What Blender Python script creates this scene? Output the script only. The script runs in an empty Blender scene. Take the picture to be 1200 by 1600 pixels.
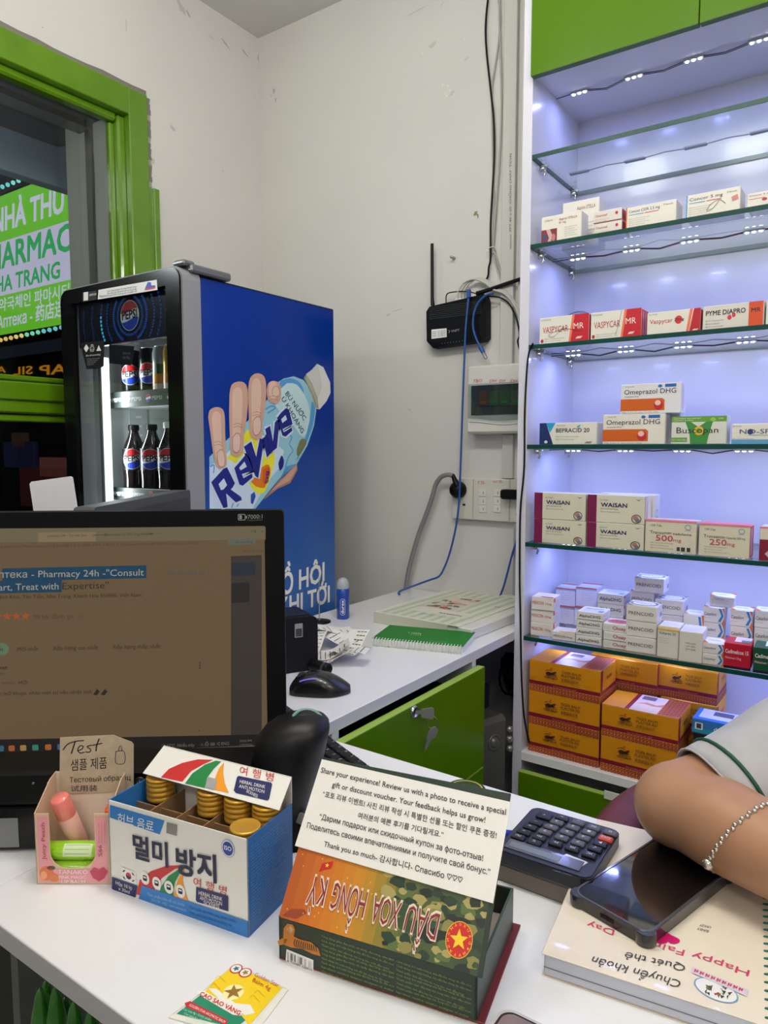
import bpy, math, random
import numpy as np
from mathutils import Vector, Matrix
from mathutils.geometry import delaunay_2d_cdt

random.seed(7)
scene = bpy.context.scene
COL = scene.collection

# ------------------------------------------------------------------ camera
CAM = Vector((0.0, 0.0, 1.2))
FPX, HOR, YAW = 1120.0, 700.0, math.radians(34.95)
PITCH = math.atan((800 - HOR) / FPX)
cam_d = bpy.data.cameras.new('camera')
cam_d.sensor_fit = 'VERTICAL'
cam_d.sensor_height = 36.0
cam_d.sensor_width = 27.0
cam_d.lens = 36.0 * FPX / 1600.0
cam_d.clip_start = 0.02
cam_o = bpy.data.objects.new('camera', cam_d)
COL.objects.link(cam_o)
cam_o.location = CAM
cam_o.rotation_euler = (math.radians(90) - PITCH, 0, YAW)
scene.camera = cam_o

# ------------------------------------------------------------------ world, colour, main lights
w = bpy.data.worlds.new('night')
scene.world = w
w.use_nodes = True
w.node_tree.nodes['Background'].inputs[0].default_value = (0.010, 0.012, 0.020, 1)
w.node_tree.nodes['Background'].inputs[1].default_value = 1.0
scene.view_settings.view_transform = 'Standard'
scene.view_settings.look = 'None'
scene.view_settings.gamma = 1.0
scene.view_settings.use_curve_mapping = False
scene.view_settings.exposure = 0.0
scene.cycles.use_denoising = True
scene.cycles.max_bounces = 7
scene.cycles.diffuse_bounces = 4
scene.cycles.glossy_bounces = 3
scene.cycles.use_adaptive_sampling = True
scene.cycles.adaptive_threshold = 0.035
scene.cycles.transparent_max_bounces = 12
scene.cycles.caustics_reflective = False
scene.cycles.caustics_refractive = False
scene.cycles.sample_clamp_indirect = 6.0

CEIL_Z = 2.63
LAMPS = [((-0.50, 0.58), 36.0), ((1.25, 0.15), 20.0), ((0.3, -1.1), 24.0)]   # hanging tube lamps (x, y), watts
LAMP_Z = 2.48
LAMP_COLOR = (1.0, 0.97, 0.91)
LED_COLOR = (0.27, 0.33, 1.0)
LED_POWER = 0.17     # watts for each module of three diodes
for (lx, ly), pw in LAMPS:
    for k in (-0.4, 0.0, 0.4):
        ld = bpy.data.lights.new('tube_lamp_light', 'POINT')
        ld.shadow_soft_size = 0.09
        ld.energy = pw / 3
        ld.color = LAMP_COLOR
        lo = bpy.data.objects.new('tube_lamp_light', ld)
        lo.location = (lx + k, ly, LAMP_Z - 0.12)
        COL.objects.link(lo)

# ------------------------------------------------------------------ helpers: picture geometry
_cy, _sy, _cp, _sp = math.cos(YAW), math.sin(YAW), math.cos(PITCH), math.sin(PITCH)
FWD = Vector((-_sy * _cp, _cy * _cp, -_sp))
RGT = Vector((_cy, _sy, 0))
UPV = RGT.cross(FWD)
Z = Vector((0, 0, 1))


def ray(u, t):
    return FWD * FPX + RGT * (u - 600) - UPV * (t - 800)


def P(u, t, **k):
    """the point where the line of sight through (u, t) meets the plane x=, y= or z="""
    (a, v), = k.items()
    i = 'xyz'.index(a)
    d = ray(u, t)
    return CAM + d * ((v - CAM[i]) / d[i])


def V(*a):
    return Vector(a)


class Frame:
    """a flat face: origin, in-plane axes u and v, outward normal n"""
    def __init__(s, o, u, v):
        s.o = Vector(o); s.u = Vector(u).normalized(); s.v = Vector(v).normalized()
        s.n = s.u.cross(s.v).normalized()

    def p(s, a, b, h=0.0):
        return s.o + s.u * a + s.v * b + s.n * h

    def px(s, x, y):
        d = ray(x, y)
        q = CAM + d * ((s.o - CAM).dot(s.n) / d.dot(s.n)) - s.o
        uv = s.u.dot(s.v)
        a, b = q.dot(s.u), q.dot(s.v)
        k = 1 - uv * uv
        return ((a - b * uv) / k, (b - a * uv) / k)

    def pxs(s, pts):
        return [s.px(*q) for q in pts]


# ------------------------------------------------------------------ helpers: materials
def lin(c):
    return tuple(((x / 255) / 12.92 if x / 255 <= 0.04045 else ((x / 255 + 0.055) / 1.055) ** 2.4) for x in c)


_M = {}


def mat(color, rough=0.5, metal=0.0, name=None, coat=0.0, emit=0.0, trans=0.0, spec=0.5, sss=0.0):
    key = (color, rough, metal, coat, emit, trans, spec, sss)
    if key in _M:
        return _M[key]
    m = bpy.data.materials.new(name or 'flat_%02x%02x%02x' % tuple(int(c) for c in color))
    m.use_nodes = True
    b = m.node_tree.nodes['Principled BSDF']
    c = lin(color)
    b.inputs['Base Color'].default_value = (*c, 1)
    b.inputs['Roughness'].default_value = rough
    b.inputs['Metallic'].default_value = metal
    b.inputs['Coat Weight'].default_value = coat
    b.inputs['Coat Roughness'].default_value = 0.06
    b.inputs['Specular IOR Level'].default_value = spec
    if trans:
        b.inputs['Transmission Weight'].default_value = trans
    if sss:
        b.inputs['Subsurface Weight'].default_value = sss
        b.inputs['Subsurface Radius'].default_value = (0.012, 0.005, 0.003)
    if emit:
        b.inputs['Base Color'].default_value = (0.02, 0.02, 0.02, 1)
        b.inputs['Emission Color'].default_value = (*c, 1)
        b.inputs['Emission Strength'].default_value = emit
    _M[key] = m
    return m


def noisy(name, c1, c2, scale=6.0, rough=0.6, bump=0.0, bscale=60.0, detail=6.0, lo=0.35, hi=0.65, coat=0.0, stretch=(1, 1, 1), metal=0.0):
    """two colours mixed by object-space noise, with fine relief"""
    m = bpy.data.materials.new(name)
    m.use_nodes = True
    nt = m.node_tree
    b = nt.nodes['Principled BSDF']
    b.inputs['Roughness'].default_value = rough
    b.inputs['Coat Weight'].default_value = coat
    b.inputs['Metallic'].default_value = metal
    tc = nt.nodes.new('ShaderNodeTexCoord')
    mp = nt.nodes.new('ShaderNodeMapping')
    mp.inputs['Scale'].default_value = stretch
    nt.links.new(tc.outputs['Object'], mp.inputs[0])
    n = nt.nodes.new('ShaderNodeTexNoise')
    n.inputs['Scale'].default_value = scale
    n.inputs['Detail'].default_value = detail
    nt.links.new(mp.outputs[0], n.inputs['Vector'])
    r = nt.nodes.new('ShaderNodeValToRGB')
    r.color_ramp.elements[0].position = lo
    r.color_ramp.elements[1].position = hi
    r.color_ramp.elements[0].color = (*lin(c1), 1)
    r.color_ramp.elements[1].color = (*lin(c2), 1)
    nt.links.new(n.outputs['Fac'], r.inputs[0])
    nt.links.new(r.outputs[0], b.inputs['Base Color'])
    if bump:
        n2 = nt.nodes.new('ShaderNodeTexNoise')
        n2.inputs['Scale'].default_value = bscale
        n2.inputs['Detail'].default_value = 4
        nt.links.new(tc.outputs['Object'], n2.inputs['Vector'])
        bp = nt.nodes.new('ShaderNodeBump')
        bp.inputs['Strength'].default_value = bump
        bp.inputs['Distance'].default_value = 0.002
        nt.links.new(n2.outputs['Fac'], bp.inputs['Height'])
        nt.links.new(bp.outputs[0], b.inputs['Normal'])
    return m


def thin_glass(name, tint=(255, 255, 255), refl=0.10, rough=0.0, ior=1.5, haze=0.0):
    """a clear pane: tinted see-through mixed with a mirror by Fresnel"""
    m = bpy.data.materials.new(name)
    m.use_nodes = True
    nt = m.node_tree
    nt.nodes.clear()
    out = nt.nodes.new('ShaderNodeOutputMaterial')
    mix = nt.nodes.new('ShaderNodeMixShader')
    tr = nt.nodes.new('ShaderNodeBsdfTransparent')
    gl = nt.nodes.new('ShaderNodeBsdfGlossy')
    lw_ = nt.nodes.new('ShaderNodeLayerWeight')
    lw_.inputs[0].default_value = 0.5
    pw_ = nt.nodes.new('ShaderNodeMath'); pw_.operation = 'POWER'; pw_.inputs[1].default_value = 4.0
    fr = nt.nodes.new('ShaderNodeMath'); fr.operation = 'MULTIPLY_ADD'
    fr.inputs[1].default_value = 0.9; fr.inputs[2].default_value = refl * 0.5
    nt.links.new(lw_.outputs['Facing'], pw_.inputs[0])
    nt.links.new(pw_.outputs[0], fr.inputs[0])
    tr.inputs[0].default_value = (*lin(tint), 1)
    gl.inputs['Roughness'].default_value = rough
    nt.links.new(fr.outputs[0], mix.inputs[0])
    nt.links.new(tr.outputs[0], mix.inputs[1])
    nt.links.new(gl.outputs[0], mix.inputs[2])
    last = mix
    if haze:
        df = nt.nodes.new('ShaderNodeBsdfDiffuse')
        m2 = nt.nodes.new('ShaderNodeMixShader')
        m2.inputs[0].default_value = haze
        nt.links.new(mix.outputs[0], m2.inputs[1])
        nt.links.new(df.outputs[0], m2.inputs[2])
        last = m2
    nt.links.new(last.outputs[0], out.inputs[0])
    return m


# ------------------------------------------------------------------ helpers: meshes
_TXT, _GLY = {}, {}


def _fill(loops):
    """triangulate closed outlines by the non-zero winding rule"""
    key = tuple(tuple((round(x, 4), round(y, 4)) for x, y in lp) for lp in loops)
    if key in _GLY:
        return _GLY[key]
    pts, edges = [], []
    for lp in loops:
        o = len(pts)
        pts += [Vector(p) for p in lp]
        edges += [(o + i, o + (i + 1) % len(lp)) for i in range(len(lp))]
    vs, _, fs, *_r = delaunay_2d_cdt(pts, edges, [], 0, 1e-5)
    va = np.array([tuple(v) for v in vs])
    cen = np.array([va[list(f)].mean(0) for f in fs])
    wn = np.zeros(len(fs), int)
    for lp in loops:
        p = np.array(lp)
        q = np.roll(p, -1, 0)
        for (x0, y0), (x1, y1) in zip(p, q):
            left = (x1 - x0) * (cen[:, 1] - y0) - (cen[:, 0] - x0) * (y1 - y0)
            wn += ((y0 <= cen[:, 1]) & (y1 > cen[:, 1]) & (left > 0)).astype(int)
            wn -= ((y0 > cen[:, 1]) & (y1 <= cen[:, 1]) & (left < 0)).astype(int)
    res = (va, [tuple(f) for f, w_ in zip(fs, wn) if w_ != 0])
    _GLY[key] = res
    return res


def glyphs(s, bold=0.0, res=2):
    """flat lettering as (vertices, faces, left, right); bold thickens the strokes"""
    bold = bold if bold > 0.013 else 0.0
    k = (s, bold, res)
    if k not in _TXT:
        c = bpy.data.curves.new('t', 'FONT')
        c.body = s
        c.resolution_u = res
        c.fill_mode = 'NONE'
        o = bpy.data.objects.new('t', c)
        m = o.to_mesh()
        co = [(v.co.x, v.co.y) for v in m.vertices]
        nxt = {e_.vertices[0]: e_.vertices[1] for e_ in m.edges}
        o.to_mesh_clear()
        bpy.data.objects.remove(o)
        bpy.data.curves.remove(c)
        seen, loops = set(), []
        for i in range(len(co)):
            if i in seen or i not in nxt:
                continue
            lp, j = [], i
            while j not in seen and j in nxt:
                seen.add(j)
                lp.append(co[j])
                j = nxt[j]
            if len(lp) > 2:
                loops.append(lp)
        loops.sort(key=lambda lp: min(p[0] for p in lp))
        groups, right = [], -1e9
        for lp in loops:
            if min(p[0] for p in lp) > right:
                groups.append([])
            groups[-1].append(lp)
            right = max(right, max(p[0] for p in lp))
        vs, fs = [], []
        sh = [(0, 0)] if bold <= 0 else [(bold * 0.75, bold * 0.75), (-bold * 0.75, bold * 0.75), (bold * 0.75, -bold * 0.75), (-bold * 0.75, -bold * 0.75)]
        for g in groups:
            x0 = min(p[0] for lp in g for p in lp)
            va, tri = _fill([[(x - x0 + dx_, y + dy_) for x, y in lp] for lp in g for dx_, dy_ in sh])
            b0 = len(vs)
            vs += [(x + x0, y) for x, y in va]
            fs += [tuple(i + b0 for i in f) for f in tri]
        if not vs:
            vs = [(0, 0), (0.01, 0), (0, 0.01)]; fs = [(0, 1, 2)]
        _TXT[k] = (vs, fs, min(v[0] for v in vs), max(v[0] for v in vs))
    return _TXT[k]


class MB:
    """collects shapes (world coordinates) that become ONE mesh object"""
    def __init__(s):
        s.v, s.f, s.m, s.sm, s.mats = [], [], [], [], []

    def mi(s, m):
        for i, q in enumerate(s.mats):
            if q is m:
                return i
        s.mats.append(m)
        return len(s.mats) - 1

    def add(s, vs, fs, m, smooth=False):
        o = len(s.v)
        k = s.mi(m)
        s.v += [tuple(v) for v in vs]
        for f in fs:
            s.f.append(tuple(i + o for i in f)); s.m.append(k); s.sm.append(smooth)
        return s

    def box(s, lo, hi, m, bev=0.0, fr=None):
        """box between two corners, in the world or in a frame (u, v, n); edges chamfered by bev"""
        lo, hi = [min(a, b) for a, b in zip(lo, hi)], [max(a, b) for a, b in zip(lo, hi)]
        b = min(bev, *(0.49 * (hi[i] - lo[i]) for i in range(3)))
        vs, fs = [], []
        if b <= 0:
            for x in (lo[0], hi[0]):
                for y in (lo[1], hi[1]):
                    for z in (lo[2], hi[2]):
                        vs.append((x, y, z))
            fs = [(0, 1, 3, 2), (4, 6, 7, 5), (0, 4, 5, 1), (2, 3, 7, 6), (0, 2, 6, 4), (1, 5, 7, 3)]
        else:
            idx = {}
            for cx in (0, 1):
                for cy in (0, 1):
                    for cz in (0, 1):
                        c = (cx, cy, cz)
                        for ax in range(3):
                            q = []
                            for i in range(3):
                                base = hi[i] if c[i] else lo[i]
                                q.append(base if i == ax else (base - b if c[i] else base + b))
                            idx[(c, ax)] = len(vs)
                            vs.append(tuple(q))
            for ax in range(3):
                o1, o2 = (ax + 1) % 3, (ax + 2) % 3
                for sd in (0, 1):
                    q = []
                    for (i, j) in ((0, 0), (1, 0), (1, 1), (0, 1)):
                        c = [0, 0, 0]; c[ax] = sd; c[o1] = i; c[o2] = j
                        q.append(idx[(tuple(c), ax)])
                    fs.append(tuple(q) if sd else tuple(reversed(q)))
                for i in (0, 1):
                    for j in (0, 1):
                        c0 = [0, 0, 0]; c0[o1] = i; c0[o2] = j
                        c1 = list(c0); c1[ax] = 1
                        q = (idx[(tuple(c0), o1)], idx[(tuple(c1), o1)], idx[(tuple(c1), o2)], idx[(tuple(c0), o2)])
                        fs.append(q if i == j else tuple(reversed(q)))
            for cx in (0, 1):
                for cy in (0, 1):
                    for cz in (0, 1):
                        c = (cx, cy, cz)
                        q = (idx[(c, 0)], idx[(c, 1)], idx[(c, 2)])
                        fs.append(q if (cx + cy + cz) % 2 else tuple(reversed(q)))
        if fr is not None:
            vs = [fr.p(*q) for q in vs]
        return s.add(vs, fs, m)

    def poly(s, fr, pts, m, h=0.0):
        return s.add([fr.p(a, b, h) for a, b in pts], [tuple(range(len(pts)))], m)

    def ring(s, fr, outer, inner, m, h=0.0):
        n = len(outer)
        return s.add([fr.p(a, b, h) for a, b in outer + inner], [(i, (i + 1) % n, n + (i + 1) % n, n + i) for i in range(n)], m)

    def prism(s, fr, pts, h0, h1, m, smooth=False):
        n = len(pts)
        vs = [fr.p(a, b, h0) for a, b in pts] + [fr.p(a, b, h1) for a, b in pts]
        s.add(vs, [tuple(range(n, 2 * n)), tuple(reversed(range(n)))], m)
        fs = [(i, (i + 1) % n, n + (i + 1) % n, n + i) for i in range(n)]
        return s.add(vs, fs, m, smooth)

    def tube(s, path, r, m, seg=8, closed=False, smooth=True, flat=1.0, upv=None):
        path = [Vector(q) for q in path]
        n = len(path)
        rs = r if isinstance(r, (list, tuple)) else [r] * n
        vs, fs = [], []
        prev = None
        for i, q in enumerate(path):
            a = path[(i - 1) % n] if (closed or i > 0) else q
            b = path[(i + 1) % n] if (closed or i < n - 1) else q
            t = (b - a).normalized()
            if upv is not None:
                x = t.cross(Vector(upv)).normalized()
            elif prev is None:
                x = t.cross(Z if abs(t.z) < 0.9 else Vector((1, 0, 0))).normalized()
            else:
                x = (prev - t * prev.dot(t)).normalized()
            prev = x
            y = t.cross(x)
            for k in range(seg):
                an = 2 * math.pi * k / seg
                vs.append(q + x * (rs[i] * math.cos(an)) + y * (rs[i] * flat * math.sin(an)))
        for i in range(n if closed else n - 1):
            for k in range(seg):
                j = (i + 1) % n
                fs.append((i * seg + k, i * seg + (k + 1) % seg, j * seg + (k + 1) % seg, j * seg + k))
        s.add(vs, fs, m, smooth)
        if not closed:
            s.add(vs[:seg], [tuple(reversed(range(seg)))], m)
            s.add(vs[-seg:], [tuple(range(seg))], m)
        return s

    def lathe(s, fr, prof, m, seg=20, smooth=True, a0=0.0, a1=2 * math.pi, cap=True):
        """turn a profile [(radius, height)] about the frame's normal"""
        full = abs(a1 - a0 - 2 * math.pi) < 1e-6
        k = seg if full else seg + 1
        vs, fs = [], []
        for r, h in prof:
            for i in range(k):
                an = a0 + (a1 - a0) * i / seg
                vs.append(fr.p(r * math.cos(an), r * math.sin(an), h))
        for j in range(len(prof) - 1):
            for i in range(seg):
                i2 = (i + 1) % k
                fs.append((j * k + i, j * k + i2, (j + 1) * k + i2, (j + 1) * k + i))
        s.add(vs, fs, m, smooth)
        if cap and full:
            if prof[0][0] > 1e-5:
                s.add(vs[:k], [tuple(reversed(range(k)))], m)
            if prof[-1][0] > 1e-5:
                s.add(vs[-k:], [tuple(range(k))], m)
        return s

    def aff(s, fr, txt, A, B, T, m, h=0.0006, bold=0.0, cap=0.727, res=2):
        """lettering: baseline from A to B, cap height reaching T above A (frame coordinates)"""
        vs, fs, x0, x1 = glyphs(txt, bold, res)
        A, B, T = Vector(A), Vector(B), Vector(T)
        ex, ey = (B - A) / max(1e-6, x1 - x0), (T - A) / cap
        return s.add([fr.p(*(A + ex * (x - x0) + ey * y), h) for x, y in vs], fs, m)

    def ptext(s, fr, txt, A, B, T, m, h=0.0006, bold=0.0, cap=0.727, res=2):
        return s.aff(fr, txt, fr.px(*A), fr.px(*B), fr.px(*T), m, h, bold, cap, res)

    def text(s, fr, txt, a, b, m, w=None, ht=None, align='L', h=0.0006, bold=0.0, cap=0.727, res=2):
        vs, fs, x0, x1 = glyphs(txt, bold, res)
        if w is None:
            w = (x1 - x0) * ht / cap
        if ht is None:
            ht = w * cap / (x1 - x0)
        if align == 'C':
            a -= w / 2
        elif align == 'R':
            a -= w
        return s.aff(fr, txt, (a, b), (a + w, b), (a, b + ht), m, h, bold, cap, res)

    def build(s, name, parent=None, inv=None, origin=None):
        me = bpy.data.meshes.new(name)
        vs = s.v
        if inv is not None:
            vs = [inv @ Vector(v) for v in vs]
        if origin is not None:
            o = Vector(origin)
            vs = [Vector(v) - o for v in vs]
        me.from_pydata([tuple(v) for v in vs], [], s.f)
        for m in s.mats:
            me.materials.append(m)
        me.polygons.foreach_set('material_index', s.m)
        me.polygons.foreach_set('use_smooth', s.sm)
        me.update()
        ob = bpy.data.objects.new(name, me)
        if origin is not None:
            ob.location = Vector(origin)
        COL.objects.link(ob)
        if parent is not None:
            ob.parent = parent
        return ob


INV = {}


def tag(o, label, cat, group=None):
    o['label'] = label
    o['category'] = cat
    if group:
        o['group'] = group
    return o


def thing(name, label, cat, loc=(0, 0, 0), rz=0.0, group=None):
    o = bpy.data.objects.new(name, None)
    o.empty_display_size = 0.03
    COL.objects.link(o)
    o.location = loc
    o.rotation_euler = (0, 0, rz)
    INV[o] = (Matrix.Translation(Vector(loc)) @ Matrix.Rotation(rz, 4, 'Z')).inverted()
    return tag(o, label, cat, group)


def part(mb, name, root, label=None):
    """mb in world coordinates becomes a part of root (or a sub-part of a part)"""
    top = root
    while top.parent is not None:
        top = top.parent
    ob = mb.build(name, root, inv=INV.get(top, None) if INV.get(top) is not None else Matrix.Identity(4))
    if label:
        ob['label'] = label
    return ob


def solo(mb, name, label, cat, group=None):
    xs = [v[0] for v in mb.v]; ys = [v[1] for v in mb.v]; zs = [v[2] for v in mb.v]
    o = Vector(((min(xs) + max(xs)) / 2, (min(ys) + max(ys)) / 2, min(zs)))
    ob = mb.build(name, origin=o)
    INV[ob] = Matrix.Translation(o).inverted()
    return tag(ob, label, cat, group)


def struct(mb, name, parent=None):
    ob = mb.build(name, parent)
    if parent is None:
        ob['kind'] = 'structure'
        INV[ob] = Matrix.Identity(4)
    return ob


def dup(root, loc, rz=0.0, label=None):
    r = root.copy(); COL.objects.link(r)
    r.location = loc; r.rotation_euler = (0, 0, rz)
    if label:
        r['label'] = label
    for ch in list(root.children):
        c = ch.copy(); COL.objects.link(c); c.parent = r
        for g in list(ch.children):
            d = g.copy(); COL.objects.link(d); d.parent = c
    return r


def rrect(x0, y0, x1, y1, r, n=4):
    pts = []
    for cx, cy, a0 in ((x1 - r, y1 - r, 0), (x0 + r, y1 - r, 90), (x0 + r, y0 + r, 180), (x1 - r, y0 + r, 270)):
        for i in range(n + 1):
            a = math.radians(a0 + 90 * i / n)
            pts.append((cx + r * math.cos(a), cy + r * math.sin(a)))
    return pts


def ell(cx, cy, rx, ry, n=20, a0=0.0, a1=360.0):
    full = abs(a1 - a0 - 360) < 1e-6
    return [(cx + rx * math.cos(math.radians(a0 + (a1 - a0) * i / (n if full else n - 1))),
             cy + ry * math.sin(math.radians(a0 + (a1 - a0) * i / (n if full else n - 1)))) for i in range(n)]


def star(cx, cy, r, k=0.42, rot=90):
    return [(cx + (r if i % 2 == 0 else r * k) * math.cos(math.radians(rot + 36 * i)),
             cy + (r if i % 2 == 0 else r * k) * math.sin(math.radians(rot + 36 * i))) for i in range(10)]


def smooth_path(pts, n=6):
    """Catmull-Rom through the points"""
    pts = [Vector(p) for p in pts]
    q = [pts[0]] + pts + [pts[-1]]
    out = []
    for i in range(1, len(q) - 2):
        p0, p1, p2, p3 = q[i - 1], q[i], q[i + 1], q[i + 2]
        for k in range(n):
            t = k / n
            out.append(0.5 * ((2 * p1) + (p2 - p0) * t + (2 * p0 - 5 * p1 + 4 * p2 - p3) * t * t + (3 * p1 - p0 - 3 * p2 + p3) * t ** 3))
    out.append(pts[-1])
    return out


def stroke(mb, fr, pts, wdt, m, h=0.0006, n=4):
    """a pen stroke lying on a face"""
    q = smooth_path([Vector((a, b, 0)) for a, b in pts], n) if len(pts) > 2 else [Vector((a, b, 0)) for a, b in pts]
    vs, fs = [], []
    for i, c in enumerate(q):
        t = (q[min(i + 1, len(q) - 1)] - q[max(i - 1, 0)])
        t = t.normalized() if t.length > 1e-9 else Vector((1, 0, 0))
        nx = Vector((-t.y, t.x, 0)) * (wdt / 2)
        vs += [fr.p(c.x + nx.x, c.y + nx.y, h), fr.p(c.x - nx.x, c.y - nx.y, h)]
    for i in range(len(q) - 1):
        fs.append((2 * i, 2 * i + 1, 2 * i + 3, 2 * i + 2))
    mb.add(vs, fs, m)


# ------------------------------------------------------------------ shared materials
WALL = noisy('wall_paint', (208, 207, 203), (220, 218, 214), scale=1.3, rough=0.75, bump=0.10, bscale=45, lo=0.3, hi=0.7)
CEILM = noisy('ceiling_paint', (212, 211, 207), (220, 218, 214), scale=2, rough=0.8)
GREEN = mat((78, 118, 4), 0.24, name='green_lacquer', spec=0.15)
GREENE = mat((158, 190, 84), 0.35, name='green_edge_band')
PAINTG = noisy('green_gloss_paint', (92, 136, 14), (104, 148, 20), scale=9, rough=0.22, bump=0.35, bscale=14, coat=0.5)
LAM = mat((233, 233, 236), 0.22, name='white_laminate', coat=0.25)
LAME = mat((205, 206, 208), 0.35, name='white_edge_band')
LAMC = mat((214, 214, 226), 0.22, name='cabinet_laminate', coat=0.2)
GLASS = thin_glass('clear_shelf_glass', (246, 251, 250), 0.08)
GEDGE = mat((10, 66, 58), 0.35, name='green_glass_edge', spec=0.3)
PANE = thin_glass('window_glass', (222, 226, 224))
BLK = mat((11, 11, 13), 0.42, name='black_plastic', spec=0.22)
BLKG = mat((8, 8, 10), 0.2, name='gloss_black', spec=0.3)
BLKM = mat((15, 15, 17), 0.6, name='matt_black', spec=0.12)
DGREY = mat((62, 63, 66), 0.45, name='dark_grey')
GREYP = mat((138, 138, 142), 0.42, name='grey_plastic')
WPL = mat((222, 220, 214), 0.35, name='white_plastic')
CHROME = mat((200, 200, 202), 0.16, 1.0, name='chrome')
STEEL = mat((176, 174, 166), 0.35, 0.6, name='steel')
PAPER = mat((226, 223, 216), 0.7, name='white_paper')
CARD = mat((232, 230, 224), 0.38, name='coated_card')
INK = mat((28, 27, 30), 0.6, name='black_ink')
KRAFT = mat((146, 112, 74), 0.8, name='kraft_board')
RED = mat((196, 28, 34), 0.4)
WHITE = mat((238, 236, 232), 0.45)

# ================================================================== the room
WX, WY = -1.88, 1.92            # left wall, back wall
RX, FY = 2.05, -1.95            # right wall, wall behind the camera
OY0, OY1, OZ0, OZ1 = -0.45, 1.40, 0.35, 2.21   # window opening

b = MB()
b.box((WX - 0.14, FY, 0), (WX, WY + 0.1, OZ0), WALL)
b.box((WX - 0.14, FY, OZ1), (WX, WY + 0.1, CEIL_Z), WALL)
b.box((WX - 0.14, FY, OZ0), (WX, OY0, OZ1), WALL)
b.box((WX - 0.14, OY1, OZ0), (WX, WY + 0.1, OZ1), WALL)
wall_left = struct(b, 'wall_left')
b = MB()
b.box((WX - 0.14, WY, 0), (RX + 0.1, WY + 0.1, CEIL_Z), WALL)
wall_back = struct(b, 'wall_back')
struct(MB().box((RX, FY, 0), (RX + 0.1, WY + 0.1, CEIL_Z), WALL), 'wall_right')
struct(MB().box((WX - 0.14, FY - 0.1, 0), (RX + 0.1, FY, CEIL_Z), WALL), 'wall_front')
struct(MB().box((WX - 0.14, FY - 0.1, CEIL_Z), (RX + 0.1, WY + 0.1, CEIL_Z + 0.1), CEILM), 'ceiling')
FLOORM = noisy('floor_tile', (150, 148, 142), (172, 170, 164), scale=5, rough=0.3)
fl = struct(MB().box((WX - 0.14, FY - 0.1, -0.06), (RX + 0.1, WY + 0.1, -0.004), mat((90, 88, 84), 0.8)), 'floor')
tile = None
for i in range(7):
    for j in range(7):
        x0, y0 = WX + i * 0.6, FY + j * 0.6
        x1, y1 = min(x0 + 0.597, RX), min(y0 + 0.597, WY)
        if x1 - x0 > 0.05 and y1 - y0 > 0.05:
            MB().box((x0, y0, -0.006), (x1, y1, 0), FLOORM, 0.001).build('tile', fl)
# scuffs and scratches of the plaster, with a shape of their own
SCUFF = mat((196, 194, 190), 0.85)
SCUFD = mat((172, 171, 172), 0.85)
FILL = mat((236, 234, 228), 0.8)
bw = Frame((0, WY, 0), (1, 0, 0), (0, 0, 1))
lw = Frame((WX, 0, 0), (0, 1, 0), (0, 0, 1))


def smudge(b, fr, x, y, rx, ry, ang, m, seed, h=0.0007):
    """a ragged patch of dirt or filler"""
    r_ = random.Random(seed)
    a, c = fr.px(x, y)
    pts = []
    for i in range(14):
        t = 2 * math.pi * i / 14
        k = 0.55 + 0.6 * r_.random()
        u_, v_ = rx * k * math.cos(t) * 0.0016, ry * k * math.sin(t) * 0.0016
        pts.append((a + u_ * math.cos(ang) - v_ * math.sin(ang), c + u_ * math.sin(ang) + v_ * math.cos(ang)))
    b.poly(fr, pts, m, h)


b = MB()
for i, (x, y, rx, ry, an, d) in enumerate(((428, 142, 3, 7, 0, 1), (431, 156, 2, 5, 0, 1), (424, 150, 2, 4, 0, 0), (706, 146, 9, 3, 0.6, 0), (624, 484, 16, 1.5, 0.12, 0), (607, 492, 5, 3, 0, 0), (650, 18, 26, 1.5, 0.1, 0), (690, 8, 8, 1.5, 0.7, 0), (676, 70, 10, 6, 0.3, 0), (729, 92, 6, 3, 0.4, 0), (640, 640, 5, 2, 0, 0), (552, 940, 4, 2, 0, 0))):
    smudge(b, bw, x, y, rx, ry, an, SCUFD if d else SCUFF, i)
for i, q in enumerate(((700, 134), (703, 141), (696, 147), (692, 133), (660, 84), (726, 62), (698, 150))):
    smudge(b, bw, q[0], q[1], 1.4, 1.8, 0, FILL, 40 + i, 0.0009)
part(b, 'scuff_marks', wall_back)
b = MB()
for i, (x, y, rx, ry, an, d) in enumerate(((283, 12, 14, 7, -0.8, 0), (294, 22, 8, 3, -0.8, 1), (352, 68, 14, 2.5, -0.5, 1), (382, 82, 12, 2.5, -0.5, 1), (330, 58, 8, 2, -0.5, 0), (239, 252, 4, 7, 0, 0), (270, 200, 8, 4, -0.3, 0), (348, 267, 3, 1, 0, 1), (197, 40, 1.5, 16, 0, 0), (66, 43, 2, 1, 0, 1), (404, 90, 3, 8, 0, 1))):
    smudge(b, lw, x, y, rx, ry, an, SCUFD if d else SCUFF, i + 20)
part(b, 'scuff_marks', wall_left)

# ------------------------------------------------------------------ window with green frame
win = MB()
win.box((WX - 0.03, 1.368, OZ0), (WX + 0.016, 1.434, 2.249), PAINTG, 0.003)          # right jamb
w1 = struct(win, 'window_1')


def wpart(name, lo, hi, m, bev=0.002, parent=w1):
    return MB().box(lo, hi, m, bev).build(name, parent)


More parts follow.
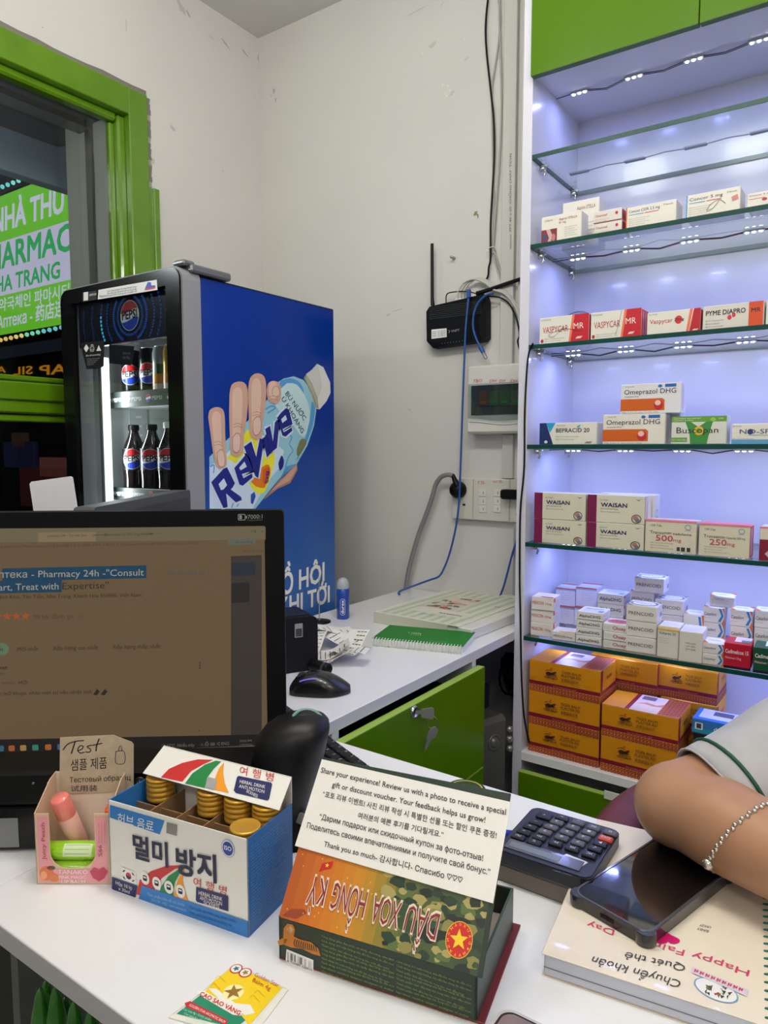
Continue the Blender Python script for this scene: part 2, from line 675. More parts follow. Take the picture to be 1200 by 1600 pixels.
wpart('frame_head', (WX - 0.03, OY0 - 0.03, 2.172), (WX + 0.016, 1.368, 2.249), PAINTG)
wpart('frame_jamb', (WX - 0.03, OY0 - 0.03, OZ0), (WX + 0.016, OY0 + 0.04, 2.172), PAINTG)
wpart('frame_sill', (WX - 0.03, OY0 + 0.04, OZ0 - 0.04), (WX + 0.03, 1.368, OZ0 + 0.05), PAINTG)
wpart('cover_strip', (WX, 1.43, OZ0), (WX + 0.012, 1.452, 1.985), PAINTG)
wpart('cover_strip', (WX, 1.446, OZ0), (WX + 0.02, 1.466, 1.985), PAINTG)
wpart('glazing_bead', (WX - 0.05, 1.345, OZ0 + 0.05), (WX - 0.008, 1.372, 2.172), PAINTG, 0.006)
wpart('glazing_bead', (WX - 0.05, 1.330, OZ0 + 0.05), (WX - 0.028, 1.347, 2.15), PAINTG, 0.004)
wpart('glazing_bead', (WX - 0.05, OY0 + 0.04, 2.15), (WX - 0.012, 1.345, 2.176), PAINTG, 0.006)
wpart('mid_rail', (WX - 0.05, OY0 + 0.04, 1.292), (WX - 0.004, 1.345, 1.375), PAINTG, 0.004)
wpart('mid_rail_bead', (WX - 0.05, OY0 + 0.04, 1.378), (WX - 0.012, 1.345, 1.392), PAINTG, 0.003)
wpart('mid_rail_bead', (WX - 0.05, OY0 + 0.04, 1.326), (WX + 0.002, 1.345, 1.329), mat((52, 80, 10), 0.4), 0)
wpart('mid_rail_bead', (WX - 0.05, OY0 + 0.04, 1.270), (WX - 0.016, 1.345, 1.288), PAINTG, 0.003)
wpart('pane', (WX - 0.042, OY0 + 0.04, 1.392), (WX - 0.037, 1.335, 2.155), PANE, 0)
wpart('pane', (WX - 0.042, OY0 + 0.04, OZ0 + 0.05), (WX - 0.037, 1.335, 1.27), PANE, 0)
b = MB()   # crumbling plaster edge round the frame
PL = mat((128, 124, 116), 0.9)
fe = Frame((WX + 0.001, 0, 0), (0, 1, 0), (0, 0, 1)); fe.n = Vector((1, 0, 0))
pts = []
for i in range(40):
    y = OY0 + (1.44 - OY0) * i / 39
    pts.append((y, 2.249 + 0.014 + 0.008 * random.random()))
for i in range(39):
    b.poly(fe, [(pts[i][0], 2.246), (pts[i + 1][0], 2.246), pts[i + 1], pts[i]], PL, 0.0015)
for i in range(16):
    z0, z1 = 1.99 + i * 0.0162, 1.99 + (i + 1) * 0.0162
    b.poly(fe, [(1.43, z0), (1.449 + 0.006 * random.random(), z0), (1.449 + 0.006 * random.random(), z1), (1.43, z1)], PL if i % 4 else mat((168, 163, 154), 0.9), 0.0015)
part(b, 'plaster_edge', w1)
# outer reveal, shutter channel and lintel beyond the glass
REV = mat((150, 148, 138), 0.7); DRK = mat((62, 63, 64), 0.6); BEAM = mat((150, 166, 182), 0.7)
b = MB()
b.box((-2.0, 1.338, 0.0), (-1.931, 1.42, 2.3), REV)
b.box((-2.034, 1.352, 0.0), (-2.0, 1.42, 2.3), DRK)
b.box((-2.135, 1.332, 0.0), (-2.034, 1.42, 2.3), REV)
struct(b, 'trim_1')
b = MB()
b.box((-2.0, OY0, 2.168), (-1.931, 1.338, 2.3), DRK)
b.box((-2.06, OY0, 2.15), (-2.0, 1.352, 2.3), mat((84, 86, 88), 0.5))
b.box((-2.30, -1.0, 2.19), (-2.06, 1.40, 2.4), DRK)
struct(b, 'trim_2')
sh = solo(MB().box((-2.345, -1.4, 2.062), (-2.295, 2.6, 2.45), BEAM, 0.002), 'canopy_beam', 'pale blue grey beam of the shop canopy outside the window', 'beam')

# ------------------------------------------------------------------ outside: street, sign, light strings
struct(MB().box((-9, -5, -0.25), (WX - 0.14, 7, -0.2), mat((40, 40, 42), 0.8)), 'ground')
sg = thing('shop_sign', 'lit green and white pharmacy sign board seen through the window', 'sign', (-3.8, 1.9, 1.7))
SY = 1.9
sf = Frame((0, SY, 0), (1, 0, 0), (0, 0, 1)); sf.n = Vector((0, -1, 0))
SGRN = mat((122, 216, 52), 0.5, emit=1.0, name='sign_green'); SWH = mat((222, 214, 248), 0.5, emit=1.0, name='sign_white'); SLET = mat((54, 186, 104), 0.5, emit=1.0, name='sign_letter_green')
SWL = mat((226, 226, 250), 0.5, emit=1.05, name='sign_letter_white')
part(MB().box((-4.9, SY, 1.735), (-2.95, SY + 0.12, 2.44), BLKM, 0.004), 'casing', sg)
a0 = sf.px(0, 314)[1]; zt = 2.425
zb = sf.px(0, 524)[1]; z1 = sf.px(0, 379)[1]; z2 = sf.px(0, 463)[1]
X0, X1 = -4.88, -2.97
b = MB()
b.poly(sf, [(X0, zb), (X1, zb), (X1, z2), (X0, z2)], SGRN, 0.002)
b.poly(sf, [(X0, z2), (X1, z2), (X1, z1), (X0, z1)], SWH, 0.002)
b.poly(sf, [(X0, z1), (X1, z1), (X1, zt), (X0, zt)], SGRN, 0.002)
part(b, 'light_face', sg)
b = MB()
b.ptext(sf, 'NHÀ THU', (-9, 365), (101, 331), (-9, 328), SWL, 0.004, 0.035)
b.ptext(sf, 'PHARMACY', (-29, 428), (136, 384), (-29, 390), SLET, 0.004, 0.03)
b.ptext(sf, 'NHA TRANG', (-19, 461), (95, 434), (-19, 437), SLET, 0.004, 0.03)
b.ptext(sf, '약국체인 파마시티', (0, 486), (109, 463), (0, 467), SWL, 0.004, 0.015, cap=0.84)
b.ptext(sf, 'Аптека - 药店连锁', (-3, 514), (118, 488), (-3, 495), SWL, 0.004, 0.02)
part(b, 'lettering', sg)


def bulb_string(pA, pB, n, cols, label, y):
    fr = Frame((0, y, 0), (1, 0, 0), (0, 0, 1)); fr.n = Vector((0, -1, 0))
    A, B = Vector(fr.px(*pA)), Vector(fr.px(*pB))
    t = thing('light_string', label, 'lights', (A.x, y, A.y), 0, 'coloured light strings on the sign')
    part(MB().tube([fr.p(*A, -0.006), fr.p(*B, -0.006)], 0.004, BLKM, 6), 'cable', t)
    for i in range(n):
        q = A + (B - A) * ((i + 0.5) / n)
        c = cols[int(i * len(cols) / n)]
        f2 = Frame(fr.p(*q), (1, 0, 0), (0, 0, 1)); f2.n = Vector((0, -1, 0))
        bb = MB().lathe(f2, [(0.009, 0), (0.0105, 0.006), (0.008, 0.012), (0.003, 0.015), (0.0, 0.0155)], mat(c, 0.3, emit=1.3), 8)
        part(bb, 'bulb', t)


bulb_string((-30, 306), (62, 271), 11, [(120, 190, 250), (120, 230, 230), (150, 245, 240), (235, 255, 245)], 'blue and white bulb string along the top of the sign', SY - 0.03)
bulb_string((-24, 537), (112, 509), 16, [(255, 60, 40), (255, 210, 120), (255, 230, 140), (140, 240, 200), (120, 220, 220), (140, 200, 250)], 'red to blue bulb string along the bottom of the sign', SY - 0.03)
# shop front across the street with mirrored orange letters
t = thing('street_shop_front', 'dark shop front across the street with orange letters', 'building', (-4.3, 2.2, -0.2))
part(MB().box((-6.5, 2.2, -0.2), (-2.4, 2.4, 1.72), mat((40, 34, 32), 0.6), 0.01), 'facade', t)
of = Frame((0, 2.2, 0), (1, 0, 0), (0, 0, 1)); of.n = Vector((0, -1, 0))
OR = mat((214, 140, 20), 0.5, emit=0.8)
b = MB()
for s, x0, x1, yb_, yt_ in (('AP', 62, 106, 586, 568), ('SIL', 22, 52, 586, 571), ('A', -4, 10, 584, 571)):
    b.ptext(of, s, (x1, yb_ - 2), (x0, yb_), (x1, yt_), OR, 0.004, 0.02)
part(b, 'lettering', t)
for x0, x1, y0, y1, c in ((26, 46, 676, 700, (70, 46, 36)), (14, 60, 690, 730, (28, 30, 62)), (70, 112, 715, 745, (120, 70, 62)), (40, 118, 730, 790, (64, 26, 26))):
    A, B = of.px(x0, y1), of.px(x1, y0)
    part(MB().box((A[0], 2.17, A[1]), (B[0], 2.199, B[1]), mat(c, 0.4, emit=0.4), 0.004), 'glow_panel', t)  # dim glowing panels on the facade, below the letters

t = thing('added_bulb_lamp', 'round white bulb lamp added outside the window for its light', 'lamp', (-2.0, 0.5, 1.94))  # added lamp, brightens the outer reveal and the canopy beam
part(MB().lathe(Frame((-2.0, 0.5, 1.90), (1, 0, 0), (0, 1, 0)), [(0, 0), (0.02, 0.006), (0.032, 0.03), (0.028, 0.05), (0.016, 0.07)], mat((230, 240, 255), 0.4, emit=5.0), 16), 'bulb', t)
part(MB().tube([V(-2.0, 0.5, 1.965), V(-2.0, 0.5, 2.168)], 0.008, GREYP, 8), 'holder', t)
ld = bpy.data.lights.new('added_bulb_light', 'POINT')
ld.shadow_soft_size = 0.04; ld.energy = 15.0; ld.color = (0.88, 0.95, 1.0)
lo = bpy.data.objects.new('added_bulb_light', ld); lo.location = (-2.0, 0.5, 1.86); COL.objects.link(lo)

# ------------------------------------------------------------------ ceiling lamps (their light sits at the top of the script)
for i, ((lx, ly), pw) in enumerate(LAMPS):
    nm = ['nearest the window', 'towards the right wall', 'at the back of the shop'][i]
    t = thing('tube_lamp', 'white hanging tube lamp ' + nm, 'lamp', (lx, ly, LAMP_Z), 0, 'hanging tube lamps')
    part(MB().box((lx - 0.6, ly - 0.03, LAMP_Z), (lx + 0.6, ly + 0.03, LAMP_Z + 0.05), WPL, 0.006), 'housing', t)
    part(MB().tube([V(lx - 0.58, ly, LAMP_Z - 0.014), V(lx + 0.58, ly, LAMP_Z - 0.014)], 0.013, mat((255, 248, 236), 0.5, emit=6.0), 10), 'tube', t)
    for k in (-0.5, 0.5):
        part(MB().tube([V(lx + k, ly, LAMP_Z + 0.05), V(lx + k, ly, CEIL_Z)], 0.003, STEEL, 6), 'hanger', t)

# ================================================================== counter
CZ = 0.75
SEAM = -0.73
t = thing('worktop', 'white laminate counter top running under the monitor to the wall', 'counter', (-0.985, 1.1, 0))
part(MB().box((-1.245, 0.318, CZ - 0.022), (SEAM - 0.0004, WY - 0.004, CZ), LAM, 0.0008), 'top_board', t)
part(MB().box((SEAM - 0.0004, 0.836, CZ - 0.0215), (SEAM + 0.0006, 1.60, CZ - 0.0006), LAME), 'edge_band', t)
part(MB().box((-1.235, 1.84, 0), (-1.217, WY - 0.006, CZ - 0.022), LAM), 'leg_panel', t)
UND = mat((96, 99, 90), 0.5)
part(MB().box((-1.235, 0.345, 0), (-1.217, 0.80, CZ - 0.022), UND), 'leg_panel', t)
part(MB().box((-0.94, 0.46, 0.1), (-0.922, 0.80, CZ - 0.022), UND), 'side_panel', t)
part(MB().box((-0.922, 0.345, 0.30), (SEAM, 0.60, 0.318), UND), 'shelf_board', t)
t = thing('front_counter', 'white laminate front counter top in the foreground', 'counter', (0.1, 0.575, 0))
part(MB().box((SEAM + 0.0006, 0.318, CZ - 0.022), (1.0, 0.835, CZ), LAM, 0.0008), 'top_board', t)
part(MB().box((SEAM + 0.0006, 0.3172, CZ - 0.0205), (1.0, 0.318, CZ - 0.0012), mat((176, 174, 178), 0.4)), 'edge_band', t)
part(MB().box((-0.52, 0.60, 0), (1.0, 0.618, CZ - 0.022), UND), 'back_panel', t)
part(MB().box((0.98, 0.345, 0), (0.998, 0.618, CZ - 0.022), UND), 'side_panel', t)
part(MB().box((SEAM + 0.002, 0.345, 0.30), (0.98, 0.60, 0.318), UND), 'shelf_board', t)

# drawer unit under the rear counter
du = thing('drawer_unit', 'white drawer unit with green lacquered front under the rear counter', 'drawer unit', (-0.98, 1.16, 0))
DX = -0.710
part(MB().box((-1.20, 0.90, 0.08), (-0.735, 0.918, CZ - 0.024), LAM), 'side_panel', du)
part(MB().box((-1.20, 1.395, 0.0), (-0.735, 1.413, CZ - 0.024), LAM), 'side_panel', du)
part(MB().box((-1.20, 0.918, 0.08), (-1.182, 1.395, CZ - 0.024), LAM), 'back_panel', du)
ff = Frame((DX, 0, 0), (0, 1, 0), (0, 0, 1))
for zlo, zhi in ((0.487, 0.714), (0.28, 0.482), (0.085, 0.275)):
    d = part(MB().box((DX - 0.018, 0.895, zlo), (DX, 1.409, zhi), GREEN, 0.0008), 'drawer_front', du)
    part(MB().box((DX - 0.0176, 0.896, zhi), (DX - 0.0006, 1.408, zhi + 0.0008), GREENE), 'edge_band', d)
    part(MB().box((-1.17, 0.925, zlo + 0.02), (DX - 0.02, 1.388, zhi - 0.05), BLKM), 'drawer_box', du)
    if zlo > 0.4:
        a, c = ff.px(647, 1112)
        lf = Frame(ff.p(a, c), (0, 1, 0), (0, 0, 1))
        lk = MB().lathe(lf, [(0.0125, 0), (0.0125, 0.002), (0.0105, 0.0045), (0.0095, 0.005), (0.009, 0.0035), (0.0, 0.0035)], CHROME, 20)
        part(lk, 'lock', d, 'round chrome lock')
LOCKP = ff.p(*ff.px(647, 1112), 0.0045)
kt = thing('key_ring', 'two small steel keys hanging on a ring from the drawer lock', 'keys', LOCKP)
kf = Frame(LOCKP + V(0.002, 0, 0), (1, 0, 0), (0, 0, 1))       # the key in the lock stands out from the drawer
kf = Frame(LOCKP, (0.82, 0.57, 0), (0, 0, 1))
kb = MB().prism(kf, [(0.0, -0.0035), (0.010, -0.0035), (0.010, -0.010), (0.030, -0.014), (0.034, -0.010), (0.034, 0.006), (0.030, 0.009), (0.010, 0.006), (0.010, 0.003), (0.0, 0.003)], -0.0009, 0.0009, STEEL)
part(kb, 'key', kt)
rc = kf.p(0.0305, -0.020)
part(MB().tube([rc + Vector((0.82, 0.57, 0)) * (0.0095 * math.cos(i * math.pi / 8)) + Z * (0.0125 * math.sin(i * math.pi / 8)) for i in range(16)], 0.0009, CHROME, 6, closed=True), 'ring', kt)
kf2 = Frame(rc - Z * 0.0105 + V(0.003, 0, 0), (0.55, 0.83, 0.1), (0.25, 0.1, 1))
kb = MB().prism(kf2, [(-0.003, 0.002), (0.004, 0.002), (0.012, -0.006), (0.010, -0.020), (0.002, -0.025), (0.0015, -0.030), (-0.001, -0.032), (0.0005, -0.036), (-0.002, -0.040), (-0.004, -0.047), (-0.0065, -0.040), (-0.006, -0.024), (-0.009, -0.016), (-0.008, -0.005)], -0.0009, 0.0009, STEEL)
part(kb, 'key', kt)

# ================================================================== display cabinet
CX0, CX1, CY0, CYB = -0.706, 1.02, 1.605, 1.902
cab = thing('display_cabinet', 'tall white medicine cabinet with glass shelves and green lacquered doors', 'cabinet', (0.15, 1.76, 0))
part(MB().box((SEAM, CY0, 0), (CX0, WY - 0.003, CEIL_Z - 0.002), LAMC, 0.0008), 'side_panel', cab)
part(MB().box((CX1, CY0, 0), (CX1 + 0.022, WY - 0.003, CEIL_Z - 0.002), LAMC, 0.0008), 'side_panel', cab)
part(MB().box((CX0, CYB, 0), (CX1, WY - 0.004, CEIL_Z - 0.002), LAMC), 'back_panel', cab)
part(MB().box((CX0, CY0 + 0.004, 2.048), (CX1, CYB, 2.066), LAMC), 'top_board', cab)
part(MB().box((CX0, CY0 - 0.001, 0.428), (CX1, CYB, 0.450), LAM, 0.001), 'bottom_board', cab)
part(MB().box((CX0, CY0 + 0.02, 0.06), (CX1, CYB, 0.076), LAM), 'base_board', cab)
xs = [CX0 + 0.001, -0.348, 0.008, 0.364, 0.72, CX1 - 0.001]
for i in range(5):
    d = part(MB().box((xs[i] + 0.001, CY0 - 0.019, 2.038), (xs[i + 1] - 0.001, CY0 - 0.001, CEIL_Z - 0.004), GREEN, 0.0008), 'cabinet_door', cab)
    part(MB().box((xs[i] + 0.0015, CY0 - 0.0185, 2.0374), (xs[i + 1] - 0.0015, CY0 - 0.0015, 2.0382), mat((58, 96, 22), 0.4)), 'edge_band', d)
dx = [CX0 + 0.001, -0.02, 0.50, CX1 - 0.001]
for i in range(3):
    for zlo, zhi in ((0.245, 0.406), (0.075, 0.24)):
        d = part(MB().box((dx[i] + 0.001, CY0 - 0.020, zlo), (dx[i + 1] - 0.001, CY0 - 0.002, zhi), GREEN, 0.0008), 'drawer_front', cab)
        part(MB().box((dx[i] + 0.0015, CY0 - 0.0195, zhi), (dx[i + 1] - 0.0015, CY0 - 0.0025, zhi + 0.0008), GREENE), 'edge_band', d)
        if i == 0 and zhi > 0.3:
            lf = Frame((0, CY0 - 0.020, 0), (1, 0, 0), (0, 0, 1)); lf.n = Vector((0, -1, 0))
            A = lf.px(944, 1247); B = lf.px(944, 1234)
            lb = MB().box((A[0], CY0 - 0.0222, A[1]), (A[0] + 0.16, CY0 - 0.020, B[1]), WPL, 0.0006)
            lp = part(lb, 'label_strip', d)
            x = MB().ptext(lf, 'TIÊU HÓA', (986, 1255), (1048, 1270), (986, 1244.5), INK, 0.003)
            part(x, 'lettering', lp)
SH = [1.868, 1.667, 1.437, 1.203, 0.968, 0.737]      # glass shelves, middle of the edge
STOP = [z + 0.005 for z in SH]
STRIP = mat((176, 178, 190), 0.5)
DIODE = mat((250, 250, 255), 0.3, emit=14.0, name='white_diode')
for i, z in enumerate(SH):
    s = part(MB().box((CX0 + 0.002, CY0 + 0.0012, z - 0.005), (CX1 - 0.002, CYB - 0.004, z + 0.005), GLASS), 'glass_shelf', cab)
    part(MB().box((CX0 + 0.002, CY0, z - 0.005), (CX1 - 0.002, CY0 + 0.0012, z + 0.005), GEDGE, 0.0005), 'polished_edge', s)
    part(MB().box((CX0 + 0.0012, CY0, z - 0.005), (CX0 + 0.002, CYB - 0.004, z + 0.005), GEDGE), 'polished_edge', s)
    part(MB().box((CX0 + 0.002, CYB - 0.004, z - 0.005), (CX1 - 0.002, CYB - 0.003, z + 0.005), mat((190, 214, 212), 0.2)), 'polished_edge', s)
    for x, sx in ((CX0, 1), (CX1, -1)):
        for y in (CY0 + 0.05, CYB - 0.045):
            c = MB()
            f = Frame((x, y, z - 0.0125), (0, 1, 0), (0, 0, 1)); f.n = Vector((sx, 0, 0))
            c.lathe(f, [(0.006, 0), (0.006, 0.012), (0.004, 0.014), (0.0, 0.014)], CHROME, 10)
            c.tube([f.p(0, 0, 0.011), f.p(0, -0.008, 0.013), f.p(0, -0.016, 0.010)], 0.003, CHROME, 6)
            c.box((x, y - 0.004, z - 0.009), (x + sx * 0.02, y + 0.004, z - 0.005), CHROME)
            part(c, 'shelf_clip', cab)
LED_ROWS = [(2.048, True), (SH[1] - 0.005, True), (SH[2] - 0.005, True), (SH[3] - 0.005, True), (SH[4] - 0.005, True), (SH[5] - 0.005, True)]
LEDY = 1.736
WIRE = mat((60, 58, 66), 0.5)
n_led = 11
for zi, (z, lit) in enumerate(LED_ROWS):
    wire = []
    first = -0.645 + (0.006 if zi % 2 else 0)
    for k in range(n_led):
        x = first + k * 0.128
        m = part(MB().box((x - 0.021, LEDY - 0.006, z - 0.0045), (x + 0.021, LEDY + 0.006, z), STRIP, 0.001), 'led_module', cab)
        for q in (-0.0135, 0, 0.0135):
            f = Frame((x + q, LEDY, z - 0.0045), (1, 0, 0), (0, -1, 0))
            part(MB().lathe(f, [(0.0042, 0), (0.0036, 0.0016), (0.0, 0.0024)], DIODE, 8), 'diode', m)
        wire += [V(x - 0.02, LEDY, z - 0.002), V(x + 0.02, LEDY, z - 0.002), V(x + 0.064, LEDY + random.uniform(-.006, .006), z - 0.004 - random.random() * 0.006)]
    part(MB().tube([V(CX0 + 0.004, LEDY, z - 0.003)] + wire, 0.0011, WIRE, 4), 'led_wire', cab)
    part(MB().tube([p + V(0, 0.004, -0.001) for p in wire], 0.0009, mat((150, 60, 60), 0.5) if zi % 2 else WIRE, 4), 'led_wire', cab)
    for k in range(n_led):
        ld = bpy.data.lights.new('led_module_light', 'AREA')
        ld.shape = 'RECTANGLE'
        ld.size, ld.size_y = 0.034, 0.006
        ld.energy = LED_POWER
        ld.color = LED_COLOR
        lo = bpy.data.objects.new('led_module_light', ld)
        lo.location = (first + k * 0.128, LEDY, z - 0.0075)
        COL.objects.link(lo)
# the unlit modules lying on the top shelf
z = SH[0] + 0.005
wire = []
for k in range(n_led):
    x = -0.655 + k * 0.134
    part(MB().box((x - 0.024, 1.768, z), (x + 0.024, 1.782, z + 0.004), mat((128, 130, 150), 0.5), 0.001), 'led_module', cab)
    wire += [V(x - 0.024, 1.775, z + 0.002), V(x + 0.024, 1.775, z + 0.002), V(x + 0.067, 1.776, z + 0.005)]
part(MB().tube(wire, 0.0013, WIRE, 4), 'led_wire', cab)
# black lead of the lights running down the cabinet's front edge
cf = CY0 - 0.003
pts = [(833, 536), (825, 560), (820, 640), (819, 730), (813, 800), (812, 900), (813, 960), (815, 1060), (819, 1120), (827, 1160)]
path = smooth_path([P(u, t, y=cf) for u, t in pts], 5)
lead = MB().tube(path, 0.0022, BLK, 6)
solo(lead, 'led_lead', 'thin black lead running down the front edge of the cabinet', 'cable')

# ================================================================== drinks fridge
FX0, FX1, FY0, FY1, FZ = -1.765, -1.290, 1.117, 1.600, 1.587
DY0, DY1 = 1.062, 1.114            # door front and back
LINER = mat((224, 228, 228), 0.35, name='fridge_liner')
PRED = mat((206, 36, 40), 0.35); PBLU = mat((36, 66, 190), 0.35); PBLK = mat((12, 12, 16), 0.35); PWHT = mat((240, 240, 240), 0.35)


def pepsi(mb, fr, cx, cy, r, h=0.0005, wrap=None, txt=True, k=1.0):
    """round red, white and blue emblem with its name in black"""
    q = wrap or (lambda a, c, hh: fr.p(a, c, hh))

    def poly(pts, m, hh):
        mb.add([q(a, c, hh) for a, c in pts], [tuple(range(len(pts)))], m)
    def band(r_, f_lo, f_hi, m, hh, n=14):
        vs_, fs_ = [], []
        for i in range(n + 1):
            x = -r_ * math.cos(math.pi * i / n)
            ch = math.sqrt(max(0.0, r_ * r_ - x * x))
            lo_, hi_ = max(-ch, min(ch, f_lo(x))), max(-ch, min(ch, f_hi(x)))
            vs_ += [q(cx + x * k, cy + lo_, hh), q(cx + x * k, cy + hi_, hh)]
        fs_ = [(2 * i, 2 * i + 2, 2 * i + 3, 2 * i + 1) for i in range(n)]
        mb.add(vs_, fs_, m)
    band(r * 1.10, lambda x: -9, lambda x: 9, PBLK, h)
    band(r * 1.04, lambda x: -9, lambda x: 9, PWHT, h * 1.6)
    band(r, lambda x: 0.30 * r + 0.13 * r * math.sin(x / r * 2.2), lambda x: 9, PRED, h * 2.2)
    band(r, lambda x: -9, lambda x: -0.30 * r + 0.13 * r * math.sin(x / r * 2.2), PBLU, h * 2.2)
    if txt:
        vs, fs, x0, x1 = glyphs('PEPSI', 0.035)
        sc = 1.72 * r / (x1 - x0)
        mb.add([q(cx + ((x - x0) * sc - 0.86 * r) * k, cy - 0.22 * r + y * sc * 1.05, h * 3) for x, y in vs], fs, INK)


fr_t = thing('drinks_fridge', 'tall drinks fridge with glass door and blue printed side panel', 'fridge', (-1.53, 1.33, 0))
part(MB().box((FX0, FY0, 0.05), (FX0 + 0.03, FY1, FZ), BLKM, 0.002), 'side_wall', fr_t)
part(MB().box((FX0 + 0.03, FY1 - 0.03, 0.05), (FX1 - 0.03, FY1, FZ), BLKM, 0.002), 'back_wall', fr_t)
part(MB().box((FX0 + 0.03, FY0, FZ - 0.035), (FX1 - 0.03, FY1 - 0.03, FZ), BLKM, 0.002), 'roof_panel', fr_t)
part(MB().box((FX0 + 0.03, FY0, 0.05), (FX1 - 0.03, FY1 - 0.03, 0.30), BLKM, 0.002), 'base_panel', fr_t)
for x in (FX0 + 0.05, FX1 - 0.05):
    for y in (FY0 + 0.05, FY1 - 0.05):
        part(MB().lathe(Frame((x, y, 0), (1, 0, 0), (0, 1, 0)), [(0.018, 0), (0.018, 0.02), (0.010, 0.022), (0.010, 0.05)], BLK, 10), 'foot', fr_t)
lx0, lx1, ly1 = FX0 + 0.032, FX1 - 0.032, FY1 - 0.032
b = MB()
b.box((lx0 - 0.002, FY0, 0.30), (lx0, ly1, FZ - 0.036), LINER)
b.box((lx1, FY0, 0.30), (lx1 + 0.002, ly1, FZ - 0.036), LINER)
b.box((lx0, ly1, 0.30), (lx1, ly1 + 0.002, FZ - 0.036), LINER)
b.box((lx0, FY0, FZ - 0.038), (lx1, ly1, FZ - 0.036), LINER)
b.box((lx0, FY0, 0.30), (lx1, ly1, 0.302), LINER)
part(b, 'liner', fr_t)
# printed right side
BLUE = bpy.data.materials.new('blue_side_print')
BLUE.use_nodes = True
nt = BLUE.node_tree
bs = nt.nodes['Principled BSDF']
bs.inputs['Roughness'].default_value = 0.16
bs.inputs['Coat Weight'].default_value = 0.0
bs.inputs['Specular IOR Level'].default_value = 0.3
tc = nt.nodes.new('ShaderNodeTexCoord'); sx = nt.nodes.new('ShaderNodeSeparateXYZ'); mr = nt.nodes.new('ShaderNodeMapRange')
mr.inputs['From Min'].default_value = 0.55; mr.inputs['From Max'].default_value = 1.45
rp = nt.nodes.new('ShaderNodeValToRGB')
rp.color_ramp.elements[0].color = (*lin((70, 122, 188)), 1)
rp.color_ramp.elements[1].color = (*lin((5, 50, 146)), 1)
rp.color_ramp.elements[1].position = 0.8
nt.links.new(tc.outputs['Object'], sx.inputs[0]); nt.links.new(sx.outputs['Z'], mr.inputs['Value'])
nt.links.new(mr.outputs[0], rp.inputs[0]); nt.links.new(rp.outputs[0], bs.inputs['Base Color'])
side = part(MB().box((FX1 - 0.03, FY0, 0.05), (FX1, FY1, FZ), BLK, 0.002), 'side_wall', fr_t)
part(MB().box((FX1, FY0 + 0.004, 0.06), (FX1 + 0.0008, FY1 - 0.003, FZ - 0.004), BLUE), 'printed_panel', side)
pf = Frame((FX1 + 0.0009, 0, 0), (0, 1, 0), (0, 0, 1))


def c7(x, y):
    return (310 + x / 3.904, 550 + y / 3.904)


def art(mb, pts, m, h, sm=0):
    q = pf.pxs([c7(*p) for p in pts])
    if sm:
        qq = [Vector((a, c, 0)) for a, c in q]
        q = [(v.x, v.y) for v in smooth_path(qq + [qq[0]], sm)[:-1]]
    mb.poly(pf, q, m, h)


SK = mat((205, 163, 142), 0.3); SKD = mat((176, 124, 104), 0.3); SKL = mat((222, 188, 168), 0.3); NAIL = mat((226, 196, 180), 0.25)
AQ = mat((150, 200, 216), 0.25); AQL = mat((196, 224, 228), 0.25); AQD = mat((84, 156, 214), 0.25); CAPW = mat((206, 206, 204), 0.3)
NVY = mat((28, 36, 128), 0.3); YEL = mat((232, 226, 50), 0.3); ORG = mat((226, 122, 30), 0.3); PLW = mat((204, 220, 236), 0.3)
b = MB()   # thumb side of the hand behind the bottle
art(b, [(600, 680), (604, 720), (560, 800), (480, 836), (400, 900), (420, 850), (520, 760)], SKD, 0.0002)
art(b, [(600, 684), (598, 714), (556, 786), (486, 822), (440, 850), (530, 760)], SK, 0.0003)
part(b, 'printed_thumb', side)
b = MB()
art(b, [(66, 640), (160, 548), (300, 420), (420, 290), (450, 205), (520, 162), (580, 148), (640, 170), (690, 240), (722, 330), (705, 450), (664, 570), (600, 682), (520, 750), (346, 956), (68, 956)], AQ, 0.0004)
art(b, [(500, 175), (560, 160), (620, 190), (640, 260), (560, 300), (480, 260)], AQD, 0.0005, 3)
art(b, [(540, 190), (600, 200), (660, 290), (680, 400), (640, 520), (560, 420), (470, 330), (480, 250)], AQL, 0.0006, 3)
art(b, [(690, 300), (712, 340), (690, 470), (640, 590), (590, 670), (640, 560), (675, 430)], AQD, 0.0006, 2)
art(b, [(66, 700), (150, 640), (230, 560), (330, 480), (420, 520), (520, 600), (500, 700), (420, 790), (330, 956), (68, 956)], PLW, 0.0006)
art(b, [(170, 650), (240, 570), (300, 470), (340, 520), (460, 600), (450, 720), (400, 860), (330, 840), (250, 700)], YEL, 0.0007, 2)
art(b, [(320, 790), (390, 700), (430, 690), (436, 740), (410, 810), (400, 830), (350, 820)], ORG, 0.0008, 2)
art(b, [(392, 720), (430, 700), (436, 745), (412, 808), (390, 790)], mat((214, 92, 26), 0.3), 0.0009, 2)
art(b, [(486, 680), (505, 630), (520, 660), (515, 700), (495, 725)], NVY, 0.0008, 2)
art(b, [(600, 590), (618, 540), (640, 528), (660, 548), (640, 590), (610, 636), (598, 620)], mat((120, 124, 90), 0.3), 0.0009, 2)
art(b, [(318, 870), (340, 852), (348, 880), (330, 930), (318, 920)], mat((40, 80, 170), 0.3), 0.0009)
art(b, [(346, 956), (430, 860), (505, 760), (530, 700), (560, 690), (600, 682), (520, 752)], AQD, 0.0007)
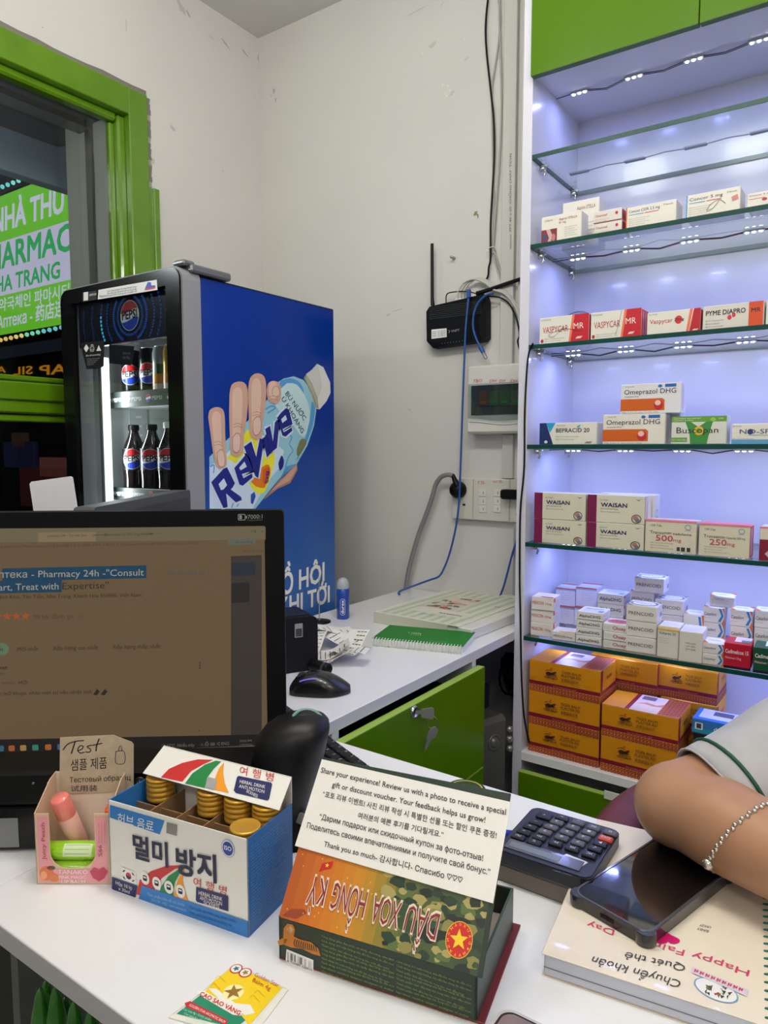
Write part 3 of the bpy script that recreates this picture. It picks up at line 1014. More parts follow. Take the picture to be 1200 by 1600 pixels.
for pts in ([(540, 500), (570, 520), (552, 560), (575, 600), (548, 640), (530, 700)], [(410, 350), (440, 330), (470, 340), (420, 372)], [(190, 880), (215, 900), (200, 950)], [(225, 870), (250, 905), (232, 945)], [(72, 700), (95, 690), (90, 740)]):
    stroke(b, pf, pf.pxs([c7(*p) for p in pts]), 0.003, AQD, 0.0010, 3)
part(b, 'printed_bottle', side)
b = MB()
art(b, [(655, 135), (690, 108), (722, 72), (760, 92), (802, 185), (804, 250), (780, 300), (738, 350), (716, 346), (700, 300), (665, 200)], CAPW, 0.0010)
art(b, [(722, 72), (760, 92), (802, 185), (804, 250), (780, 300), (738, 350), (720, 300), (752, 220), (740, 130)], mat((222, 222, 220), 0.3), 0.0011)
art(b, [(640, 158), (655, 137), (690, 190), (724, 280), (732, 345), (712, 338), (690, 260)], mat((150, 148, 130), 0.3), 0.0012)
art(b, [(650, 160), (662, 150), (700, 220), (722, 300), (724, 330), (706, 280)], mat((176, 176, 156), 0.3), 0.0013)
part(b, 'printed_cap', side)
b = MB()
LET = [([(75, 795), (150, 712), (172, 703), (220, 800), (205, 828), (194, 838), (258, 884), (262, 903), (226, 918), (166, 862), (176, 946), (150, 952)], [(120, 806), (152, 770), (172, 812), (150, 838), (134, 842)]),
       ([(216, 708), (285, 628), (308, 638), (334, 724), (262, 744), (272, 770), (324, 740), (328, 764), (268, 816), (247, 808)], [(245, 706), (278, 668), (292, 700), (255, 722)]),
       ([(274, 578), (320, 546), (350, 640), (372, 524), (398, 540), (362, 770), (344, 756)], None), ([(388, 528), (412, 510), (440, 616), (416, 644)], None),
       ([(404, 470), (434, 450), (452, 545), (464, 428), (494, 410), (476, 585), (440, 614)], None),
       ([(477, 402), (500, 372), (530, 343), (550, 352), (572, 440), (510, 470), (518, 490), (566, 460), (570, 480), (530, 516), (510, 510)], [(502, 410), (528, 384), (538, 412), (509, 434)])]
for k, (o_, c_) in enumerate(LET):
    q = pf.pxs([c7(*p) for p in o_])
    stroke(b, pf, q + [q[0]], 0.012, PLW, 0.0014, 1)
for k, (o_, c_) in enumerate(LET):
    art(b, o_, NVY, 0.0016)
    if c_:
        art(b, c_, PLW, 0.0018)
part(b, 'brand_name', side)
b = MB()
b.ptext(pf, 'BÙ NƯỚC', c7(526, 256), c7(640, 420), c7(546, 236), mat((40, 66, 84), 0.4), 0.0016, 0.01)
b.ptext(pf, 'Ù KHOÁNG', c7(502, 286), c7(628, 498), c7(522, 268), mat((40, 66, 84), 0.4), 0.0016, 0.01)
b.ptext(pf, 'BG', c7(412, 728), c7(404, 800), c7(432, 726), NVY, 0.0016, 0.02)
part(b, 'bottle_lettering', side)
b = MB()
b.ptext(pf, 'Ồ HÔI', c7(508, 1484), c7(768, 1394), c7(508, 1358), WHITE, 0.0006, 0.03)
part(b, 'slogan_line', side)
b = MB()
b.ptext(pf, 'KHI TỚI', c7(490, 1612), c7(800, 1522), c7(490, 1500), WHITE, 0.0006, 0.03)
part(b, 'slogan_line', side)
for pts, nail in (([(56, 400), (66, 355), (105, 336), (145, 350), (158, 400), (160, 500), (166, 600), (170, 680), (150, 708), (120, 708), (100, 680), (84, 600), (68, 480)], [(108, 616), (128, 594), (150, 604), (158, 660), (152, 700), (120, 696)]),
                  ([(186, 260), (200, 200), (246, 180), (288, 200), (300, 280), (292, 400), (276, 500), (272, 590), (256, 628), (220, 638), (192, 610), (188, 500), (184, 380)], [(204, 520), (226, 494), (252, 506), (252, 580), (234, 616), (206, 600)]),
                  ([(300, 230), (312, 160), (352, 130), (398, 150), (412, 230), (404, 340), (388, 440), (388, 500), (370, 530), (330, 530), (310, 490), (304, 380)], [(328, 420), (352, 392), (378, 406), (378, 480), (350, 512), (330, 490)]),
                  ([(414, 230), (424, 190), (456, 176), (490, 190), (502, 230), (498, 290), (470, 316), (436, 306), (418, 280)], [(446, 230), (462, 206), (486, 218), (492, 258), (470, 274), (448, 262)])):
    f = MB()
    art(f, pts, SK, 0.0018, 3)
    cx = sum(p[0] for p in pts) / len(pts); cy = sum(p[1] for p in pts) / len(pts)
    art(f, [(cx + (x - cx) * 0.55 - 6, cy + (y - cy) * 0.8 - 12) for x, y in pts], SKL, 0.0019, 3)
    for k in (0.1, 0.16):
        stroke(f, pf, pf.pxs([c7(cx - 30, cy + k * 300), c7(cx, cy + k * 300 - 8), c7(cx + 26, cy + k * 300 + 4)]), 0.0012, SKD, 0.0020, 3)
    art(f, nail, SKD, 0.0021, 3)
    nx = sum(p[0] for p in nail) / len(nail); ny = sum(p[1] for p in nail) / len(nail)
    art(f, [(nx + (x - nx) * 0.88, ny + (y - ny) * 0.9) for x, y in nail], NAIL, 0.0022, 3)
    part(f, 'printed_finger', side)

# door
OX0, OX1, OZB, OZT = -1.700, -1.333, 0.40, 1.560
df = Frame((0, DY0, 0), (1, 0, 0), (0, 0, 1))
outer = rrect(-1.752, 0.14, -1.281, 1.600, 0.030, 5)


def frame_prism(mb, x0, z0, x1, z1, r, ox0, oz0, ox1, oz1, ya, yb, m):
    o = rrect(x0, z0, x1, z1, r, 5)
    i = rrect(ox0, oz0, ox1, oz1, 0.004, 5)
    n = len(o)
    vs = [(a, ya, c) for a, c in o] + [(a, ya, c) for a, c in i] + [(a, yb, c) for a, c in o] + [(a, yb, c) for a, c in i]
    fs = []
    for k in range(n):
        j = (k + 1) % n
        fs += [(k, j, n + j, n + k), (2 * n + j, 2 * n + k, 3 * n + k, 3 * n + j), (k, 2 * n + k, 2 * n + j, j), (n + j, 3 * n + j, 3 * n + k, n + k)]
    mb.add(vs, fs, m)
    return mb


door = part(frame_prism(MB(), -1.748, 0.144, -1.2865, 1.596, 0.028, OX0, OZB, OX1, OZT, DY0 - 0.003, DY0 + 0.012, BLKG), 'door', fr_t)
part(frame_prism(MB(), -1.752, 0.14, -1.281, 1.600, 0.030, OX0 - 0.002, OZB - 0.002, OX1 + 0.002, OZT + 0.002, DY0 + 0.002, DY1, GREYP), 'door_trim', door)
part(MB().box((OX0, DY0 + 0.006, OZB), (OX1, DY0 + 0.010, OZT), thin_glass('door_glass', (232, 236, 238), 0.08)), 'pane', door)
part(MB().box((FX0 + 0.01, DY1, 0.1), (FX1 - 0.004, FY0, FZ - 0.006), BLK) if False else frame_prism(MB(), FX0 + 0.01, 0.12, FX1 - 0.004, FZ - 0.006, 0.01, OX0 - 0.03, OZB - 0.05, OX1 + 0.03, OZT - 0.03, DY1, FY0, BLK), 'gasket', door)
part(MB().box((-1.318, DY0 + 0.004, 1.600), (-1.279, 1.10, 1.612), mat((120, 120, 124), 0.35, 0.5), 0.004), 'hinge_cap', fr_t)
part(MB().box((-1.325, 1.085, 1.588), (-1.276, 1.205, 1.606), mat((120, 120, 124), 0.35, 0.5), 0.004), 'hinge_cover', fr_t)
# backlit header inside the door glass
hz0 = 1.452
hd = MB().box((OX0 + 0.004, DY0 + 0.014, hz0), (OX1 - 0.001, DY0 + 0.03, OZT), mat((14, 16, 34), 0.3), 0.001)
header = part(hd, 'header_panel', door)
hf = Frame((0, DY0 + 0.0138, 0), (1, 0, 0), (0, 0, 1))
lcx, lcz = hf.px(203, 493)
b = MB()
for k, (r0, r1, st) in enumerate(((0.044, 0.050, 0.28), (0.060, 0.067, 0.36), (0.088, 0.094, 0.2), (0.112, 0.118, 0.16), (0.150, 0.156, 0.08), (0.185, 0.191, 0.06))):
    m = mat((40, 110, 230), 0.3, emit=st)
    m2 = mat((70, 200, 240), 0.3, emit=0.9)
    for i in range(72):
        a, c = math.radians(i * 5), math.radians(i * 5 + 3.2)
        q = [(lcx + r * math.cos(t), lcz + r * 0.95 * math.sin(t)) for r, t in ((r0, a), (r1, a), (r1, c), (r0, c))]
        if all(OX0 + 0.006 < x < OX1 - 0.003 and hz0 + 0.003 < y < OZT - 0.003 for x, y in q):
            b.poly(hf, q, m2 if (k == 3 and 170 < i * 5 < 215) else m, 0.0004)
part(b, 'printed_rings', header)
b = MB()
pepsi(b, hf, lcx, lcz, 0.034)
part(b, 'emblem', header)
# stickers on the door
stf = Frame((0, DY0 - 0.0032, 0), (1, 0, 0), (0, 0, 1))
q = stf.pxs([(153, 468), (246, 453), (245, 437), (154, 453)])
s1 = part(MB().prism(stf, q, 0, 0.0004, WHITE), 'notice_sticker', door)
b = MB()
for i in range(3):
    b.ptext(stf, ['LƯU Ý: BẢO QUẢN TỦ LẠNH ĐÚNG CÁCH', 'Gọi tổng đài để được hỗ trợ kỹ thuật', 'Tuyệt đối không di chuyển tủ'][i], (168, 456.5 + i * 3.5), (214, 449 + i * 3.5), (168, 454 + i * 3.5), NVY, 0.0007)
b.ptext(stf, 'Pepsico', (156, 465), (168, 463), (156, 461.5), INK, 0.0007)
part(b, 'lettering', s1)
b = MB()
b.poly(stf, stf.pxs([(226, 453), (243, 450), (243, 446), (237, 446), (236, 441), (231, 441), (229, 446)]), PBLU, 0.0007)
b.poly(stf, stf.pxs([(228, 453.5), (243, 450.5), (243, 448), (228, 450.5)]), PRED, 0.0009)
part(b, 'emblem', s1)
q = stf.pxs([(129, 472), (151, 468), (151, 454), (129, 457)])
s2 = part(MB().prism(stf, q, 0, 0.0004, INK), 'code_sticker', door)
b = MB().poly(stf, stf.pxs([(131, 470), (138, 469), (138, 456), (131, 457)]), WHITE, 0.0007)
b.ptext(stf, '00920', (140, 463), (151, 461), (140, 459.5), WHITE, 0.0007)
part(b, 'lettering', s2)
q = stf.pxs([(126, 536), (163, 532), (162, 572), (155, 576), (135, 577)])
s3 = part(MB().prism(stf, q, 0, 0.0004, mat((18, 18, 20), 0.4)), 'warning_sticker', door)
b = MB()
for x, ch in ((131.5, '♦'), (140.5, '♻'), (151, '▲')):
    b.ptext(stf, ch, (x, 548.5), (x + 7.5, 548), (x, 540), WHITE, 0.0007)
b.ptext(stf, 'Bảo vệ môi trường', (135, 557), (157, 555), (135, 554.5), WHITE, 0.0007)
for i in range(4):
    b.ptext(stf, 'Energy saving unit', (137, 562 + i * 3), (156 - 3 * i, 560.5 + i * 3), (137, 560 + i * 3), mat((150, 150, 150), 0.5), 0.0007)
part(b, 'lettering', s3)
stg = Frame((0, DY0 + 0.0105, 0), (1, 0, 0), (0, 0, 1))
q = stg.pxs([(171, 568), (205, 571), (210, 541), (171, 538)])
s4 = part(MB().prism(stg, q, 0, 0.0004, mat((22, 22, 30), 0.4)), 'dark_sticker', door)
b = MB()
b.ptext(stg, 'Quét mã', (192, 553), (204, 554), (192, 549), mat((120, 120, 130), 0.5), 0.0007)
b.ptext(stg, 'tại đây', (192, 560), (204, 561), (192, 556), mat((120, 120, 130), 0.5), 0.0007)
part(b, 'lettering', s4)
# inside: light strip, slotted rail, shelves
TUBE = mat((250, 252, 248), 0.3, emit=2.6, name='fridge_tube')
lx = P(164, 640, y=1.135).x
part(MB().box((lx - 0.020, 1.13, 0.42), (lx - 0.006, 1.15, 1.44), GREYP, 0.002), 'light_holder', fr_t)
part(MB().box((lx - 0.006, 1.131, 0.43), (lx + 0.006, 1.149, 1.435), TUBE, 0.002), 'light_tube', fr_t)
for k in range(2):
    ld = bpy.data.lights.new('fridge_light', 'AREA')
    ld.shape = 'RECTANGLE'; ld.size, ld.size_y = 0.012, 0.48; ld.energy = 1.5; ld.color = (0.95, 1.0, 0.97)
    lo = bpy.data.objects.new('fridge_light', ld)
    lo.location = (lx + 0.011, 1.14, 0.70 + k * 0.5)
    lo.rotation_euler = Vector((-0.75, -0.66, 0)).to_track_quat('Z', 'Y').to_euler()
    COL.objects.link(lo)
pil = part(MB().box((lx0, 1.24, 0.32), (lx0 + 0.003, 1.30, 1.52), mat((206, 210, 210), 0.4), 0.0005), 'shelf_pilaster', fr_t)
for k in range(46):
    part(MB().box((lx0 + 0.003, 1.262, 0.34 + k * 0.0255), (lx0 + 0.0036, 1.280, 0.346 + k * 0.0255), mat((250, 250, 250), 0.4)), 'slot', pil)
RY = 1.165
rf = Frame((0, RY, 0), (1, 0, 0), (0, 0, 1))
RAILZ = []
for (yt, yb_) in ((610, 636), (763, 783), (905, 925)):
    zt, zb = P(215, yt, y=RY).z, P(215, yb_, y=RY).z
    sh = part(MB().box((lx0 + 0.004, RY + 0.004, zb + 0.004), (lx1 - 0.002, ly1 - 0.004, zb + 0.009), LINER), 'shelf', fr_t)
    x0 = rf.px(160, 620)[0]
    rail = part(MB().box((x0, RY, zb), (lx1 - 0.002, RY + 0.004, zt), mat((40, 46, 46), 0.35), 0.001), 'price_rail', sh)
    b = MB()
    for k in range(5):
        cx = x0 + 0.030 + k * 0.083
        if cx < lx1 - 0.05:
            pepsi(b, rf, cx, (zt + zb) / 2, 0.0095, 0.0003, txt=False)
            b.text(rf, 'PEPSI', cx + 0.014, (zt + zb) / 2 - 0.005, mat((190, 196, 196), 0.4), w=0.040, ht=0.010, h=0.0008, bold=0.02)
    part(b, 'lettering', rail)
    RAILZ.append(zb + 0.009)


def wrapper(c, r, ang0):
    """bend a flat label round a can or bottle standing at c"""
    def f(a, z, h):
        an = ang0 + a / r
        return Vector((c[0] + (r + h) * math.cos(an), c[1] + (r + h) * math.sin(an), c[2] + z))
    return f


def wpoly(mb, wrap, a0, a1, z0, z1, m, h=0.0003, n=10):
    vs = [wrap(a0 + (a1 - a0) * i / n, z, h) for z in (z0, z1) for i in range(n + 1)]
    mb.add(vs, [(i, i + 1, n + 2 + i, n + 1 + i) for i in range(n)], m, True)


FACE = math.radians(-48)       # towards the camera
GOLD = mat((196, 150, 60), 0.25, 0.8)


def can(x, y, z, col, label, kind):
    t = thing('drink_can', label, 'can', (x, y, z), 0, 'slim cans on the upper fridge shelf')
    fr = Frame((x, y, z), (1, 0, 0), (0, 1, 0))
    r = 0.0265
    part(MB().lathe(fr, [(0.018, 0.0), (0.022, 0.002), (r, 0.010), (r, 0.128), (0.0225, 0.143), (0.0225, 0.146), (0.020, 0.146), (0.019, 0.143), (0, 0.143)], mat(col, 0.25, 0.3), 24), 'body', t)
    part(MB().tube([fr.p(0.0225 * math.cos(i * math.pi / 10), 0.0225 * math.sin(i * math.pi / 10), 0.1455) for i in range(20)], 0.0012, CHROME, 6, True), 'rim', t)
    part(MB().box((x - 0.006, y - 0.010, z + 0.1435), (x + 0.006, y + 0.008, z + 0.145), CHROME, 0.0005), 'pull_tab', t)
    wr = wrapper((x, y, z), r, FACE)
    b = MB()
    if kind == 'pepsi':
        pepsi(b, None, 0, 0.080, 0.026, 0.0002, wr)
    else:
        wpoly(b, wr, -0.03, 0.03, 0.02, 0.075, mat((226, 150, 24), 0.3))
        wpoly(b, wr, -0.012, 0.012, 0.075, 0.10, mat((60, 120, 50), 0.3))
        wpoly(b, wr, -0.02, 0.02, 0.035, 0.05, WHITE, 0.0006)
    part(b, 'label', t)


zc = RAILZ[0]
for (px_, col, lb, kd) in ((206, (20, 20, 24), 'black cola can with round emblem, left of the can row', 'pepsi'), (234, (22, 22, 26), 'black cola can with round emblem, second in the can row', 'pepsi'),
                       (255, (190, 200, 196), 'silver can with orange fruit print, third in the can row', 'fruit'), (272, (196, 160, 60), 'gold can with fruit print, right end of the can row', 'fruit')):
    q = P(px_, 590, y=1.215)
    can(q.x, 1.215, zc, col, lb, kd)


def cola(x, y, z, label, cap, r=0.031, big=1.0):
    t = thing('cola_bottle', label, 'bottle', (x, y, z), 0, 'cola bottles on the lower fridge shelf')
    fr = Frame((x, y, z), (1, 0, 0), (0, 1, 0))
    prof = [(0.020, 0.0), (0.029, 0.004), (r, 0.015), (0.0295, 0.045), (r, 0.075), (r, 0.112), (0.029, 0.128), (0.0295, 0.135), (0.024, 0.152), (0.016, 0.172), (0.012, 0.184), (0.012, 0.190), (0.0135, 0.192), (0.0115, 0.194)]
    part(MB().lathe(fr, [(a, h * big) for a, h in prof], mat((20, 12, 12), 0.06, coat=0.5), 22), 'body', t)
    part(MB().lathe(fr, [(0.0145, 0.190 * big), (0.0145, 0.202 * big), (0.0135, 0.206 * big), (0, 0.206 * big)], cap, 16), 'cap', t)
    wr = wrapper((x, y, z), r, FACE)
    b = MB()
    wpoly(b, wr, -0.09, 0.09, 0.076 * big, 0.138 * big, mat((16, 16, 20), 0.35), 0.0003, 24)
    pepsi(b, None, 0, 0.108 * big, 0.026, 0.0004, wr)
    part(b, 'label', t)


zc = RAILZ[1]
for px_, lb, cap, big in ((211, 'dark cola bottle with black cap, leftmost on the lower shelf', BLK, 0.93), (239, 'dark cola bottle with black cap, middle of the lower shelf', BLK, 0.93), (266, 'larger cola bottle with pale cap beside the door edge', WPL, 0.95)):
    q = P(px_, 740, y=1.205)
    cola(q.x, 1.205, zc, lb, cap, big=big)

# ================================================================== things on the back wall
def c5(x, y):
    return (600 + x / 2.758, 370 + y / 2.758)


def c3(x, y):
    return (560 + x / 3.7214, y / 3.7209)


RYF = 1.884
rt = thing('wifi_router', 'black wall mounted router with one upright and one tilted aerial', 'router', (-1.06, 1.90, 1.49))
rf = Frame((0, RYF, 0), (1, 0, 0), (0, 0, 1))
body = rf.pxs([c5(182, 322), (671, 479), c5(430, 246), c5(440, 272), c5(440, 432), c5(428, 448), c5(212, 480), c5(184, 450)])
part(MB().prism(rf, body[::-1] if False else body, -0.030, 0, mat((9, 10, 17), 0.5, spec=0.15)), 'body', rt)
b = MB()
cx = sum(p[0] for p in body) / 8; cz = sum(p[1] for p in body) / 8
for i in range(7):
    z0 = cz + 0.018 + i * 0.0055
    b.box((body[0][0] + 0.012, RYF - 0.0012, z0), (body[3][0] - 0.012, RYF, z0 + 0.0025), mat((14, 15, 20), 0.5))
part(b, 'vent_ribs', rt)
q = rf.pxs([c5(205, 440), c5(270, 432), c5(270, 394), c5(205, 400)])
st = part(MB().prism(rf, q, 0, 0.0006, WHITE), 'sticker', rt)
b = MB()
for i in range(4):
    b.ptext(rf, 'S/N 485754', c5(232, 410 + i * 7), c5(266, 406 + i * 7), c5(232, 405 + i * 7), INK, 0.0009)
    b.ptext(rf, 'GPON', c5(209, 413 + i * 7), c5(226, 411 + i * 7), c5(209, 408 + i * 7), NVY, 0.0009)
part(b, 'lettering', st)
b = MB()
b.ptext(rf, '❯ VNPT', c5(278, 414), c5(326, 407), c5(278, 403), mat((150, 150, 156), 0.5), 0.0006)
for i in range(9):
    a, c = rf.px(*c5(250 + i * 12.5, 460 - i * 1.6))
    b.poly(rf, ell(a, c, 0.0016, 0.0010, 6), mat((120, 122, 130), 0.5), 0.0006)
part(b, 'lettering', rt)
for pts, r0, r1 in (([c5(210, 296), c5(208, 270), c5(207, 30)], 0.0052, 0.0048), ([c5(400, 246), c5(430, 236), c5(600, 178)], 0.0060, 0.0054)):
    q = [P(*p, y=1.894) for p in pts]
    part(MB().tube(q, [r0 * 1.25, r0, r1], BLK, 10), 'aerial', rt)

DBY = 1.862
dbt = thing('breaker_box', 'white breaker box with smoked window and red handwriting', 'breaker box', (-0.90, 1.89, 1.24))
bf = Frame((0, DBY, 0), (1, 0, 0), (0, 0, 1))
bx0, bz1 = bf.px(730, 573); bx1 = -0.765; bz0 = bf.px(730, 677)[1]
part(MB().box((bx0 - 0.002, DBY + 0.012, bz0 - 0.002), (bx1 + 0.002, WY - 0.001, bz1 + 0.002), WPL, 0.004), 'back_box', dbt)
part(MB().box((bx0, DBY, bz0), (bx1, DBY + 0.014, bz1), WPL, 0.005), 'cover', dbt)
wz1 = bf.px(735, 601)[1]; wz0 = bf.px(735, 652)[1]; wx0 = bf.px(734, 620)[0]
part(MB().box((wx0 + 0.006, DBY - 0.003, wz0 + 0.006), (bx1 - 0.014, DBY - 0.0006, wz1 - 0.004), mat((70, 76, 76), 0.4), 0.0005), 'breaker_bay', dbt)
for k in range(5):
    x = wx0 + 0.030 + k * 0.034
    br = part(MB().box((x, DBY - 0.0052, wz0 + 0.030), (x + 0.030, DBY - 0.003, wz1 - 0.022), mat([(116, 74, 48), (74, 106, 60), (60, 100, 62), (96, 96, 88), (90, 92, 88)][k], 0.4), 0.001), 'breaker', dbt)
    part(MB().box((x + 0.006, DBY - 0.0068, wz0 + 0.036), (x + 0.024, DBY - 0.0052, wz0 + 0.044), mat((150, 92, 50) if k == 0 else (60, 130, 70), 0.4), 0.0006), 'toggle', br)
n = 14
low = [(wx0 + (bx1 - 0.010 - wx0) * i / n, wz0 - 0.004 - 0.010 * max(0, math.sin(math.pi * i / n)) ** 2) for i in range(n + 1)]
part(MB().prism(bf, low + [(bx1 - 0.010, wz1), (wx0, wz1)], 0.0085, 0.0100, thin_glass('smoked_window', (226, 232, 232), 0.05)), 'smoked_window', dbt)
part(MB().tube([bf.p(a, c - 0.008, 0.001) for a, c in low], 0.0022, WPL, 6), 'cover_lip', dbt)
b = MB()
RINK = mat((196, 60, 60), 0.6)
for s, x0, x1 in (('TBO', 739, 753), ('DH', 765, 775), ('DH', 780, 789), ('ĐH', 797, 808)):
    b.ptext(bf, s, (x0, 598), (x1, 597), (x0 + 1, 593), RINK, 0.0008)
part(b, 'handwriting', dbt)

SWY = 1.898
swf = Frame((0, SWY, 0), (1, 0, 0), (0, 0, 1))
sz1, sz0 = swf.px(720, 747)[1], swf.px(720, 811)[1]
IV = mat((214, 211, 200), 0.4)
edges = [swf.px(706, 780)[0], swf.px(738.5, 780)[0], swf.px(796, 780)[0], -0.738]
swt = thing('switch_panel', 'ivory wall panel with six small switches and a socket', 'switch', (-0.93, 1.91, sz0))
for i in range(3):
    part(MB().box((edges[i] + 0.0006, SWY, sz0), (edges[i + 1] - 0.0006, WY - 0.001, sz1), IV, 0.002), 'plate', swt)
for cxp in (777 / 1, 754.5):
    for cyp in (770, 783, 795):
        a, c = swf.px(cxp, cyp)
        s = part(MB().box((a - 0.0125, SWY - 0.0025, c - 0.011), (a + 0.0125, SWY, c + 0.011), mat((224, 222, 214), 0.35), 0.0012), 'switch', swt)
        part(MB().box((a + 0.002, SWY - 0.0030, c - 0.004), (a + 0.0034, SWY - 0.0025, c + 0.004), INK), 'mark', s)
b = MB()
b.ptext(swf, 'T.SL', (746, 757), (758, 756), (746, 752), RINK, 0.0006)
b.ptext(swf, 'W.SL', (770, 755), (786, 754), (770, 751), RINK, 0.0006)
b.ptext(swf, 'Đ.T', (806, 805), (814, 806), (806, 801), RINK, 0.0006)
b.box((swf.px(723, 790)[0], SWY - 0.001, swf.px(723, 790)[1]), (swf.px(727, 789)[0], SWY, swf.px(723, 787)[1]), INK)
part(b, 'handwriting', swt)
# plug with grey lead
pt = thing('power_plug', 'round black plug with thick grey lead in the wall socket', 'plug', P(717, 765, y=1.88))
pc = swf.px(717.5, 765)
pfz = Frame(swf.p(*pc), (1, 0, 0), (0, 0, 1))
part(MB().lathe(pfz, [(0.0255, 0), (0.0255, 0.014), (0.022, 0.022), (0.015, 0.030), (0.0, 0.031)], BLK, 20), 'plug_body', pt)
part(MB().tube([P(*c5(318, 1075), y=1.875), P(*c5(306, 1050), y=1.877), P(*c5(296, 1026), y=1.88)], [0.011, 0.008, 0.006], BLK, 10), 'strain_relief', pt)
gp = [P(*c5(x, y), y=yy) for x, y, yy in ((298, 1030, 1.88), (275, 1025, 1.882), (245, 1036, 1.885), (222, 1070, 1.887), (208, 1120, 1.888), (186, 1185, 1.89), (150, 1280, 1.89), (126, 1360, 1.89), (108, 1430, 1.89), (96, 1500, 1.89), (86, 1560, 1.89))] + [V(-1.262, 1.89, 0.60), V(-1.262, 1.88, 0.30)]
part(MB().tube(smooth_path(gp, 5), 0.0072, mat((132, 134, 136), 0.5), 10), 'lead', pt, 'thick grey lead')
t = thing('black_adapter', 'small black adapter plugged in beside the cabinet', 'adapter', P(800, 770, y=1.885))
a, c = swf.px(789, 779)
part(MB().box((a, SWY - 0.03, c), (-0.742, SWY - 0.001, swf.px(789, 764)[1]), BLK, 0.003), 'body', t)
part(MB().box((a - 0.002, SWY - 0.028, c + 0.004), (a + 0.001, SWY - 0.006, c + 0.024), BLKM, 0.001), 'end_cap', t)

# trunking
b = MB()
x0, x1 = P(784, 300, y=1.902).x, P(804, 300, y=1.902).x
tk = solo(MB().box((x0, 1.902, bz1 + 0.004), (x1, WY - 0.0005, CEIL_Z - 0.001), mat((204, 202, 196), 0.5), 0.0015), 'cable_trunking', 'wide white cable trunking above the breaker box', 'trunking')
tf = Frame((x0, 1.9018, 0), (0, 0, 1), (-1, 0, 0))
tf = Frame((0, 1.9018, 0), (1, 0, 0), (0, 0, 1))
part(MB().ptext(tf, 'nanoco  FPT 40 x 20  CHỐNG CHÁY  TCVN', (799, 389), (799.5, 240), (795.5, 389), mat((96, 94, 92), 0.6), 0.0006), 'lettering', tk)
x0, x1 = P(811, 300, y=1.902).x, -0.745
solo(MB().box((x0, 1.902, 0.76), (x1, 1.9195, CEIL_Z - 0.001), mat((206, 204, 198), 0.5), 0.0015) if False else MB().box((x0, 1.904, bz1 + 0.004), (-0.733, WY - 0.0005, CEIL_Z - 0.001), mat((206, 204, 198), 0.5), 0.0015), 'cable_trunking', 'white cable trunking pressed against the cabinet side', 'trunking')
solo(MB().box((P(784, 700, y=1.905).x, 1.905, sz1 + 0.002), (P(801, 700, y=1.905).x, WY - 0.0005, bz0 - 0.004), mat((204, 202, 196), 0.5), 0.0015), 'cable_trunking', 'short white trunking between breaker box and switch panel', 'trunking')
solo(MB().box((P(801, 900, y=1.895).x, 1.895, CZ + 0.001), (P(808, 900, y=1.895).x, 1.905, sz0 - 0.002), mat((158, 162, 166), 0.5), 0.0015), 'cable_cover', 'narrow grey cable cover standing on the counter by the cabinet', 'cover')

# cables on the wall
YC = 1.908
GRC = mat((168, 166, 160), 0.5)
pts = [c3(754, -10), c3(743, 100), c3(740, 200), c3(748, 330), c3(770, 530), c3(787, 700), c3(790, 900), c3(780, 1100), c3(769, 1300), c3(768, 1500), c5(452, 130), c5(448, 170), c5(436, 190)]
solo(MB().tube(smooth_path([P(*p, y=YC) for p in pts], 5), 0.0030, BLK, 8), 'wall_cable', 'black cable coming down the wall to the router', 'cable')
pts = [c3(812, -10), c3(826, 90), c3(818, 220), c3(792, 400), c3(776, 520), c3(780, 800), c3(784, 1000), c3(790, 1250), c3(780, 1460), c5(470, 70), c5(490, 140), c5(520, 220), c5(560, 300), c5(592, 372)]
solo(MB().tube(smooth_path([P(*p, y=YC + 0.004) for p in pts], 5), 0.0028, GRC, 8), 'wall_cable', 'grey cable looping left of the trunking to the cabinet', 'cable')
pts = [c3(822, -10), c3(820, 120), c3(826, 300), c3(832, 620), c3(816, 1000), c3(796, 1250), c3(784, 1460), c5(478, 70), c5(505, 160), c5(545, 262), c5(592, 390)]
solo(MB().tube(smooth_path([P(*p, y=YC + 0.001) for p in pts], 5), 0.0028, GRC, 8), 'wall_cable', 'straight grey cable beside the trunking', 'cable')
tie = MB()
q = P(*c3(778, 1461), y=YC)
tie.tube([q + V(0.010 * math.cos(i * math.pi / 6), 0.010 * math.sin(i * math.pi / 6), 0.001 * i) for i in range(12)], 0.0014, WPL, 5, True)
tie.box(q + V(-0.012, -0.012, -0.003), q + V(-0.004, -0.008, 0.004), WPL, 0.001)
solo(tie, 'cable_tie', 'white cable tie round the wall cables above the router', 'cable tie')
for i, (a, c) in enumerate(((318, 330), (332, 350), (345, 380))):
    ox = i * 13
    pts = [c5(314 + ox, 280), c5(320 + ox, 235), c5(345 + ox, 198), c5(385 + ox * 0.8, 183 - 2 * i), c5(430 + ox * 0.6, 196 - 3 * i), c5(470 + ox * 0.5, 226 - 4 * i), c5(520 + ox * 0.3, 246 - 4 * i), c5(560, 292 - 8 * i), c5(594, 372 - 24 * i)]
    d = thing('patch_cable', ['white patch cable arching over the router, leftmost socket', 'white patch cable arching over the router, middle socket', 'white patch cable arching over the router, right socket'][i], 'cable', P(*pts[0], y=1.895))
    part(MB().tube(smooth_path([P(*p, y=1.893 + 0.004 * i) for p in pts], 5), 0.0030, mat((196, 194, 188), 0.5), 8), 'lead', d)
    q = P(*pts[0], y=1.893 + 0.004 * i)
    part(MB().box(q + V(-0.005, -0.004, -0.008), q + V(0.005, 0.004, 0.010), WPL, 0.001), 'plug', d)
bc = thing('blue_network_cable', 'long blue network cable hanging from the router to the counter', 'cable', P(*c5(365, 250), y=1.88))
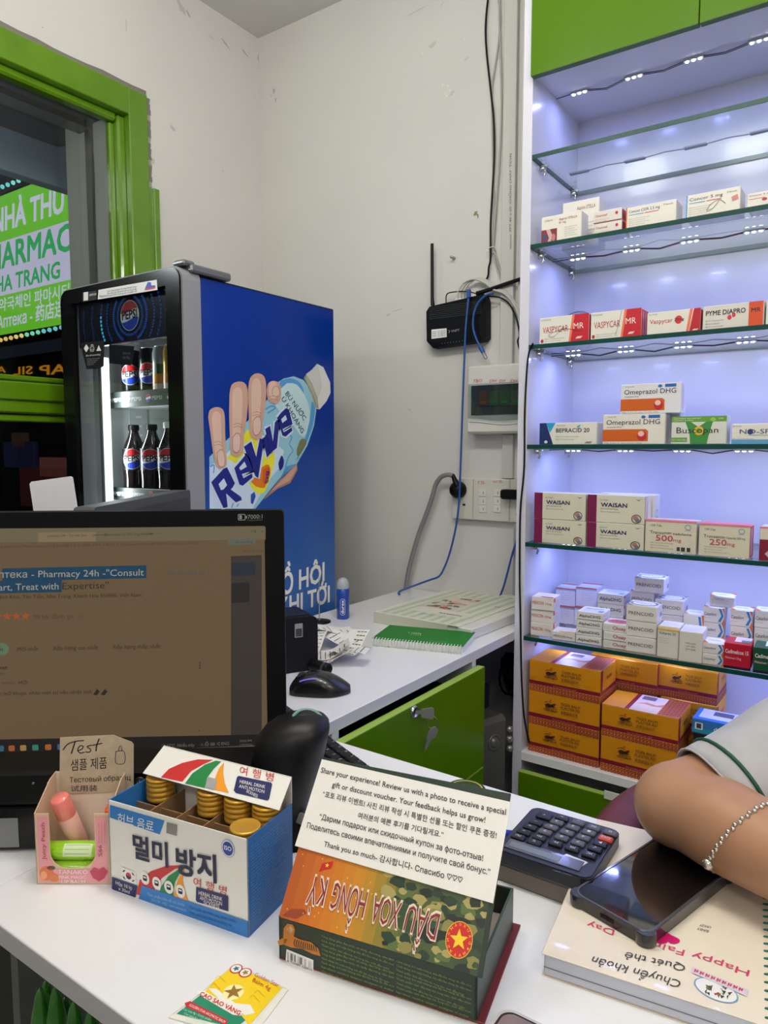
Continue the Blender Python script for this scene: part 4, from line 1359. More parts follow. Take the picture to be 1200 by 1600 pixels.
pts = [c5(366, 236), c5(362, 290), c5(352, 400), c5(345, 560), c5(339, 720), c5(333, 900), c5(328, 1040), c5(322, 1160), c5(308, 1260), c5(284, 1360), c5(258, 1430), c5(236, 1464), c5(200, 1478), c5(150, 1496)]
BLC = mat((30, 82, 160), 0.45)
ys = [1.876, 1.874, 1.870, 1.868, 1.87, 1.872, 1.870, 1.868, 1.875, 1.885, 1.89, 1.89, 1.885, 1.875]
part(MB().tube(smooth_path([P(*p, y=yy) for p, yy in zip(pts, ys)] + [V(-1.225, 1.84, CZ + 0.004), V(-1.20, 1.80, CZ + 0.0034)], 5), 0.0031, BLC, 8), 'lead', bc)
q = P(*c5(365, 246), y=1.874)
part(MB().box(q + V(-0.006, -0.005, -0.012), q + V(0.006, 0.005, 0.012), BLC, 0.002), 'plug', bc)
sc = thing('blue_patch_lead', 'short blue network lead hanging loose in front of the router', 'cable', P(*c5(435, 515), y=1.872))
pts = [c5(470, 244), c5(440, 252), c5(408, 282), c5(388, 330), c5(384, 390), c5(398, 440), c5(418, 480)]
part(MB().tube(smooth_path([P(*p, y=1.872) for p in pts], 5), 0.0031, BLC, 8), 'lead', sc)
q0, q1 = P(*c5(415, 474), y=1.872), P(*c5(428, 500), y=1.872)
part(MB().tube([q0, q1], [0.0065, 0.006], BLC, 6), 'plug_boot', sc)
part(MB().tube([q1, P(*c5(440, 524), y=1.872)], 0.0055, mat((190, 196, 204), 0.15, trans=0.5), 4), 'plug', sc)
pts = [c5(268, 292), c5(270, 250), c5(300, 238), c5(360, 236), c5(405, 248)]
solo(MB().tube(smooth_path([P(*p, y=1.892) for p in pts], 5), 0.0018, BLK, 6), 'router_lead', 'thin black power lead across the top of the router', 'cable')
pts = [c5(445, 255), c5(500, 262), c5(540, 290), c5(570, 350), c5(584, 420), c5(576, 450), c5(586, 490)]
solo(MB().tube(smooth_path([P(*p, y=1.894) for p in pts], 5), 0.0024, BLK, 6), 'router_lead', 'black lead dropping right of the router to the cabinet', 'cable')
pts = [c5(584, 1262), c5(568, 1320), c5(552, 1370), c5(534, 1440), c5(518, 1500), c5(498, 1570)]
solo(MB().tube(smooth_path([P(*p, y=yy) for p, yy in zip(pts, (1.893, 1.885, 1.885, 1.885, 1.88, 1.872))] + [V(-0.862, 1.865, CZ + 0.0035), V(-0.82, 1.868, CZ + 0.0035), V(-0.765, 1.85, CZ + 0.0035)], 5), 0.0031, BLC, 8), 'blue_network_cable', 'short blue network cable beside the cabinet reaching the counter', 'cable')
t = thing('small_adapter', 'small ivory plug adapter on the counter by the cabinet', 'adapter', P(790, 944, z=CZ))
q = P(789, 946, z=CZ)
part(MB().box((q.x - 0.022, 1.868, CZ + 0.0002), (q.x + 0.030, 1.894, CZ + 0.026), IV, 0.003), 'body', t)
part(MB().box((q.x - 0.010, 1.8665, CZ + 0.008), (q.x + 0.008, 1.868, CZ + 0.016), GREYP, 0.0005), 'socket', t)
sn = P(709, 403, y=1.915)
sf_ = Frame((sn.x, WY, sn.z), (1, 0, 0), (0, 0, 1))
b = MB().lathe(sf_, [(0.0045, 0), (0.0045, 0.008), (0.0025, 0.009), (0.0025, 0.018), (0.005, 0.019), (0.004, 0.022), (0, 0.022)], STEEL, 10)
solo(b, 'wall_screw', 'steel screw in a plug above the router', 'screw')
t = thing('leaf_sticker', 'tiny green leaf sprig stuck on the wall', 'leaf', P(744, 336, y=WY))
lf = Frame((0, WY, 0), (1, 0, 0), (0, 0, 1))
for pts in ([(740, 337), (742, 331), (746, 330), (745, 335)], [(745, 334), (748, 335), (747, 342)]):
    part(MB().prism(lf, lf.pxs(pts), 0.0004, 0.0014, mat((120, 140, 84), 0.6)), 'leaf', t)

# ================================================================== under the rear counter
A, B = P(748, 1131, z=0.545), P(800, 1114, z=0.545)
u = (B - A); u.z = 0; u.normalize()
tw = thing('computer_tower', 'dark grey computer tower with round power button under the counter', 'computer', (A.x, A.y, 0.0))
tf = Frame((A.x, A.y, 0), u, (0, 0, 1))
TG = mat((84, 84, 82), 0.45)
part(MB().box((-0.03, 0.02, -0.34), (0.105, 0.545, 0), TG, 0.012, tf), 'case', tw)
part(MB().box((-0.028, 0.0, -0.32), (-0.010, 0.02, -0.02), BLK, 0.003, tf), 'foot', tw)
part(MB().box((0.082, 0.0, -0.32), (0.100, 0.02, -0.02), BLK, 0.003, tf), 'foot', tw)
a, c = tf.px(772, 1160)
kf = Frame(tf.p(a, c), u, (0, 0, 1))
kn = part(MB().lathe(kf, [(0.020, 0), (0.020, 0.002), (0.0175, 0.003), (0.017, 0.001), (0.012, 0.001), (0.0115, 0.006), (0.009, 0.008), (0.0, 0.0075)], mat((112, 112, 110), 0.3, 0.4), 22), 'power_button', tw)
for yy in (1139, 1154, 1169):
    a, c = tf.px(795, yy)
    kf = Frame(tf.p(a, c), u, (0, 0, 1))
    part(MB().lathe(kf, [(0.0085, 0), (0.0085, 0.004), (0.006, 0.009), (0.0, 0.010)], mat((150, 150, 148), 0.25, 0.6), 14), 'button', tw)
part(MB().box((-0.0, 0.34, 0.0), (0.10, 0.344, 0.0008), mat((50, 50, 50), 0.5), 0, tf), 'slot_line', tw)
t = thing('dark_box', 'dark blue box standing on the computer tower under the counter', 'box', (A.x - 0.03, A.y + 0.14, 0.5452))
part(MB().box((-0.02, 0.5455, -0.30), (0.10, 0.60, -0.06), mat((22, 26, 52), 0.5), 0.003, tf), 'body', t)
part(MB().box((-0.02, 0.60, -0.30), (0.10, 0.604, -0.06), mat((14, 16, 32), 0.5), 0.001, tf), 'lid', t)
cb = MB()
c0 = P(800, 1055, y=1.70)
for k in range(9):
    rr = 0.040 + 0.004 * (k % 3)
    o = c0 + V(random.uniform(-.012, .004), random.uniform(-.02, .02), random.uniform(-.008, .008))
    ax = random.uniform(0, 3.14)
    cb.tube([o + V(rr * 0.35 * math.cos(i * math.pi / 8 + ax), rr * math.cos(i * math.pi / 8) * 0.6, rr * math.sin(i * math.pi / 8)) for i in range(16)], 0.0032, BLKM, 6, True)
cbl = solo(cb, 'cable_coil', 'coil of black cables hanging in the dark under the counter', 'cable')

# ================================================================== things on the rear counter
def quadframe(A, B, D):
    """frame with origin A, u towards B, v towards D made square"""
    u = (B - A).normalized()
    n = u.cross(D - A).normalized()
    v = n.cross(u)
    return Frame(A, u, v), (B - A).length, (D - A).dot(v)


# A4 photo binder
ZB = CZ + 0.030
A, B, D = P(587, 955, z=ZB), P(716, 978, z=ZB), P(668, 915, z=ZB)
pfm, w_, d_ = quadframe(A, B, D)
bk = thing('photo_binder', 'thick pale striped photo book with picture cover by the wall', 'book', pfm.p(w_ / 2, d_ / 2, -0.030))
SPN = mat((196, 198, 178), 0.5); STW = mat((222, 222, 208), 0.4); STG = mat((188, 202, 176), 0.4)
part(MB().box((0.004, 0.004, -0.0298), (w_ + 0.035, d_ - 0.004, -0.004), mat((214, 214, 210), 0.7), 0.002, pfm), 'page_block', bk)
cov = part(MB().box((-0.004, 0, -0.004), (w_, d_, 0), STW, 0.001, pfm), 'front_cover', bk)
part(MB().box((-0.008, 0, -0.0298), (-0.002, d_, 0.0), SPN, 0.003, pfm), 'spine', bk)
part(MB().box((-0.004, -0.0015, -0.0298), (w_ - 0.03, 0.004, -0.001), SPN, 0.001, pfm), 'cover_flap', bk)
b = MB()
n = 17
for i in range(n):
    if i % 2:
        b.poly(pfm, [(w_ * i / n, 0.002), (w_ * (i + 1) / n, 0.002), (w_ * (i + 1) / n, d_ - 0.002), (w_ * i / n, d_ - 0.002)], STG, 0.0002)
part(b, 'printed_stripes', cov)
b = MB()
px0, px1, py0, py1 = w_ * 0.22, w_ * 0.62, d_ * 0.34, d_ * 0.80
b.poly(pfm, [(px0, py0), (px1, py0), (px1, py1), (px0, py1)], mat((216, 206, 190), 0.4), 0.0004)
rnd = random.Random(3)
for i in range(34):
    x, y = px0 + rnd.random() * (px1 - px0) * 0.82, py0 + rnd.random() * (py1 - py0) * 0.82
    c = rnd.choice([(196, 110, 96), (150, 60, 56), (120, 140, 100), (226, 190, 170), (88, 96, 84), (206, 150, 120), (176, 190, 176)])
    b.poly(pfm, [(x + rnd.random() * 0.006, y), (x + 0.012 + rnd.random() * 0.014, y + rnd.random() * 0.006), (x + 0.010 + rnd.random() * 0.010, y + 0.014 + rnd.random() * 0.012), (x, y + 0.010 + rnd.random() * 0.010)], mat(c, 0.4), 0.0005 + i * 0.00001)
b.poly(pfm, [(px0, py0 - d_ * 0.16), (w_ * 0.90, py0 - d_ * 0.16), (w_ * 0.90, py0 - 0.002), (px0, py0 - 0.002)], mat((222, 220, 208), 0.4), 0.0004)
part(b, 'printed_picture', cov)
b = MB()
b.text(pfm, 'RANDOM', w_ * 0.56, d_ * 0.22, INK, w=w_ * 0.26, h=0.0008)
b.text(pfm, 'A4', w_ * 0.86, d_ * 0.62, INK, w=w_ * 0.07, h=0.0008)
b.text(pfm, 'Photo album - sticker book', w_ * 0.44, d_ * 0.13, mat((120, 118, 110), 0.5), w=w_ * 0.34, h=0.0008)
part(b, 'lettering', cov)

# green spiral notebook
ZN = CZ + 0.018
A, B, D = P(581, 997, z=ZN), P(722, 1010, z=ZN), P(602, 976, z=ZN)
nf, w_, d_ = quadframe(A, B, D)
nb = thing('spiral_notebook', 'green covered spiral notebook on the rear counter', 'notebook', nf.p(w_ / 2, d_ / 2, -0.018))
part(MB().box((0, 0.004, -0.0178), (w_, d_, -0.0014), mat((226, 226, 222), 0.7), 0.001, nf), 'pages', nb)
cv = part(MB().box((-0.001, 0.003, -0.0014), (w_ + 0.002, d_ + 0.002, 0), mat((20, 122, 34), 0.45, spec=0.25), 0.0005, nf), 'cover', nb)
b = MB()
for k in range(5):
    stroke(b, nf, [(w_ * 0.30 + k * 0.006, d_ * 0.62), (w_ * 0.33 + k * 0.007, d_ * (0.52 + 0.06 * (k % 2))), (w_ * 0.38 + k * 0.003, d_ * 0.60), (w_ * 0.36 + k * 0.006, d_ * 0.42)], 0.0012, mat((190, 214, 184), 0.4), 0.0004)
b.text(nf, 'NOTEBOOK', w_ * 0.62, d_ * 0.14, mat((120, 190, 130), 0.4), w=w_ * 0.2, h=0.0004)
part(b, 'lettering', cv)
for i in range(30):
    x = w_ * (i + 0.5) / 30
    part(MB().tube([nf.p(x + 0.0009 * (k > 4), 0.003 + 0.0095 * math.cos(2 * math.pi * k / 9), -0.0085 + 0.0100 * math.sin(2 * math.pi * k / 9)) for k in range(9)], 0.0011, mat((216, 222, 216), 0.35), 5, True), 'binding_ring', nb)

# lubricant-gel style blue bottle with clear cap
q = P(536, 966, z=CZ)
gb = thing('gel_bottle', 'small blue bottle with clear domed cap by the receipts', 'bottle', q)
gf = Frame(q, (1, 0, 0), (0, 1, 0))
part(MB().lathe(gf, [(0.015, 0), (0.0170, 0.002), (0.0172, 0.078), (0.015, 0.081), (0, 0.081)], mat((14, 66, 164), 0.25, coat=0.4), 22), 'body', gb)
part(MB().lathe(gf, [(0.0165, 0.081), (0.0165, 0.090), (0.0150, 0.100), (0.010, 0.107), (0.0, 0.110)], mat((206, 214, 222), 0.12, trans=0.4), 22), 'cap', gb)
wr = wrapper(q, 0.0172, math.radians(-55))
b = MB()
vs, fs, x0, x1 = glyphs('durex', 0.02)
b.add([wr(0.003 - y * 0.010, 0.016 + (x - x0) * 0.036 / (x1 - x0), 0.0003) for x, y in vs], fs, WHITE)
o = rrect(-0.0065, 0.012, 0.0065, 0.056, 0.006, 4); i_ = rrect(-0.0058, 0.0127, 0.0058, 0.0553, 0.0055, 4)
n = len(o)
b.add([wr(a, c, 0.0003) for a, c in o + i_], [(k, (k + 1) % n, n + (k + 1) % n, n + k) for k in range(n)], WHITE)
part(b, 'lettering', gb)

# receipts
rg = 'crumpled receipts in the pile by the printer'
rcp = [((500, 1000), 0.16, 0.058, 20, 0.030, 'long printed receipt on top of the pile'), ((528, 1005), 0.14, 0.055, -30, 0.026, 'printed receipt curling up at the right of the pile'),
       ((505, 1022), 0.11, 0.057, 5, 0.016, 'receipt lying flat at the front of the pile'), ((545, 1018), 0.10, 0.050, 60, 0.020, 'receipt with dark print folded at the right edge of the pile'),
       ((530, 1030), 0.12, 0.055, -10, 0.008, 'receipt at the bottom of the pile sticking out to the right'), ((490, 1010), 0.12, 0.056, 80, 0.022, 'receipt at the back left of the pile beside the printer')]
for k, (pp, L, W, ang, zo, lb) in enumerate(rcp):
    c = P(*pp, z=CZ + 0.01)
    r = thing('receipt', lb, 'receipt', (c.x, c.y, CZ + 0.001), 0, rg)
    rn = random.Random(k + 11)
    a = math.radians(ang + 35)
    u, v = V(math.cos(a), math.sin(a), 0), V(-math.sin(a), math.cos(a), 0)
    n = 14
    cur = [(zo + 0.016 * math.sin(i / n * 5.0 + k) * (0.5 + 0.5 * i / n) + 0.012 * (i / n) ** 2) for i in range(n + 1)]
    lowest = min(cur)
    cur = [z - min(0, lowest - 0.002) for z in cur]

    def surf(s, t, h=0.0, u=u, v=v, c=c, cur=cur, L=L, W=W, n=n, k=k):
        i = max(0, min(n - 1e-6, (s / L + 0.5) * n)); j = int(i); f = i - j
        z = cur[j] * (1 - f) + cur[j + 1] * f + 0.10 * t * math.sin(s * 30 + k)
        return Vector((c.x, c.y, CZ + max(0.001, z) + h)) + u * s + v * t
    vs, fs = [], []
    for i in range(n + 1):
        for t in (-W / 2, -W / 6, W / 6, W / 2):
            vs.append(surf(-L / 2 + L * i / n, t))
    for i in range(n):
        for j in range(3):
            fs.append((i * 4 + j, i * 4 + j + 1, i * 4 + j + 5, i * 4 + j + 4))
    part(MB().add(vs, fs, PAPER, True), 'paper', r)
    b = MB()
    for i in range(9):
        s0 = L * 0.42 - i * L * 0.092
        wd = W * rn.uniform(0.3, 0.8)
        x = -W * 0.42
        while x < -W * 0.42 + wd:
            l = rn.uniform(0.003, 0.008)
            b.add([surf(s0, x, 0.0006), surf(s0, x + l, 0.0006), surf(s0 - 0.0022, x + l, 0.0006), surf(s0 - 0.0022, x, 0.0006)], [(0, 1, 2, 3)], mat((96, 96, 98), 0.7))
            x += l + 0.0018
    part(b, 'printed_lines', r)
# receipt spike
q = P(499, 972, z=CZ)
t = thing('receipt_spike', 'thin steel spike standing behind the receipt pile', 'spike', q)
part(MB().tube([q + V(0, 0, 0.004), q + V(0, 0, 0.125)], [0.0016, 0.0008], STEEL, 6), 'pin', t)
part(MB().lathe(Frame(q, (1, 0, 0), (0, 1, 0)), [(0.03, 0), (0.03, 0.003), (0.004, 0.005), (0, 0.005)], BLK, 16), 'base', t)
# receipt printer (black box)
A = P(497, 1046, z=CZ)
rp_ = thing('receipt_printer', 'black box shaped receipt printer behind the monitor', 'printer', (A.x - 0.05, A.y - 0.05, CZ))
RU = V(math.cos(math.radians(62)), math.sin(math.radians(62)), 0)
hpx = (1046 - 962)
hh = P(497, 962, y=A.y).z - CZ
fz = Frame(A, -RU, (0, 0, 1))
fz.n = RU.cross(Z)
fz = Frame(A - RU * 0.13, RU, (0, 0, 1))
part(MB().prism(Frame(fz.o, fz.u, fz.v), rrect(0, 0.001, 0.13, hh, 0.012, 4), -0.10, 0, mat((20, 20, 27), 0.5, spec=0.2)), 'body', rp_)
a, c = fz.px(467, 985)
part(MB().box((a - 0.009, c - 0.014, 0), (a + 0.008, c + 0.014, 0.0012), mat((150, 150, 154), 0.35), 0.0006, fz), 'release_button', rp_)
part(MB().box((a - 0.007, c - 0.012, 0.0012), (a + 0.006, c + 0.004, 0.0016), mat((60, 60, 64), 0.4), 0, fz), 'button_slot', rp_)
part(MB().box((0.02, hh, -0.085), (0.115, hh + 0.002, -0.015), mat((14, 14, 16), 0.4), 0.0005, fz), 'paper_cover', rp_)
# small black roll
q0, q1 = P(500, 1042, z=CZ + 0.012), P(514, 1046, z=CZ + 0.012)
d = (q1 - q0).normalized()
t = thing('black_tube', 'small black tube lying beside the receipts', 'tube', (q1.x, q1.y, CZ))
ax = Frame(q1 - d * 0.05, d.cross(Z), Z); ax.n = d
part(MB().lathe(ax, [(0.0115, 0), (0.0115, 0.048), (0.0100, 0.05), (0.0085, 0.05), (0.0080, 0.044), (0.0, 0.044)], BLK, 18), 'barrel', t)
part(MB().lathe(ax, [(0.0119, 0.036), (0.0119, 0.042)], DGREY, 18, cap=False), 'ring', t)

# mouse
q = P(500, 1090, z=CZ)
mt = thing('computer_mouse', 'black gaming mouse with faint violet light strip', 'mouse', (q.x, q.y + 0.02, CZ))
uu = (P(548, 1085, z=CZ) - P(452, 1088, z=CZ)); L = uu.length; uu.normalize()
vv = Z.cross(uu)
o = P(452, 1088, z=CZ) + vv * 0.018
vs, fs = [], []
n, m_ = 18, 12
for i in range(n + 1):
    s = i / n
    wd = 0.034 * (math.sin(math.pi * min(1, max(0, s * 0.94 + 0.03))) ** 0.42) * (1 - 0.10 * math.sin(2 * math.pi * s))
    ht = 0.039 * (math.sin(math.pi * (0.06 + 0.88 * s ** 0.80))) ** 0.75
    for j in range(m_ + 1):
        an = math.pi * j / m_
        vs.append(o + uu * (L * s) + vv * (wd * math.cos(an)) + Z * (0.001 + max(0.002, ht) * (math.sin(an) ** 0.65)))
for i in range(n):
    for j in range(m_):
        fs.append((i * (m_ + 1) + j, i * (m_ + 1) + j + 1, (i + 1) * (m_ + 1) + j + 1, (i + 1) * (m_ + 1) + j))
part(MB().add(vs, fs, mat((20, 20, 22), 0.25, coat=0.3), True), 'shell', mt)
b = MB()
pts = []
for i in range(3, 9):
    s = i / n
    pts.append(vs[i * (m_ + 1) + 9] + Z * 0.0008 - vv * 0.001)
part(MB().tube(smooth_path(pts, 4), 0.0011, mat((120, 110, 230), 0.4, emit=0.9), 6), 'light_strip', mt)
k = 4 * (m_ + 1) + 6
wf = Frame(vs[k] - Z * 0.006, uu, Z)
part(MB().lathe(wf, [(0.010, -0.004), (0.0108, 0), (0.010, 0.004)], DGREY, 14), 'scroll_wheel', mt)
part(MB().tube(smooth_path([vs[k] + Z * 0.001, vs[2 * (m_ + 1) + 6] + Z * 0.001, o + Z * 0.006], 4), 0.0009, BLKM, 5), 'button_gap', mt)
b = MB()

# ================================================================== monitor and desk devices
MD = 0.88
TR = CAM + ray(443, 797) / FPX * MD
MW = math.radians(41)
mu = V(math.cos(MW), math.sin(MW), 0)
mf = Frame(TR, mu, (0, 0, 1))
mon = thing('computer_monitor', 'black framed monitor showing a review page, turned to the customer', 'monitor', mf.p(-0.27, -(TR.z - CZ), -0.06))
SCR_H, SCR_W = 0.30, 0.545
part(MB().prism(mf, rrect(-SCR_W, -SCR_H, 0, 0, 0.005, 3), -0.022, 0, BLKM), 'casing', mon)
sr, stp = mf.px(415, 950)[0], mf.px(300, 823)[1]
sb = -SCR_H + 0.010
scr_m = bpy.data.materials.new('screen_page')
scr_m.use_nodes = True
q = scr_m.node_tree.nodes['Principled BSDF']
q.inputs['Base Color'].default_value = (0.015, 0.015, 0.015, 1); q.inputs['Roughness'].default_value = 0.3; q.inputs['Specular IOR Level'].default_value = 0.1
q.inputs['Emission Color'].default_value = (*lin((106, 87, 62)), 1); q.inputs['Emission Strength'].default_value = 0.8


def glow(c, k=0.72):
    return mat(c, 0.3, emit=k, spec=0.08)


scr = part(MB().box((-SCR_W + 0.012, sb, 0), (sr, stp, 0.0006), scr_m, 0, mf), 'screen', mon)
part(MB().box((-SCR_W + 0.002, -SCR_H - 0.001, 0.0), (-0.002, -SCR_H + 0.004, 0.003), mat((46, 46, 50), 0.4), 0.001, mf), 'lower_lip', mon)
b = MB()


def spoly(pts, m, h=0.0009):
    b.poly(mf, mf.pxs(pts), m, h)


def stx(s, A, B, hpx, m, bold=0.008, h=0.0013, cap=0.727):
    b.ptext(mf, s, A, B, (A[0], A[1] - hpx), m, h, bold, cap)


ST = glow((44, 38, 32)); ST2 = glow((76, 66, 54)); SHL = glow((172, 168, 156))
spoly([(-60, 848), (415, 843), (415, 823), (-60, 826)], glow((116, 106, 80)))
spoly([(60, 847), (150, 846), (150, 831), (60, 832)], glow((138, 120, 90)), 0.0011)
spoly([(361, 1150), (409, 1147), (409, 867), (361, 869)], glow((60, 54, 48)))
spoly([(362, 900), (398, 898), (400, 886), (396, 878), (362, 880)], glow((34, 44, 58)), 0.0011)
spoly([(362, 942), (390, 940), (390, 909), (362, 911)], glow((36, 34, 34)), 0.0011)
spoly([(356, 852), (396, 850), (400, 846), (396, 841), (356, 842)], glow((100, 106, 92)), 0.0011)
spoly([(4, 908), (229, 903), (229, 883), (4, 888)], glow((20, 66, 94)), 0.0011)
spoly([(-60, 928), (97, 925), (97, 905), (-60, 909)], glow((20, 66, 94)), 0.0010)
stx('Аптека - Pharmacy 24h -"Consult', (-14, 903), (225, 899), 11, SHL)
stx('Heart, Treat with', (-20, 923), (92, 920.5), 11, SHL)
stx('Expertise"', (98, 920.5), (170, 919), 11, ST)
stx('Minh Khai, Tân Tiến, Nha Trang, Khánh Hòa 650000, Việt Nam', (-4, 935.5), (221, 932), 6, ST)
stx('Viết bài đánh giá', (261, 898.5), (320, 897), 7, glow((74, 84, 96)))
for x in (-3, 11.5, 26, 40.3):
    a, c = mf.px(x, 963 - x * 0.02)
    b.poly(mf, star(a, c, 0.0054), glow((176, 84, 44)), 0.0012)
stx('99 bài đánh giá', (53, 967), (116, 965), 7, ST2)
stx('ⓘ', (123, 967), (131, 966.5), 7, ST2)
b.poly(mf, [(x, y) for x, y in rrect(mf.px(-20, 1023)[0], mf.px(-20, 1024)[1], mf.px(15, 1023)[0], mf.px(15, 1004)[1], 0.007)], glow((98, 124, 98)), 0.0010)
stx('nhất', (-14, 1017), (6, 1016.5), 6, ST)
stx('Mới nhất', (28, 1017), (61, 1016), 6.5, ST)
stx('Xếp hạng cao nhất', (83, 1015.5), (154, 1014), 6.5, ST)
stx('Xếp hạng thấp nhất', (176, 1013.5), (251, 1012), 6.5, ST)
stx('Oman', (-8, 1045.5), (12, 1045), 6, ST, 0.02)
stx('đánh giá', (-18, 1054), (8, 1053.5), 5, ST2)
stx('1 ngày trước', (-20, 1069), (24, 1068.5), 5, ST2)
stx('MỚI', (30, 1069), (43, 1068.5), 5.5, ST)
stx('Mặc mở khuya, nhân viên tư vấn nhiệt tình', (-12, 1086), (144, 1083), 6, ST)
for x in (151, 163):
    a, c = mf.px(x, 1081)
    b.poly(mf, [(a - 0.004, c - 0.003), (a + 0.0005, c - 0.004), (a + 0.004, c + 0.0005), (a + 0.001, c + 0.004)], ST, 0.0012)
for k in range(3):
    a, c = mf.px(312.5, 1035.5 + 4 * k)
    b.poly(mf, ell(a, c, 0.0010, 0.0010, 8), ST, 0.0012)
a, c = mf.px(311.5, 1141)
b.poly(mf, ell(a, c, 0.0008, 0.0008, 8), ST, 0.0012)
stx('pharmacy 24h - Tìm trên Goo', (75, 839), (136, 837.5), 4, ST2)
stx('×  +', (143, 838), (252, 835.5), 4, ST2)
stx('Download tài liệu ứng dụng', (164, 837), (232, 835.5), 4, ST2)
stx('maps/place/Pharmacy+24h/@12.2388,109.1967,17z/data=!4m8!3m7!1s0x317067', (-10, 856), (310, 850), 4, ST2)
stx('Đã tạm dừng', (368, 849), (395, 848), 4, ST2)
stx('Tất cả dấu trang', (379, 863), (411, 862), 4, ST2)
stx('─  ❐  ×', (375, 833), (412, 832), 4, ST2)
spoly([(-60, 1180), (404, 1165), (408, 1147), (-60, 1156)], glow((30, 27, 27)), 0.0012)
spoly([(404, 1165), (412, 1165), (412, 1146), (408, 1147)], glow((30, 27, 27)), 0.0012)
for x, cc in ((2, (60, 100, 120)), (19, (170, 90, 50)), (37, (170, 130, 70)), (56, (60, 130, 110)), (76, (170, 100, 50)), (95, (60, 100, 130))):
    a, c = mf.px(x, 1169 - x * 0.03)
    b.poly(mf, rrect(a - 0.0036, c - 0.0036, a + 0.0036, c + 0.0036, 0.0014, 2), glow(cc, 0.7), 0.0015)
stx('☁ 23°C  Nhiều mây', (252, 1167), (304, 1165.5), 5, glow((120, 112, 104)), h=0.0015)
stx('∧ ⎙ ⌨ ◁ ENG', (314, 1165), (358, 1163), 5, glow((120, 112, 104)), h=0.0015)
stx('10:03 PM', (375, 1159), (393, 1158.5), 4, glow((120, 112, 104)), h=0.0015)
stx('1/25/2026', (375, 1165.5), (394, 1165), 4, glow((120, 112, 104)), h=0.0015)
part(b, 'screen_content', scr)
b = MB()
b.ptext(mf, '7000:1', (387, 811), (410, 810), (387, 804), mat((150, 150, 152), 0.5), 0.0006)
b.ptext(mf, 'DYNAMIC CONTRAST', (386, 814), (410, 813), (386, 812.4), mat((120, 120, 122), 0.5), 0.0006)
o = rrect(*mf.px(372, 813), *mf.px(383.5, 803), 0.0012, 2); i_ = rrect(*mf.px(373, 812), *mf.px(382.5, 804), 0.0010, 2)
b.ring(mf, o, i_, mat((150, 150, 152), 0.5), 0.0006)
b.poly(mf, mf.pxs([(374, 811), (378, 811), (378, 805), (374, 805)]), mat((150, 150, 152), 0.5), 0.0006)
b.poly(mf, mf.pxs([(384, 810), (386, 810), (386, 806), (384, 806)]), mat((150, 150, 152), 0.5), 0.0006)
part(b, 'bezel_print', mon)
part(MB().box((-0.30, -(TR.z - CZ) + 0.012, -0.05), (-0.24, -0.10, -0.022), BLKM, 0.006, mf), 'stand_neck', mon)
part(MB().box((-0.37, -(TR.z - CZ) + 0.0005, -0.15), (-0.17, -(TR.z - CZ) + 0.012, -0.01), BLKM, 0.005, mf), 'stand_base', mon)

# black desktop unit in front of the monitor
A = P(-60, 1352, z=CZ); B = P(60, 1327, z=CZ)
u = V(math.cos(math.radians(38)), math.sin(math.radians(38)), 0)
cfr = Frame(P(0, 1332, z=CZ), u, (0, 0, 1))
cu = thing('black_desktop_unit', 'low black desktop unit with power button below the monitor', 'computer', cfr.p(0.08, 0, -0.03))
x1 = cfr.px(398, 1240)[0]
part(MB().box((-0.16, 0.001, -0.055), (x1, 0.052, 0), BLKG, 0.003, cfr), 'lower_case', cu)
part(MB().box((-0.16, 0.055, -0.055), (x1, 0.094, 0.004), BLK, 0.004, cfr), 'front_panel', cu)
f2 = Frame(cfr.p(0, 0, 0.004), u, (0, 0, 1))
a, c = f2.px(219, 1222)
f3 = Frame(f2.p(a, c), u, (0, 0, 1))
pb = part(MB().lathe(f3, [(0.0062, 0), (0.0062, 0.0012), (0.0050, 0.0018), (0, 0.0018)], mat((44, 44, 46), 0.35), 18), 'power_button', cu)
part(MB().text(f3, '⏻', 0, -0.003, mat((170, 170, 172), 0.5), ht=0.006, align='C', h=0.0022), 'power_symbol', pb)
for x, r, c_ in ((52, 0.0016, (90, 90, 94)), (78, 0.0028, (196, 196, 198))):
    a, c = f2.px(x, 1224)
    part(MB().lathe(Frame(f2.p(a, c), u, (0, 0, 1)), [(r, 0), (r, 0.0008), (0, 0.0012)], mat(c_, 0.4), 12), 'indicator', cu)
part(MB().box((-0.12, 0.006, 0.0), (f2.px(26, 1280)[0], 0.040, 0.0012), mat((120, 122, 124), 0.25), 0.0005, cfr), 'glossy_insert', cu)

# second screen standing edge-on behind the monitor
FH = V(-_sy, _cy, 0)
SP = V(0, 0, 1.117) + FH * 1.0 + RGT * (-0.406)
SQ = V(0, 0, 1.117) + FH * 1.43 + RGT * (-0.387)
su = (SQ - SP).normalized()
s2 = Frame(SP, su, (0, 0, 1))
sm = thing('side_monitor', 'dark grey monitor standing edge on behind the front monitor', 'monitor', V(*(SP + SQ) / 2).xy.to_3d() + V(0, 0, CZ))
L2 = (SQ - SP).length
part(MB().prism(s2, rrect(0, -0.27, L2, 0, 0.008, 3), -0.030, 0, mat((66, 67, 70), 0.45)), 'casing', sm)
part(MB().box((0.012, -0.258, 0), (L2 - 0.012, -0.014, 0.0006), mat((40, 41, 44), 0.4), 0, s2), 'back_inset', sm)
part(MB().box((L2 * 0.42, -0.36, -0.05), (L2 * 0.58, -0.20, -0.030), DGREY, 0.003, s2), 'stand_neck', sm)
part(MB().box((L2 * 0.30, -0.3665, -0.12), (L2 * 0.70, -0.357, 0.05), DGREY, 0.003, s2), 'stand_base', sm)

